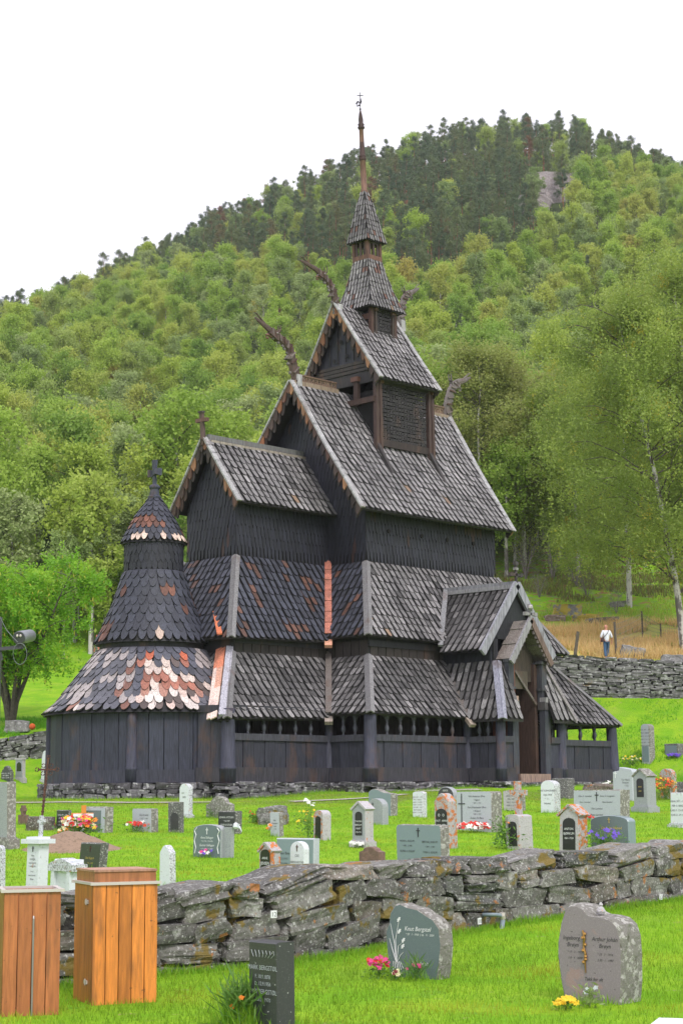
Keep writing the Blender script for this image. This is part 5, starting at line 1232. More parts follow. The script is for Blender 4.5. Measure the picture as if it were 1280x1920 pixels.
def grave(px0,pxs,px1,yt,yb,kind,fm,sm_,label,text=None,tm='tk',rot=0,lean=0,K=None,plaque=None,roof=None,plinth=None,group=None,cross=None,bevel=True,cat='gravestone',name='gravestone',shear=0,extra=None,fwd=0):
    K=K or cast(pxs,yb,vmin=10); rr_=random.Random(int(px0*13+yt)); lean=lean or rr_.uniform(-.035,.035); a=math.radians(rot+rr_.uniform(-6,6)); n=V((-math.cos(a),-math.sin(a),0)); A=V((-n.y,n.x,0)); B=-n
    w=abs(solve(K,-A,px0)); t=max(.08,abs(solve(K,B,px1))); h=solvez(K,yt)
    C=K-A*(w/2); C.z=G(C.x,C.y) if fwd==0 else K.z; Z=V((math.sin(lean)*A.x,math.sin(lean)*A.y,math.cos(lean))); h+=K.z-C.z
    root=empty(name,tuple(C),0,label=label,cat=cat,group=group)
    F=lambda s,z,b=0: C+A*s+Z*z+B*b
    mb=MB(); z0=0
    if plinth:
        ph=plinth*h; pw=w*1.28; hh=ph/2; q=MB(); q.box(F(0,hh-.05,t/2),(pw/2,t*.66,hh+.05),(A,B,Z)); q.box(F(0,ph+.012,t/2),(pw*.43,t*.56,.02),(A,B,Z)); q.build('plinth',M[sm_],root); z0=ph
    ol=[(s,z) for s,z in outline(kind,w,h-z0)]; ol=[(s,z-.12 if (z<=0 and not plinth) else z) for s,z in ol]
    bz=min(.018,w*.03,t*.15) if bevel else .001; cx_=sum(s for s,_ in ol)/len(ol); cz_=sum(z for _,z in ol)/len(ol)
    k=1-bz*2/w; k2=1-bz*2/h
    fr=[F(cx_+(s-cx_)*k,z0+cz_+(z-cz_)*k2,0) for s,z in ol]; md_=[F(s,z0+z,bz) for s,z in ol]; bk=[F(s,z0+z,t) for s,z in ol]; m=len(ol)
    mb.add(fr,[tuple(range(m))],mi=0); mb.add(fr+md_,[(i,i+m,(i+1)%m+m,(i+1)%m) for i in range(m)],mi=1)
    # rough sides: subdivided and pushed about
    nd=4; ring=[]
    for d_ in range(nd+1):
        rr=[]
        for (s,z) in ol:
            p=F(s,z0+z,bz+(t-bz)*d_/nd); amp=.012 if sm_ in('rough','roughdark','lichen') and 0<d_<nd else .002; p=p+noise.noise_vector(p*14)*amp*2; rr.append(p)
        ring+=rr
    ring[:m]=md_
    mb.add(ring,[(d_*m+i,(d_+1)*m+i,(d_+1)*m+(i+1)%m,d_*m+(i+1)%m) for d_ in range(nd) for i in range(m)]+[tuple(nd*m+i for i in range(m-1,-1,-1))],mi=1)
    mb.build('stone',[M[fm],M[sm_]],root)
    if roof:
        q=MB(); hh=h; ov=w*.06
        for s in(-1,1):
            p0=F(0,hh+.02,t/2); p1=F(s*(w/2+ov),hh-.38*w+.0,t/2); d=(p1-p0); nn=d.normalized().cross(B); q.box((p0+p1)/2,(d.length/2,t/2+ov,.022),(d.normalized(),B,nn))
        q.build('cap',M[roof],root)
    if plaque:
        (pw,pz0,pz1)=plaque; q=MB(); pts=[(-pw*w/2,pz0*h),(pw*w/2,pz0*h)]+arc(0,pz1*h-pw*w*.35,pw*w/2,pw*w*.35,0,180,8)
        q.prism([F(s,z,-.008) for s,z in pts],B*.02); q.build('plaque',M['black'],root)
    if text:
        hs=[]
        for (s,x,z,size) in text: hs.append((s,x*w,z*h,size*h))
        v2,f2=textmesh(hs,.95,shear); off=-.012 if plaque else -.003
        me=MB(); me.add([F(x,z,off-d_) for x,z,d_ in v2],f2); me.build('inscription',M[tm],root)
    if cross:
        (x,z,s,cm)=cross; q=MB(); x*=w;z*=h;s*=h; tk_=.012 if s>.5*h else s*.05; q.box(F(x,z,-.005),(tk_,.006,s*.5),(A,B,Z)); q.box(F(x,z+s*.18,-.0056),(min(s*.26,.11) if s>.5*h else s*.26,.006,tk_),(A,B,Z)); q.build('cross',M[cm],root)
    if extra: extra(root,F,w,h,t,A,B,Z)
    return root,F,w,h
def ln(*a): return [(s,x,z,k) for s,x,z,k in a]
gen=lambda n,z0=.72,dz=.09,k=.06,x=0: [(('ANNA','PER O.','LARS','KARI','OLA','MARTA')[i%6]+' '+('1871 - 1943','BERGE','F. 12.4.1899','D. 3.9.1961')[i%4],x,z0-dz*i,k) for i in range(n)]
# --- in front of the wall
def knutx(root,F,w,h,t,A,B,Z):
    q=MB()
    for k,(x0,z0,x1,z1,x2,z2) in enumerate(((-.30,.2,-.33,.45,-.40,.72),(-.30,.2,-.31,.5,-.24,.80),(-.30,.2,-.37,.38,-.42,.52),(-.29,.2,-.26,.42,-.2,.46),(-.3,.18,-.22,.3,-.17,.34))):
        q.tube([F(x0*w,z0*h,-.004),F(x1*w,z1*h,-.004),F(x2*w,z2*h,-.004)],[.004,.004,.002],4)
    for x,z in ((-.25,.78),(-.17,.50),(-.24,.62),(-.18,.42)): q.box(F(x*w,z*h,-.004),(.012,.002,.028),(A,B,(Z+A*.5).normalized())); q.box(F(x*w,z*h,-.0045),(.02,.002,.007),(A,B,Z))
    for k in range(6): q.bar(F((-.30+.025*(k-2))*w,.21*h,-.004),F((-.30+.035*(k-2)+.02)*w,(.08+.02*(k%3))*h,-.004),.006,.003)
    q.build('flower_engraving',M['tw'],root)
grave(722,828,850,1697,1838,'knut','green','rough','green-grey polished gravestone with a slanting top and a white engraved flower',[('Knut Bergstøl',.08,.66,.085),('* 27 · 1 · 1918  † 26 · 11 · 2004',.12,.585,.040),('Takk for alt',.12,.20,.062)],'tw',shear=.25,extra=knutx)
def ingx(root,F,w,h,t,A,B,Z):
    q=MB(); q.tube([F(-.08*w,.74*h,-.012),F(-.055*w,.66*h,-.014),F(-.075*w,.58*h,-.012),F(-.05*w,.50*h,-.014),F(-.065*w,.42*h,-.012),F(-.06*w,.30*h,-.006)],[.008,.012,.010,.012,.009,.004],6)
    for z,s in ((.70,1),(.66,-1),(.59,1),(.53,-1),(.47,1),(.41,-1),(.44,1)): q.lathe(F((-.065+.018*s)*w,z*h,-.016),[(.003,-.012),(.016,-.002),(.013,.012),(.003,.02)],7)
    q.build('bronze_rose',M['bronze'],root)
    q=MB(); q.lathe(F(.08*w,.90*h,t*.4),[(.03,0),(.045,.03),(.03,.06),(.012,.075),(.022,.09),(.01,.115)],8); q.build('bird_figure',M['lichenw'],root)
grave(1047,1170,1207,1700,1885,'ing','pinkg','rough','mauve polished double gravestone with a scooped top and a bronze rose',[('Ingeborg',-.27,.655,.062),('Brøyn',-.25,.585,.062),('* 17 · 3 · 1923',-.22,.51,.034),('† 8 · 4 · 2000',-.22,.45,.034),('Arthur Johán',.24,.655,.062),('Brøyn',.24,.585,.062),('* 23 · 5 · 1914',.24,.50,.034),('† 30 · 1 · 1997',.24,.44,.034),('Takk for alt',.05,.24,.05)],'tk',shear=.25,extra=ingx)
def markx(root,F,w,h,t,A,B,Z):
    q=MB(); 
    for k in range(7): 
        x=(-.38+.127*k)*w; q.tube([F(x,.90*h,-.004),F(x+.03*w,.86*h,-.004),F(x*.8,.82*h,-.004)],.004,4)
    q.build('leaf_engraving',M['granite'],root)
K_=onZs=None
grave(467,521,553,1768,1940,'rect','dark','dark','small dark square-topped gravestone with a column of worn white lettering in the foreground grass',[('MARK BERGSTØL',0,.70,.075),('F. 10.9.1878',0,.60,.062),('D. 12.9.1956',0,.52,.062),('MARI BERGSTØL',0,.43,.075),('1882 - 1970',0,.34,.062)],'granlight',extra=markx,K=V(zat(521,1936,-2.46)),fwd=1)
q=MB(); c=zat(1306,1925,-2.42); q.box(c,(.27,.36,.03),(V((.9,.43,0)),V((-.43,.9,0)),V((0,0,1)))); o=q.build('grave_slab',M['white'],None); setp(o,'white flat slab cut by the lower right corner','grave slab')
# --- behind the wall, left to right
grave(-22,14,30,1466,1592,'taper','granite','rough','tall grey granite pillar gravestone at the left edge with orange lichen at its foot',plinth=.14,rot=0,extra=lambda root,F,w,h,t,A,B,Z:[MBx(root,F,w,h,t,A,B,Z)] if False else None)
def ped(root,F,w,h,t,A,B,Z):
    q=MB(); q.box(F(0,h+.02,t/2),(w*.75,t*.85,.035),(A,B,Z)); q.box(F(0,h+.06,t/2),(w*.5,t*.6,.03),(A,B,Z)); q.build('cap',M['white'],root)
    q=MB(); q.bar(F(.1*w,h+.08,t*.6),F(.12*w,h+.42,t*.6),.05,.05,A); q.bar(F(-.15*w,h+.33,t*.6),F(.38*w,h+.34,t*.6),.045,.045); q.build('cross',M['whitesp'],root)
grave(48,71,89,1580,1668,'rect','white','white','slim white stone pedestal with a flat cap and a thin lichened cross on top',[('Her',0,.72,.06),('HVILER',0,.64,.06),('ANE KIRSTIE',0,.56,.045),('* 1832 † 1901',0,.49,.045),('Fred',0,.38,.05),('med hennes',0,.30,.05),('minne',0,.22,.05)],'tk',cross=(0,.86,.12,'tk'),extra=ped,K=V(atD(71,1668,27.5)),fwd=1)
grave(-12,3,9,1585,1668,'round','whitesp','whitesp','narrow speckled white gravestone cut by the left edge just above the wall',K=V(atD(3,1668,27)),fwd=1)
grave(2,20,26,1436,1468,'step','dark','roughdark','small dark stepped gravestone by the far left wall',gen(3,.5,.15,.11),'tw')
def capx(m): 
    def f(root,F,w,h,t,A,B,Z):
        q=MB(); q.box(F(0,h+.03,t/2),(w*.56,t*.62,.04),(A,B,Z)); q.build('cap',M[m],root)
    return f
grave(29,43,48,1424,1468,'rect','granite','lichenw','grey gravestone with a flat cap and dark plaque near the far left wall',None,plaque=(.6,.45,.88),plinth=.12,extra=capx('lichenw'))
grave(77,89,95,1407,1473,'obelisk','white','whitesp','tall pointed white gravestone beside the corner of the apse',plinth=.12)
grave(34,50,54,1528,1547,'rect','brownst','brownst','tiny reddish stone with a cross-shaped top in the lawn',extra=lambda root,F,w,h,t,A,B,Z:(lambda q:(q.box(F(0,h+.12,t/2),(.05,.05,.14),(A,B,Z)),q.box(F(0,h+.14,t/2),(.11,.045,.045),(A,B,Z)),q.build('cross',M['brownst'],root)))(MB()))
# rusty cross
K=cast(77,1556,vmin=10); root=empty('iron_cross',tuple(K),0,label='tall leaning rusty iron cross with ornate arms standing in a rough stone',cat='grave cross'); A=V((.707,-.707,0)); Z=V((.707*.085,-.707*.085,1)); H=solvez(K,1420)
q=MB(); q.bar(K,K+Z*H,.055,.05,A); c=K+Z*(H*.83); q.bar(c-A*.24,c+A*.24,.05,.05)
for p in (c-A*.26,c+A*.26,K+Z*H,c+A*.1+Z*.1,c-A*.1+Z*.1,c+A*.1-Z*.1,c-A*.1-Z*.1):
    for k in range(4): q.tube([p+A*(.05*math.cos(k*PI/2+a*.6))+Z*(.05*math.sin(k*PI/2+a*.6)) for a in range(3)],.014,5)
for k in range(9): q.box(K+Z*(H*(.1+.075*k)),(.04,.035,.02),(A,V((.7,.7,0)),V((0,0,1))))
q.build('shaft',M['rust'],root); q=MB(); rstone(q,K+V((0,0,.1)),(.36,.22,.24),(A,V((.7,.7,0)),V((0,0,1))),(.12,.10,.09)); q.build('foot_stone',M['stone'],root)
grave(105,128,133,1519,1557,'rect','dark','roughdark','small dark gravestone with white lines of writing left of the flower mound',gen(4,.75,.17,.12),'tw',lean=.05)
grave(115,150,158,1531,1564,'wave','brownst','granlight','brown wavy-topped gravestone half hidden by the funeral flowers')
def framex(root,F,w,h,t,A,B,Z):
    q=MB(); q.prism([F(-.46*w,.02,-.006),F(.30*w,.02,-.006),F(.30*w,.86*h,-.006),F(-.46*w,.86*h,-.006)],B*.02); q.build('plaque',M['green'],root)
grave(157,197,212,1513,1562,'rect','granlight','rough','pale granite gravestone framing a dark green panel behind the orange cross',[('EMMA BERGE',-.08,.66,.11),('1920 - 1998',-.08,.5,.09)],'tg',extra=framex)
def tiltx(root,F,w,h,t,A,B,Z): pass
grave(147,186,200,1580,1630,'rect','dark','roughdark','glossy black gravestone tilting to one side beside the soil mound',[('Olav Nygard',0,.40,.13),('1931 - 2003',.05,.2,.09)],'tg',lean=.16,cross=(0,.76,.24,'rust'))
def shrine(root,F,w,h,t,A,B,Z):
    q=MB()
    for s in(-1,1): q.box(F(s*w*.40,h*.35,-.02),(w*.08,.035,h*.4),(A,B,Z))
    q.build('pilaster',M['white'],root)
    q=MB(); q.box(F(0,h*.74,t/2-.02),(w*.62,t*.75,.05),(A,B,Z)); q.prism([F(-w*.62,h*.78,-.06),F(w*.62,h*.78,-.06),F(w*.5,h*.9,-.06),F(0,h*1.04,-.06),F(-w*.5,h*.9,-.06)],B*(t*1.3)); q.build('cap',M['whitesp'],root)
grave(100,137,156,1612,1672,'rect','white','white','small white temple-shaped grave monument with a low gable just above the wall',K=V(atD(137,1672,25.5)),fwd=1,extra=shrine)
grave(178,210,222,1630,1672,'rect','white','white','sloping white marble edge showing above the right-hand wooden bin',K=V(atD(210,1672,26.5)),fwd=1)
grave(299,319,330,1585,1655,'point','white','whitesp','pointed white gravestone with orange lichen on its top by the wooden bin',K=V(atD(319,1655,30)),fwd=1)
grave(248,285,297,1516,1561,'soft','granlight','rough','light grey gravestone with red and white flowers at its left foot',[('Ole Drivdal',.1,.72,.13),('* 1920  † 1998',.1,.57,.09)],'tk',shear=.2)
grave(315,340,345,1504,1562,'rect','roughdark','roughdark','dark weathered square-topped gravestone left of the white round one',extra=lambda root,F,w,h,t,A,B,Z:(lambda q:(q.prism([F(s,z,-.004) for s,z in [(-w*.3,h*.1),(w*.3,h*.1)]+arc(0,h*.5,w*.3,h*.16,0,180,8)],B*.01),q.build('arched_panel',M['dark'],root)))(MB()))
grave(336,354,361,1469,1534,'round','white','whitesp','tall round-topped white gravestone below the stone footing of the church',[('H.F.',-.1,.72,.08),('1890',0,.60,.08)],'tk',plinth=.08)
grave(386,432,440,1493,1536,'hump','rough','rough','rough grey lichen-speckled stone with a humped top')
grave(408,441,453,1521,1564,'rect','dark','roughdark','low dark gravestone with two bands of white writing behind the green-grey one',[('JOHN A. NYSTUEN',0,.72,.13),('* 12.2.1909',0,.56,.11),('GURI NYSTUEN',0,.38,.13),('* 1912 † 1990',0,.20,.11)],'tw')
def selx(root,F,w,h,t,A,B,Z):
    q=MB(); q.box(F(w*.62,h*.46,t*.75),(w*.14,t*.3,h*.46),(A,B,Z)); q.build('side_stone',M['granite'],root)
    q=MB(); 
    for s in (-1,1): q.tube([F(s*w*.42,h*.12,-.005),F(s*w*.38,h*.3,-.005),F(s*w*.44,h*.5,-.005),F(s*w*.38,h*.68,-.005),F(s*w*.44,h*.8,-.005),F(s*w*.36,h*.9,-.005)],.010,5)
    q.build('leaf_border',M['tw'],root)
    q=MB(); c=F(w*.85,h*.87,t*.8); q.lathe(c,[(.03,0),(.06,.04),(.05,.1),(.02,.13)],8)
    for k in range(4): q.tube([c+V((0,0,.05)),c+A*(.05+.03*k)+Z*(.1-.03*k),c+A*(.12+.02*k)+Z*(.09-.05*k)],[.02,.015,.006],5)
    q.build('dove_figure',M['white'],root)
grave(361,414,424,1546,1609,'arch','green','granite','green-grey gravestone with leafy white borders and white writing for a couple',[('Anna Selhagen',0,.60,.10),('* 9·3·1910  † 9·2·1994',0,.49,.06),('Gunnar Selhagen',0,.37,.10),('* 3·9·1908  † 1·4·2000',0,.26,.06)],'tw',shear=.2,cross=(0,.80,.2,'tw'),extra=selx)
K=cast(510,1546,vmin=10); q=MB(); rstone(q,K+V((.1,.1,.18)),(.40,.3,.30),(V((.7,-.7,0)),V((.7,.7,0)),V((0,0,1))),(.17,.165,.16),n=7,rough=.22); o=q.build('memorial_boulder',M['stone'],None); setp(o,'rounded rough grey boulder used as a grave marker behind the small white stone','boulder')
grave(507,525,532,1523,1569,'soft','granlight','rough','small white leaning gravestone with orange flowers at its foot in front of a boulder',[('Nils',0,.66,.10),('Fossheim',0,.54,.10),('* 1899',0,.41,.08),('† 1975',0,.30,.08)],'tk',lean=-.05)
grave(587,605,620,1519,1576,'round','lichen','lichenw','orange-lichened gravestone with a sunken dark door panel and a yellow plant beside it',plaque=(.55,.05,.8))
gx=grave(660,685,700,1505,1590,'gable','granite','lichenw','grey gable-topped gravestone on a plinth with a dark arched plaque',[('TORSTEIN',0,.58,.05),('BERGUM',0,.50,.055),('MARIT',0,.42,.055),('1850-1921',0,.34,.045)],'tw',plaque=(.52,.27,.80),roof='lichenw',plinth=.13)
grave(689,718,728,1497,1547,'round','granite','granite','pale grey round-topped gravestone between the plaque stone and the wavy green one',cross=(-.15,.75,.2,'tk'))
grave(690,733,745,1479,1530,'wave','blue','rough','blue-green gravestone with a wavy top behind the round-topped one',cross=(-.32,.5,.25,'tg'))
grave(773,792,800,1484,1533,'arch','white','whitesp','small white gravestone covered with close red and black writing',gen(7,.78,.10,.07),'rust')
grave(486,510,526,1583,1632,'gable','lichen','lichen','small bright orange house-shaped gravestone with a black arched plaque on the wall top',[('ANNE',0,.46,.13),('JENSEN',0,.26,.16)],'tw',plaque=(.72,.04,.80),roof='lichen',K=V(atD(510,1632,31)),fwd=1)
grave(517,588,598,1572,1624,'rect','blue','granlight','wide blue-grey granite gravestone with blue lettering close behind the wall',[('Einar Bøe',-.28,.5,.13),('2·2·1915',-.28,.32,.10),('7·9·1996',-.28,.16,.10)],'tk',K=V(atD(588,1630,33.5)),fwd=1)
grave(543,570,579,1578,1632,'round','white','white','ornate white round-topped little gravestone in front of the wide blue-grey one',[('OLE',0,.52,.12),('HERMUNDSTAD',0,.3,.10)],'tk',cross=(0,.78,.22,'rust'),K=V(atD(570,1634,31)),fwd=1)
grave(672,712,722,1588,1612,'hump','brownst','brownst','low scalloped reddish-brown stone peeping over the wall top',K=V(atD(712,1614,30.5)),fwd=1)
grave(743,828,843,1547,1612,'soft','blue','rough','wide pale blue-grey granite gravestone with a black cross and two columns of names',[('NOAH L. EGGUM',-.25,.52,.085),('* 1892   † 1985',-.25,.38,.07),('SIGRID A. EGGUM',-.25,.22,.085),('BERTHA J. EGGUM',.25,.50,.085),('* 1897   † 1981',.25,.36,.07),('TORA L. EGGUM',.25,.20,.085)],'tk',cross=(0,.78,.27,'tk'),K=V(atD(828,1612,32)),fwd=1)
grave(814,843,858,1487,1592,'point','lichen','lichen','tall orange-lichened gravestone with a black double-arched plaque',[('O',-.14,.60,.07),('O',.14,.60,.07),('KNUT   ANNA',0,.50,.05),('1869  1874',0,.42,.05),('MOEN  MOEN',0,.34,.05)],'tw',plaque=(.72,.10,.72),K=None)
grave(820,850,858,1475,1500,'round','dark','granite','dark curved gravestone partly hidden behind the orange-lichened one',[('BERGE',0,.7,.2)],'tw')
grave(855,922,941,1484,1561,'soft','granlight','rough','large pale grey family gravestone with a tall thin cross and many lines of script',[('Nils Andersen Øvre',.08,.88,.07),('f. Eggum',.08,.79,.06),('* 1875  † 1960',.08,.71,.05),('Kari Johannesdtr Øvre',.08,.60,.07),('f. Borgund',.08,.51,.06),('* 1881  † 1969',.08,.43,.05),('Anders N. Øvre',.08,.33,.07),('f. Berge',.08,.24,.06),('* 1910 † 1990',.08,.15,.05)],'tk',shear=.25,cross=(-.34,.55,.8,'tk'))
grave(943,977,985,1483,1521,'rect','lichenw','rough','brownish gravestone with worn writing just behind the large pale family stone',gen(4,.75,.16,.10),'tk')
def crx(root,F,w,h,t,A,B,Z):
    q=MB(); q.bar(F(.05*w,h-.02,t/2),F(.05*w,h*1.95,t/2),.13,.12,A); c=F(.05*w,h*1.62,t/2); q.bar(c-A*.22,c+A*.22,.12,.12); q.build('cross',M['lichen'],root)
grave(949,975,999,1527,1594,'arch','lichenw','lichenw','white and orange stone cross standing on a faceted vault-shaped base',plaque=(.6,.1,.8),extra=crx)
grave(1013,1039,1050,1463,1524,'round','white','whitesp','white round-topped gravestone with black bands of lettering near the portal',[('HANS KLINGENBERG',0,.68,.08),('1866-1938',0,.55,.08),('* 1.1.',0,.43,.08),('MINNE',0,.28,.08)],'tk')
grave(1033,1065,1076,1459,1498,'soft','roughdark','roughdark','dark rough square gravestone close to the church corner')
grave(1047,1086,1102,1511,1592,'point','lichenw','lichen','stone with a mossy orange gable and black arched plaque at the right',[('ANTON',0,.50,.07),('BJØRKUM',0,.40,.07),('1861-1934',0,.30,.06)],'tw',plaque=(.6,.05,.74),roof='lichen',K=V(atD(1086,1598,36)),fwd=1)
grave(1074,1163,1180,1481,1540,'rect','granlight','rough','very wide pale granite family gravestone with faint script and a cross',[('Olav A. Lauvstad',-.25,.80,.09),('Anna O. Laugesen',.22,.80,.09),('Guro  Lauvstad',-.25,.6,.08),('Hans Lauvstad',.22,.6,.08),('Olav Lauvstad',0,.38,.09),('Ragna Lauvstad',0,.18,.09)],'tk',shear=.2,cross=(0,.78,.3,'tk'))
q=MB(); K=cast(1120,1481,vmin=10); rstone(q,K+V((0,0,.08)),(.55,.3,.14),(V((.7,-.7,0)),V((.7,.7,0)),V((0,0,1))),(.16,.12,.11)); o=q.build('flat_stone',M['stone'],None); setp(o,'low flat brown stone behind the very wide family gravestone','stone')
grave(1149,1186,1196,1438,1502,'slant','granlight','granlight','pale split-topped gravestone with an engraved plant standing near the church corner',[('Tor Næss',.15,.62,.08),('Bergum',.15,.54,.08),('* 1921',.2,.44,.06),('Takk for alt',.1,.22,.05)],'tk',cross=(-.36,.78,.2,'tw'))
grave(1188,1214,1230,1443,1524,'gable','granite','granite','grey monument on a plinth with a dark green arched plaque and mossy gable',[('INGER',0,.60,.04),('LARS',0,.50,.04)],'tg',plaque=(.5,.36,.80),plinth=.13,roof='rough')
grave(1107,1179,1192,1529,1590,'arch','green','blue','olive-green polished gravestone with gold writing and purple flowers in front',[('Ola Helge Natvad',.05,.62,.11),('* 8·5·1940  † 10·12·1998',.05,.45,.06)],'tg',shear=.15,cross=(0,.85,.16,'tg'),K=V(atD(1179,1592,36)),fwd=1)
grave(1237,1262,1269,1441,1498,'round','lichen','lichen','orange-stained rounded gravestone with red and yellow flowers at its foot')
grave(1268,1286,1296,1466,1492,'rect','roughdark','roughdark','small grey gravestone cut by the right edge')
grave(1256,1288,1298,1486,1553,'taper','white','whitesp','white gravestone on a low base cut by the right edge',gen(4,.75,.13,.08),'tk',plinth=.09)
def slabx(root,F,w,h,t,A,B,Z):
    q=MB(); q.prism([F(-.4*w,.05*h,-.01),F(.38*w,.05*h,-.01),F(.38*w,.44*h,-.01),F(-.4*w,.44*h,-.01)],B*.02); q.build('plaque',M['blue'],root)
grave(1203,1218,1228,1357,1433,'round','granlight','rough','tall slender grey gravestone alone on the grassy slope to the right',gen(6,.85,.08,.045),'tk',extra=slabx)
grave(1245,1270,1287,1394,1421,'rect','roughdark','roughdark','squat dark gravestone with a smooth slate panel on the slope at the right edge',extra=lambda root,F,w,h,t,A,B,Z:(lambda q:(q.prism([F(-.42*w,.0,-.01),F(.42*w,.0,-.01),F(.42*w,.85*h,-.01),F(-.42*w,.85*h,-.01)],B*.02),q.build('plaque',M['blue'],root)))(MB()))
# ---------------------------------------------------------------- flowers
def pmat(n,c): 
    if n not in M: M[n]=mat(n,c,.6,trans=.25)
    return M[n]
M['herb']=mat('herb_leaf',(.10,.22,.035),.6,trans=.3,mix=((20,.5,.6,(.2,.3,.06),.5),),coords='World')
FC={'red':(.65,.03,.02),'pink':(.70,.06,.25),'orange':(.85,.25,.02),'yellow':(.85,.60,.03),'white':(.80,.80,.76),'purple':(.16,.08,.55),'cream':(.8,.75,.45),'dark':(.2,.02,.03),'silver':(.50,.56,.55)}
def plant(px_,py_,wid,hgt,cols,nfl,label,name='flower_clump',cat='flowers',K=None,nl=160,leafcol='herb',ls=.05,fs=.028,spike=False,seed=0):
    K=K or cast(px_,py_,vmin=8); r=random.Random(seed+int(px_*7+py_)); rs=np.random.default_rng(int(px_)); root=empty(name,tuple(K),0,label=label,cat=cat)
    P=rs.normal(size=(nl,3))*np.array([wid*.24,wid*.24,hgt*.26])+np.array([K.x,K.y,K.z+hgt*.42]); P[:,2]=np.maximum(P[:,2],K.z+.01)
    v,f=leaves(P,ls*(1.6 if spike else 1),rs,.2,-1.6 if spike else 0,.07 if spike else .35); me=npmesh('foliage',v,f,[M[leafcol]]); c=bpy.data.objects.new('foliage',me); COL.objects.link(c); c.parent=root; c.matrix_parent_inverse=Matrix.Translation(K).inverted()
    st=MB()
    for _ in range(max(6,nl//20)): 
        a=r.uniform(0,6.28); d=r.random()*wid*.35; st.tube([K,K+V((d*.5*math.cos(a),d*.5*math.sin(a),hgt*.5)),K+V((d*math.cos(a),d*math.sin(a),hgt*r.uniform(.6,1)))],.004,4)
    st.build('stem',M[leafcol],root)
    for cn in sorted(set(cols)):
        m=MB()
        for _ in range(max(1,int(nfl*cols.count(cn)/len(cols)))):
            a=r.uniform(0,6.28); d=math.sqrt(r.random())*wid*.45; c=K+V((d*math.cos(a),d*math.sin(a),hgt*r.uniform(.55,1.05)*(1-.35*(d/wid)**1)))
            nrm=V((-.5+r.uniform(-.5,.5),-.5+r.uniform(-.5,.5),.8)).normalized(); t1=nrm.orthogonal().normalized(); t2=nrm.cross(t1); k=fs*r.uniform(.7,1.2)
            for p in range(5):
                b=p*2*PI/5; e=(t1*math.cos(b)+t2*math.sin(b)); g=(t1*math.cos(b+PI/2)+t2*math.sin(b+PI/2))
                m.add([c,c+e*k*.6+g*k*.42+nrm*k*.25,c+e*k*1.1+nrm*k*.2,c+e*k*.6-g*k*.42+nrm*k*.25],[(0,1,2,3)])
        m.build('petals',pmat('petal_'+cn,FC[cn]),root)
    return root
plant(710,1832,.30,.22,['pink','pink','red'],34,'pink and crimson carnations at the left foot of the slanting green-grey stone',K=V(zat(710,1834,-2.45)))
plant(738,1836,.16,.12,['cream','dark'],10,'cream and dark red pansies between the pink flowers and the gravestone',K=V(zat(742,1838,-2.45)),nl=60)
plant(778,1838,.26,.20,['pink'],4,'leafy green plant with a few pink buds in front of the slanting gravestone',K=V(zat(780,1840,-2.45)),ls=.09,spike=True)
plant(1058,1890,.24,.11,['yellow'],42,'bright yellow pansies at the foot of the mauve gravestone',K=V(zat(1060,1892,-2.45)),nl=70,fs=.026)
plant(1100,1888,.22,.22,['silver'],3,'silvery feathery leaves beside the yellow pansies',K=V(zat(1105,1888,-2.45)),leafcol='leafgrey',ls=.07,nl=90,cat='plant',name='silver_plant')
plant(462,1915,.42,.30,['orange'],6,'tall grassy tuft with orange flowers in front of the small dark gravestone',K=V(zat(466,1925,-2.46)),nl=520,ls=.16,spike=True,cat='plant',name='grass_tuft')
plant(390,1608,.5,.16,['purple','pink','white','purple'],22,'purple, pink and white pansies before the couple\'s green-grey stone',K=None,nl=60,fs=.045)
plant(258,1560,.85,.28,['red','white','red'],26,'red and white flowers with silver leaves left of the light grey gravestone',nl=160,ls=.08,fs=.05)
plant(150,1573,.95,.56,['red','orange','white','yellow','red','pink','cream'],120,'large funeral bouquet of red, orange, white and yellow flowers on the soil mound',name='flower_bouquet',nl=420,ls=.10,fs=.06)
plant(180,1558,.7,.55,['red','cream','red'],46,'red and cream flowers spilling right of the big bouquet',name='flower_bouquet',nl=200,ls=.10,fs=.055)
plant(119,1568,.28,.2,['orange','cream'],16,'small orange and cream pot of flowers at the left end of the mound',nl=50,fs=.045)
plant(510,1567,.30,.30,['orange','orange','white'],26,'bright orange posy leaning on the small white gravestone',nl=50,fs=.05)
plant(480,1543,.5,.35,['red'],6,'leafy green plants growing beside the grave boulder',nl=200,ls=.09)
plant(578,1574,.6,.8,['yellow'],14,'tall feathery yellow plant beside the orange-lichened stone',nl=260,ls=.08,fs=.035,leafcol='yellowherb' if 'yellowherb' in M else 'herb',name='tall_plant',cat='plant')
plant(582,1570,.4,1.15,['white'],6,'white daisies on tall stalks above the yellow plant',nl=30,fs=.06)
plant(670,1590,.35,.14,['white'],26,'tuft of small white flowers in front of the plinth with the arched plaque',nl=40,fs=.05)
plant(885,1562,.95,.24,['red','red','white'],54,'row of red begonias along the foot of the large pale family stone',nl=120,fs=.07)
plant(950,1592,.75,.75,['orange'],3,'green bushy plant growing against the base of the stone cross',nl=480,ls=.10,cat='plant',name='leafy_plant')
plant(1140,1590,.85,.42,['purple'],26,'mound of yellow-green leaves topped with purple flowers at the olive-green stone',K=V(atD(1130,1592,35.5)),nl=620,ls=.06,fs=.045)
plant(1104,1540,.3,.2,['red'],9,'red roses at the left foot of the very wide family stone',nl=40,fs=.06)
plant(1247,1500,.85,.75,['orange','red','yellow'],70,'tall orange and yellow flowers before the orange-stained gravestone',nl=400,ls=.13,fs=.05,spike=True)
plant(1185,1435,1.2,.45,['cream','yellow'],22,'green plants with cream flowers left of the tall slender gravestone',nl=240,ls=.12,fs=.05)
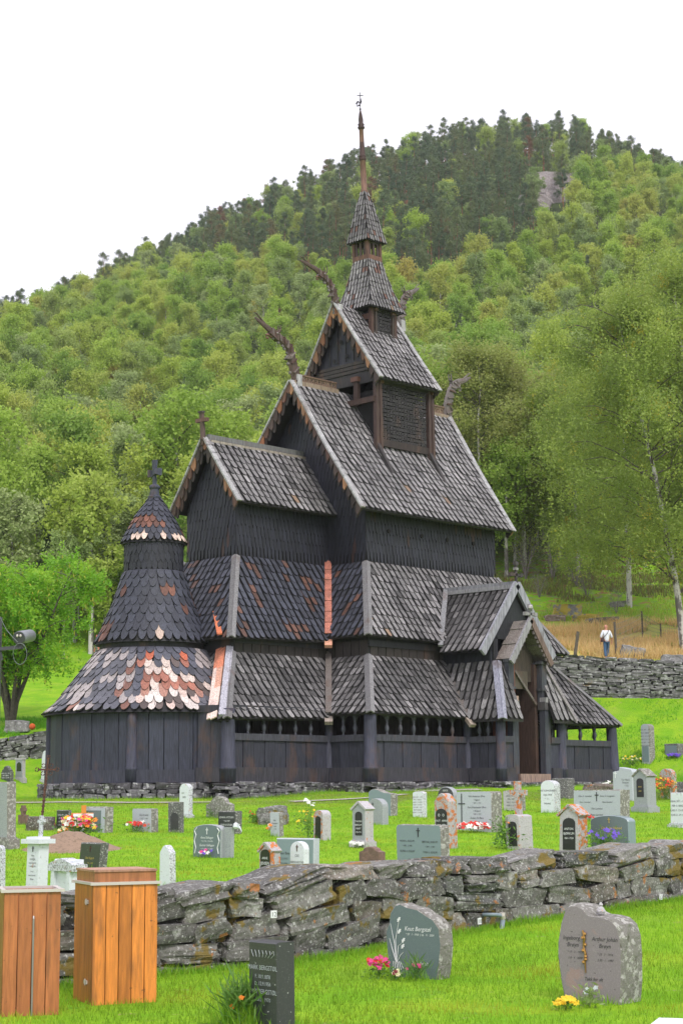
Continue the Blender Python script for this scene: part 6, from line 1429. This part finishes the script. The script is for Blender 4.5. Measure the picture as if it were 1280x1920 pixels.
plant(1262,1421,.6,.18,['purple'],40,'purple flowers before the squat dark gravestone',nl=40,fs=.06)
plant(1145,1480,.7,.3,['white'],16,'white flowering plant at the foot of the pale split-topped gravestone',nl=120,ls=.08,fs=.05)
plant(400,1533,.7,.32,['white'],1,'leafy plant below the humped lichen-speckled stone',nl=180,ls=.08,cat='plant',name='leafy_plant')
# soil mound with wooden cross
c=cast(135,1592,vmin=10); mb=MB(); mb.smooth=True; n=26; vs=[];fs=[]
for i in range(n+1):
    for k in range(n+1):
        a,b=2*i/n-1,2*k/n-1; p=c+V((.707,-.707,0))*(a*1.35)+V((.707,.707,0))*(b*1.2); r_=min(1,math.hypot(a,b)); zz=G(p.x,p.y)-.03+.42*(math.cos(r_*PI)*.5+.5)+.05*noise.noise(p*5)*(1-r_); vs.append((p.x,p.y,zz))
for i in range(n):
    for k in range(n): fs.append((i*(n+1)+k,(i+1)*(n+1)+k,(i+1)*(n+1)+k+1,i*(n+1)+k+1))
mb.add(vs,fs); M['soil']=mat('dry_soil',(.29,.20,.14),.95,mix=((12,.5,.65,(.17,.12,.08),.7),),bump=(25,1.0),coords='World'); o=mb.build('soil_mound',M['soil'],None); setp(o,'low mound of bare brown earth on a fresh grave','soil mound')
K=V(cast(157,1560,vmin=10)); M['orangew']=mat('orange_varnished_wood',(.62,.22,.03),.45); H=solvez(K,1510); A=V((.707,-.707,0)); q=MB(); q.bar(K,K+V((0,0,H)),.12,.05,(.7,.7,0)); q.bar(K+A*-.32+V((0,0,H*.62)),K+A*.32+V((0,0,H*.62)),.05,.13,(0,0,1)); o=q.build('wooden_cross',M['orangew'],None)
setp(o,'small orange wooden cross with a white name plate on the fresh grave','grave cross'); q=MB(); q.box(K+V((-.03,-.03,H*.62)),(.26,.035,.045),(A,V((.707,.707,0)),V((0,0,1)))); q.build('name_plate',M['tw'],o)
# ---------------------------------------------------------------- wooden bins
M['pine_w']=mat('orange_stained_boards',attr=True,rough=.5,streak=(5,(5,5,.5),.7,1.3),mix=((1.6,.56,.64,(.16,.07,.03),.5,(3,3,.5)),(14,.66,.70,(.10,.045,.02),.7),(9,.70,.72,(.10,.04,.02),.8),),bump=(20,.2,(2,2,.2)),coords='World')
M['camrod']=mat('grey_rod',(.32,.31,.30),.4,metal=.6)
M['zinc']=mat('pale_metal_trim',(.55,.50,.47),.5,metal=.2)
def woodbin(Kpx,Kpy,w,d,h,rot,lid,nf,label,col):
    K=V(zat(Kpx,Kpy,-2.46)); a=YAW-math.radians(rot); A=V((math.cos(-a),math.sin(-a),0)); B=V((-A.y,A.x,0)); Z=V((0,0,1)); root=empty('wooden_bin',tuple(K),0,label=label,cat='bin')
    mb=MB(); pw=w/nf
    for i in range(nf):
        mb.box(K+A*((i+.5)*pw)+B*(.012+.003*(i%2))+Z*(h/2),(pw/2-.004,.012,h/2),(A,B,Z),j(col,.22)); mb.box(K+A*((i+.5)*pw)+B*(d-.012)+Z*(h/2),(pw/2-.002,.012,h/2),(A,B,Z),j(col,.12))
    n=max(2,int(d/.13)); pd=(d-.05)/n
    for i in range(n):
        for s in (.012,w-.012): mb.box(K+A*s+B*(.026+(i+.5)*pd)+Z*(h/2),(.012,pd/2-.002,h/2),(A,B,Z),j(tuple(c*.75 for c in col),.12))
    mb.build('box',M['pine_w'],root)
    q=MB(); t=.014
    for p,hx,hy in ((A*w/2,w/2+.03,.02),(A*w/2+B*d,w/2+.03,.02)): q.box(K+p+Z*(h+.008),(hx,hy,t),(A,B,Z))
    for p in (V((0,0,0)),A*w): q.box(K+p+B*d/2+Z*(h+.008),(.02,d/2+.018,t-.002),(A,B,Z))
    q.build('metal_trim',M['zinc'],root)
    if lid:
        q=MB(); q.box(K+A*w/2+B*d/2+Z*(h+.07),(w/2-.015,d/2-.015,.052),(A,B,Z),j((.34,.13,.05),.1))
        for i in range(4): q.box(K+A*w/2+B*(d*(i+.5)/4)+Z*(h+.128),(w/2-.008,d/8-.002,.01),(A,B,Z),j((.42,.22,.15),.15))
        q.build('lid',M['pine_w'],root)
        for z in (.85,.18):
            q=MB(); q.box(K-A*.006+B*(d*.30)+Z*(h*z),(.008,.045,.018),(A,B,Z)); q.tube([K-A*.012+B*(d*.30)+Z*(h*z-.03),K-A*.012+B*(d*.30)+Z*(h*z+.03)],.008,6); q.build('hinge',M['zinc'],root)
    else:
        q=MB(); x=K+A*(w*.52)-B*.012; q.tube([x+Z*.0,x+Z*(h*.78),x+Z*(h*.80)+B*.01],.009,8); q.build('metal_rod',M['camrod'],root)
    return root
woodbin(172,1886,.65,.66,1.13,24,True,5,'tall orange-brown plank bin with a lid right of the lower reddish one',(.56,.19,.032))
woodbin(3,1907,.52,.60,1.11,15,False,4,'lower reddish plank bin at the left edge with a thin metal rod down its front',(.38,.13,.042))
# ---------------------------------------------------------------- number tags and water pipe on the wall
def wallpoint(px_,py_):
    best=None
    for (x0,y0),(x1,y1) in zip(fwp,fwp[1:]):
        d=V((x1-x0,y1-y0,0)).normalized(); nrm=V((d.y,-d.x,0)); P0=V((x0,y0,0))+nrm*.50; r_=ray(px_,py_); t=(P0-CP).dot(nrm)/r_.dot(nrm); p=CP+r_*t; s=(V((p.x,p.y,0))-P0).dot(d)
        viol=max(0,-s,s-math.hypot(x1-x0,y1-y0))
        if best is None or viol<best[0]: best=(viol,p,d,nrm)
    return best[1:]
for px_,py_,t_,lb_ in ((512,1714,'12','white number tag on the wall stones above the small dark gravestone'),(897,1727,'10','white number tag low on the wall beside the grey water pipe'),(1237,1682,'13','white number tag on the wall at the far right beyond the mauve gravestone')):
    p,d,n=wallpoint(px_,py_); p=p+n*.012; q=MB(); q.box(p,(.042,.006,.042),(d,n,V((0,0,1)))); o=q.build('number_tag',M['tw'],None); setp(o,lb_,'number tag')
    v2,f2=textmesh([(t_,0,0,.075)]); q=MB(); q.add([p+d*x+V((0,0,z-.004))+n*.008 for x,z,_ in v2],f2); q.build('number',M['tk'],o)
p,d,n=wallpoint(925,1745); M['pipe']=mat('grey_plastic_pipe',(.19,.24,.27),.5)
root=empty('water_pipe',(p.x,p.y,-2.45),0,label='grey bent water pipe coming out of the foreground wall',cat='pipe'); q=MB(); q.smooth=True; b=p+n*.12
f_=lambda x,z: b+d*x+V((0,0,z-b.z))
q.tube([f_(-.22,-2.12)-n*.16,f_(-.12,-2.12),f_(.02,-2.14),f_(.055,-2.17),f_(.05,-2.23)],.026,10); q.tube([f_(.05,-2.20),f_(.0,-2.36),f_(-.04,-2.5)],.034,10); q.build('pipe',M['pipe'],root); q=MB(); q.tube([f_(.03,-2.10),f_(.03,-2.14),f_(.055,-2.19)],[.042,.045,.036],10); q.build('elbow',M['zinc'],root)
# ---------------------------------------------------------------- surveillance camera on its post
D=25; root=empty('security_camera',tuple(atD(-4,1200,D)),0,label='grey cylindrical outdoor camera with a dangling cable loop at the left edge',cat='camera')
M['camgrey']=mat('grey_housing',(.17,.18,.20),.4); M['camdark']=mat('dark_housing',(.05,.05,.06),.4); P_=lambda x,y,d=0:atD(x,y,D+d)
q=MB(); b0=P_(-10,1490); x,y=b0.x,b0.y; q.tube([V((x,y,G(x,y)-.2)),V((x,y,P_(-10,1152).z))],.055,10); q.bar(P_(-8,1156),P_(3,1238),.03,.04); q.build('post',M['camdark'],root)
q=MB(); q.bar(P_(0,1217),P_(44,1213),.06,.05); q.bar(P_(38,1216),P_(44,1196),.06,.08); q.build('bracket',M['camdark'],root)
q=MB(); q.smooth=True; a=P_(36,1196,-.05); b=P_(57,1192,.42); q.tube([a,a.lerp(b,.1),a.lerp(b,1)],[.092,.098,.092],18); hd_=q.build('housing',M['camgrey'],root)
q=MB(); a2=a+(a-b).normalized()*.012; q.tube([a2,a],[.09,.094],18); q.build('end_cap',M['camdark'],hd_)
q=MB()
for dx in (-3,3): q.lathe(P_(36+dx,1192,-.07),[(.008,-.02),(.016,-.008),(.016,.008),(.008,.02)],8)
q.build('gland',M['zinc'],hd_)
q=MB(); q.smooth=True; q.tube([P_(0,1156),P_(12,1180),P_(22,1192,-.06),P_(30,1200,-.08),P_(34,1204,-.09)],.0045,6,cap=False)
q.tube([P_(38+13*math.sin(k*PI/8)*1.0,1226-20*math.cos(k*PI/8),-.1) for k in range(17)],.0045,6,cap=False); q.build('cable',M['camgrey'],root)
# ---------------------------------------------------------------- fence, rocks
for px_,py_,hw,hh,lab in ((1045,375,5.5,4.5,'bare grey rock face showing among the pines near the summit'),(1000,395,3.5,2.2,'smaller rock outcrop below the pines left of the bare rock face')):
    K=cast(px_,py_,vmin=230,vmax=470,step=1.5); q=MB(); rstone(q,K+V((0,0,1.2)),(hw,hw*.5,hh),(V((.7,-.7,0)),V((.7,.7,0)),V((0,0,1))),(.30,.26,.25),n=8,rough=.25); o=q.build('rock_face',M['stonefar'],None); setp(o,lab,'rock')
root=empty('wire_fence',tuple(cast(1152,1232,vmin=80)),0,label='sagging wire fence on old wooden posts above the upper stone wall',cat='fence')
FP=[]
M['postw']=mat('old_fence_post',(.13,.11,.085),.9,streak=(6,None,.6,1.3))
for (x0,y0,x1,y1,D,r_) in ((1075,1222,1083,1184,89.6,.09),(1155,1234,1151,1166,89.6,.07),(1205,1217,1202,1146,96,.05),(1239,1214,1237,1169,96,.055)):
    a=atD(x0,y0,D); b=atD(x1,y1,D); a.z=G(a.x,a.y)-.2; q=MB(); q.tube([a,b],[r_,r_*.9],8); q.build('post',M['postw'],root); FP.append((a,b))
q=MB()
for (a,b),(c,d) in ((FP[1],FP[2]),(FP[2],FP[3]),(FP[3],(atD(1330,1222,97),atD(1330,1172,97)))):
    for t in (.35,.5,.65,.8,.93): q.tube([a.lerp(b,t),a.lerp(b,t).lerp(c.lerp(d,t),.5)-V((0,0,.05)),c.lerp(d,t)],.006,4,cap=False)
    for k in range(1,22):
        p=a.lerp(c,k/22);r_=b.lerp(d,k/22); q.tube([p.lerp(r_,.3),p.lerp(r_,.93)],.005,4,cap=False)
q.build('wire_netting',M['camgrey'],root)
for i,(x,y,hw,hh,lab) in enumerate(((1063,1152,.85,.42,'grey boulder with a yellow moss cap in the meadow below the wood'),(1096,1163,.75,.25,'low mossy rock right of the capped boulder'),(1128,1168,.9,.22,'long flat grey rock in the middle of the meadow'),(1186,1232,.62,.42,'smooth grey boulder lying right of the walking man'),(1040,1163,.6,.22,'small pinkish rock left of the mossy boulders'),(1160,1136,.6,.2,'small rock beneath the hanging birch twigs'),(1265,1246,.7,.35,'dark boulder at the foot of the leaning birch'),(38,1362,.55,.28,'rounded grey stone under the leafy tree beside the left wall'))):
    K=cast(x,y,vmin=60); 
    if x==38: K=V(atD(33,1366,82.3))
    q=MB(); rstone(q,K+V((0,0,hh*.3)),(hw,hw*.6,hh),(V((.7,-.7,.08*(i%3-1))).normalized(),V((.7,.7,0)),V((0,0,1))),(.2,.195,.19) if i!=4 else (.26,.19,.17),n=6,rough=.2)
    o=q.build('boulder',M['stonefar'] if i not in(0,1) else M['mossrock'] if 'mossrock' in M else M['stonefar'],None); setp(o,lab,'boulder')
q=MB(); q.smooth=True; K=V(atD(61,1362,81)); q.lathe(K-V((0,0,.16)),[(.03,0),(.12,.05),(.155,.15),(.12,.25),(.03,.30)],14); M['orb']=mat('orange_cloth',(.55,.10,.02),.8,bump=(40,.5)); setp(q.build('orange_object',M['orb'],None),'small round orange object sitting on the left stone wall','ball')  # identity unknown; the round shape is a stand-in
q=MB(); K=V(atD(101,1357,81.3)); rstone(q,K,(.22,.15,.16),(V((.7,-.7,0)),V((.7,.7,0)),V((0,0,1))),(1,1,1)); M['blueb']=mat('dark_blue_cloth',(.02,.03,.10),.7); setp(q.build('blue_object',M['blueb'],None),'dark blue object lying on the left wall by the corner of the apse','bag')  # unidentified thing, modelled as a lumpy bag shape
for (x,y,s,lab) in ((985,1085,.55,'grey leafless brush at the edge of the wood left of the meadow'),(1035,1088,.6,'taller grey brush in front of the dark birches'),(1100,1122,.3,'low grey heather shrub on the slope below the brush'),(1155,1150,.28,'small grey shrub by the fallen branches'),(1080,1100,.4,'grey shrub at the top of the meadow'),(1010,1120,.3,'low shrub above the portal gable')):
    K=cast(x,y,vmin=90,vmax=125); tree('bare',0,K.x,K.y,s,x,lab,'shrubs on the meadow',1.4)
# ---------------------------------------------------------------- people
def skinobj(name,joints,edges,m,parent,sub=2):
    me=bpy.data.meshes.new(name); me.from_pydata([q[0] for q in joints],edges,[]); me.materials.append(m); o=bpy.data.objects.new(name,me); COL.objects.link(o); o.parent=parent
    sk=o.modifiers.new('skin','SKIN'); sk.use_smooth_shade=True
    if not me.skin_vertices: 
        import bmesh
        bm=bmesh.new(); bm.from_mesh(me); bm.verts.layers.skin.verify(); bm.to_mesh(me); bm.free()
    for i,q in enumerate(joints):
        r=q[1]; me.skin_vertices[0].data[i].radius=(r,r) if not hasattr(r,'__len__') else r
        me.skin_vertices[0].data[i].use_root=(i==0)
    sd=o.modifiers.new('sub','SUBSURF'); sd.levels=sub; sd.render_levels=sub; return o
def person(loc,rz,label,scale,skin,shirtc,trousc,shoec,stride,armout,sleeve,headturn=0,hair=None):
    root=empty('person',loc,rz,label=label,cat='person'); root.scale=(scale,)*3
    J=[((0,0,.98),(.125,.10)),((0,0,1.16),(.12,.095)),((0,.0,1.36),(.15,.105)),((0,.005,1.48),(.06,.06)),((0,.02,1.56),(.062,.066)),((0,.035,1.63),(.078,.092)),((0,.03,1.71),(.07,.085)),((0,.02,1.76),(.035,.045))]
    E=[(0,1),(1,2),(2,3),(3,4),(4,5),(5,6),(6,7)]
    J.append(((0,.125,1.635),(.014,.014))); E.append((5,8))       # nose
    for s in(-1,1): J.append(((s*.088,.02,1.64),(.012,.022))); E.append((5,len(J)-1))
    hands=[]
    for s in(-1,1):
        n=len(J); J+= [((s*.17,0,1.42),(.062,.06)),((s*(.215+armout),-.02,1.16),(.045,.045)),((s*(.235+armout),.06,.93),(.030,.030)),((s*(.238+armout),.075,.87),(.022,.036))]
        E+= [(2,n),(n,n+1),(n+1,n+2),(n+2,n+3)]
        p=V(J[n+3][0])
        for k in range(4):
            a=len(J); dy=(k-1.5)*.019; J+= [(tuple(p+V((0,dy,-.035))),(.0095,.0095)),(tuple(p+V((-s*.012,dy,-.075-(.006 if k in(1,2) else 0)))),(.008,.008)),(tuple(p+V((-s*.03,dy,-.10))),(.006,.006))]; E+= [(n+3,a),(a,a+1),(a+1,a+2)]
        a=len(J); J+= [(tuple(p+V((-s*.01,.045,-.01))),(.010,.010)),(tuple(p+V((-s*.018,.06,-.045))),(.008,.008))]; E+= [(n+3,a),(a,a+1)]
    legs=[]
    for s in(-1,1):
        n=len(J); f=stride*s; J+= [((s*.085,0,.92),(.085,.085)),((s*.10,.05+f*.5,.52),(.055,.058)),((s*.11,f-.02,.10),(.038,.042)),((s*.115,f+.02,.045),(.038,.035)),((s*.125,f+.14,.03),(.034,.022))]
        E+= [(0,n),(n,n+1),(n+1,n+2),(n+2,n+3),(n+3,n+4)]; legs.append(n)
    skinobj('body',J,E,skin,root)
    T=[((0,0,.86),(.152,.13)),((0,0,1.08),(.148,.12)),((0,0,1.32),(.172,.128)),((0,0,1.45),(.085,.08))]; TE=[(0,1),(1,2),(2,3)]
    for s in(-1,1):
        n=len(T); T+= [((s*.17,0,1.415),(.078,.078)),((s*(.212+armout),-.02,1.18),(.062,.062)),((s*(.222+armout),.01,1.08 if sleeve<1 else .94),(.052,.052) if sleeve<1 else (.045,.045))]; TE+= [(2,n),(n,n+1),(n+1,n+2)]
    skinobj('shirt',T,TE,shirtc,root)
    T=[((0,0,.985),(.138,.115))]; TE=[]
    for s,n in zip((-1,1),legs):
        a=len(T); T+= [((s*.085,0,.88),(.098,.10)),((J[n+1][0]),(.074,.078)),((J[n+2][0][0],J[n+2][0][1],.12),(.062,.068))]; TE+= [(0,a),(a,a+1),(a+1,a+2)]
    skinobj('trousers',T,TE,trousc,root)
    for s,n in zip((-1,1),legs):
        p=V(J[n+3][0]); skinobj('shoe',[(tuple(p+V((0,-.05,.005))),(.045,.042)),(tuple(p+V((0,.04,0))),(.045,.036)),(tuple(p+V((.005*s,.13,-.008))),(.04,.026))],[(0,1),(1,2)],shoec,root,1)
    if hair: skinobj('hair',[((0,.005,1.655),(.084,.088)),((0,.0,1.73),(.075,.085)),((0,.02,1.775),(.04,.05))],[(0,1),(1,2)],hair,root)
    return root
K=V(atD(1137,1236,89.2)); K.z=G(K.x,K.y)
sc_=solvez(K,1170)/1.79
fz=-(YAW)  # facing away from the viewer
M['skin']=mat('sunburnt_skin',(.50,.22,.15),.5); M['shirtw']=mat('white_cotton',(.72,.74,.80),.8,bump=(18,.4)); M['denim']=mat('blue_denim',(.045,.10,.19),.85); M['shoe']=mat('dark_shoe',(.05,.04,.035),.6); M['bag']=mat('dark_leather',(.05,.022,.02),.6)
person(tuple(K),fz+.15,'bald man in a white shirt and blue jeans walking away above the upper wall',sc_,M['skin'],M['shirtw'],M['denim'],M['shoe'],.16,.06,0)
rot=Matrix.Rotation(fz+.15,4,'Z'); L_=lambda x,y,z: K+rot.to_3x3()@V((x,y,z))*sc_
root=empty('shoulder_bag',tuple(L_(-.24,0,.98)),0,label='small dark bag hanging at the left hip of the walking man',cat='bag')
q=MB(); q.box(L_(-.215,-.03,.99),(.05*sc_,.11*sc_,.10*sc_),(rot.to_3x3()@V((1,0,0)),rot.to_3x3()@V((0,1,0)),V((0,0,1)))); q.build('pouch',M['bag'],root)
q=MB(); q.tube([L_(*c) for c in ((-.20,-.10,1.05),(-.10,-.142,1.18),(.03,-.150,1.33),(.10,-.10,1.46),(.11,0,1.49),(.06,.12,1.38),(-.08,.15,1.2),(-.2,.09,1.06))],.014*sc_,6,cap=False); q.build('strap',M['bag'],root)
M['jacket']=mat('grey_green_jacket',(.16,.20,.17),.9); M['greyt']=mat('grey_trousers',(.30,.31,.32),.9); M['redsk']=mat('flushed_skin',(.50,.16,.11),.5); M['hairw']=mat('pale_hair',(.45,.42,.38),.9)
K2=V(cast(183,1247,vmin=90)); s2=solvez(K2,1189)/1.79
person(tuple(K2),fz+2.2,'walker in a grey-green jacket on the lawn between the leafy tree and the apse roof',s2,M['redsk'],M['jacket'],M['greyt'],M['shoe'],.12,.02,1,hair=M['hairw'])
# ---------------------------------------------------------------- longer tufts round the stones and along the wall
rs=np.random.default_rng(3); TT=[]
for o in list(COL.objects):
    if o.type=='EMPTY' and o.parent is None and o.name.startswith('gravestone'):
        K=o.location; v_=uv(K.x,K.y)[1]
        for _ in range(int(90 if v_>24 else 160)): a=rs.uniform(0,6.28); r_=rs.uniform(.05,.42); TT.append((K.x+r_*math.cos(a)*.9+.05,K.y+r_*math.sin(a)*.9,.11))
for (x0,y0),(x1,y1) in zip(fwp,fwp[1:]):
    d=V((x1-x0,y1-y0,0)); L=d.length; d.normalize(); n_=V((d.y,-d.x,0))
    for _ in range(int(L*420)): s_=rs.uniform(0,L); q=V((x0,y0,0))+d*s_+n_*(.46+abs(rs.normal())*.10); TT.append((q.x,q.y,.13*(.6+.9*max(0,noise.noise(V((s_*1.2,x0,0)))))))
for _ in range(9000):
    t_=rs.uniform(0,SS[-1]); i=0
    while i<len(p_)-2 and t_>SS[i+1]: i+=1
    k=(t_-SS[i])/(SS[i+1]-SS[i]); x=p_[i][0]+(p_[i+1][0]-p_[i][0])*k; y=p_[i][1]+(p_[i+1][1]-p_[i][1])*k
    e=V((x-AX if x<-9 else 0,y if x<-9 else -1,0)); e=e.normalized() if e.length>.1 else V((0,-1,0)); r_=.3+abs(rs.normal())*.5; TT.append((x+e.x*r_,y+e.y*r_,.13))
for _ in range(2600): a=rs.uniform(0,6.28); K=zat(462,1925,-2.46); r_=abs(rs.normal())*.12; TT.append((K.x+r_*math.cos(a),K.y+r_*math.sin(a),.21))
T_=np.array(TT); n=len(T_); az=rs.uniform(0,2*PI,n); h=T_[:,2]*rs.uniform(.4,1.3,n); w=np.where(T_[:,2]>.18,.012,.014)*.5; lx,ly=rs.normal(size=(2,n))*h*.35; z=np.array([G(a,b) for a,b in T_[:,:2]])
V_=np.empty((n,3,3)); dx,dy=np.cos(az)*w,np.sin(az)*w
V_[:,0]=np.stack([T_[:,0]-dx,T_[:,1]-dy,z-.01],1); V_[:,1]=np.stack([T_[:,0]+dx,T_[:,1]+dy,z-.01],1); V_[:,2]=np.stack([T_[:,0]+lx,T_[:,1]+ly,z+h],1)
t=rs.uniform(0,1,(n,1)); c=np.array([(.16,.40,.02)])*t+np.array([(.26,.40,.04)])*(1-t)
me=npmesh('grass_tufts',V_.reshape(-1,3),np.arange(n*3).reshape(n,3),[M['grass']],cols=np.repeat(c,3,0)); o=bpy.data.objects.new('grass_tufts',me); COL.objects.link(o); setp(o,'longer unmown grass round gravestones, wall and church footing','grass',kind='stuff')
# ---------------------------------------------------------------- light haze of the valley air
def hazebox(dens):
    x0,x1,y0,y1,z0,z1=-900,1100,-900,1100,-60,300
    me=bpy.data.meshes.new('haze'); me.from_pydata([(x,y,z) for z in(z0,z1) for x,y in((x0,y0),(x1,y0),(x1,y1),(x0,y1))],[],[(3,2,1,0),(4,5,6,7),(0,1,5,4),(1,2,6,5),(2,3,7,6),(3,0,4,7)])
    m=bpy.data.materials.new('thin_air'); m.use_nodes=True; N=m.node_tree.nodes; N.clear(); o_=N.new('ShaderNodeOutputMaterial'); pv=N.new('ShaderNodeVolumePrincipled'); pv.inputs['Color'].default_value=(.93,.96,1,1); pv.inputs['Density'].default_value=dens; m.node_tree.links.new(pv.outputs[0],o_.inputs['Volume']); me.materials.append(m)
    o=bpy.data.objects.new('haze',me); COL.objects.link(o); setp(o,'thin pale haze in the valley air','haze',kind='stuff')
HAZE=0.00014
if HAZE: hazebox(HAZE)
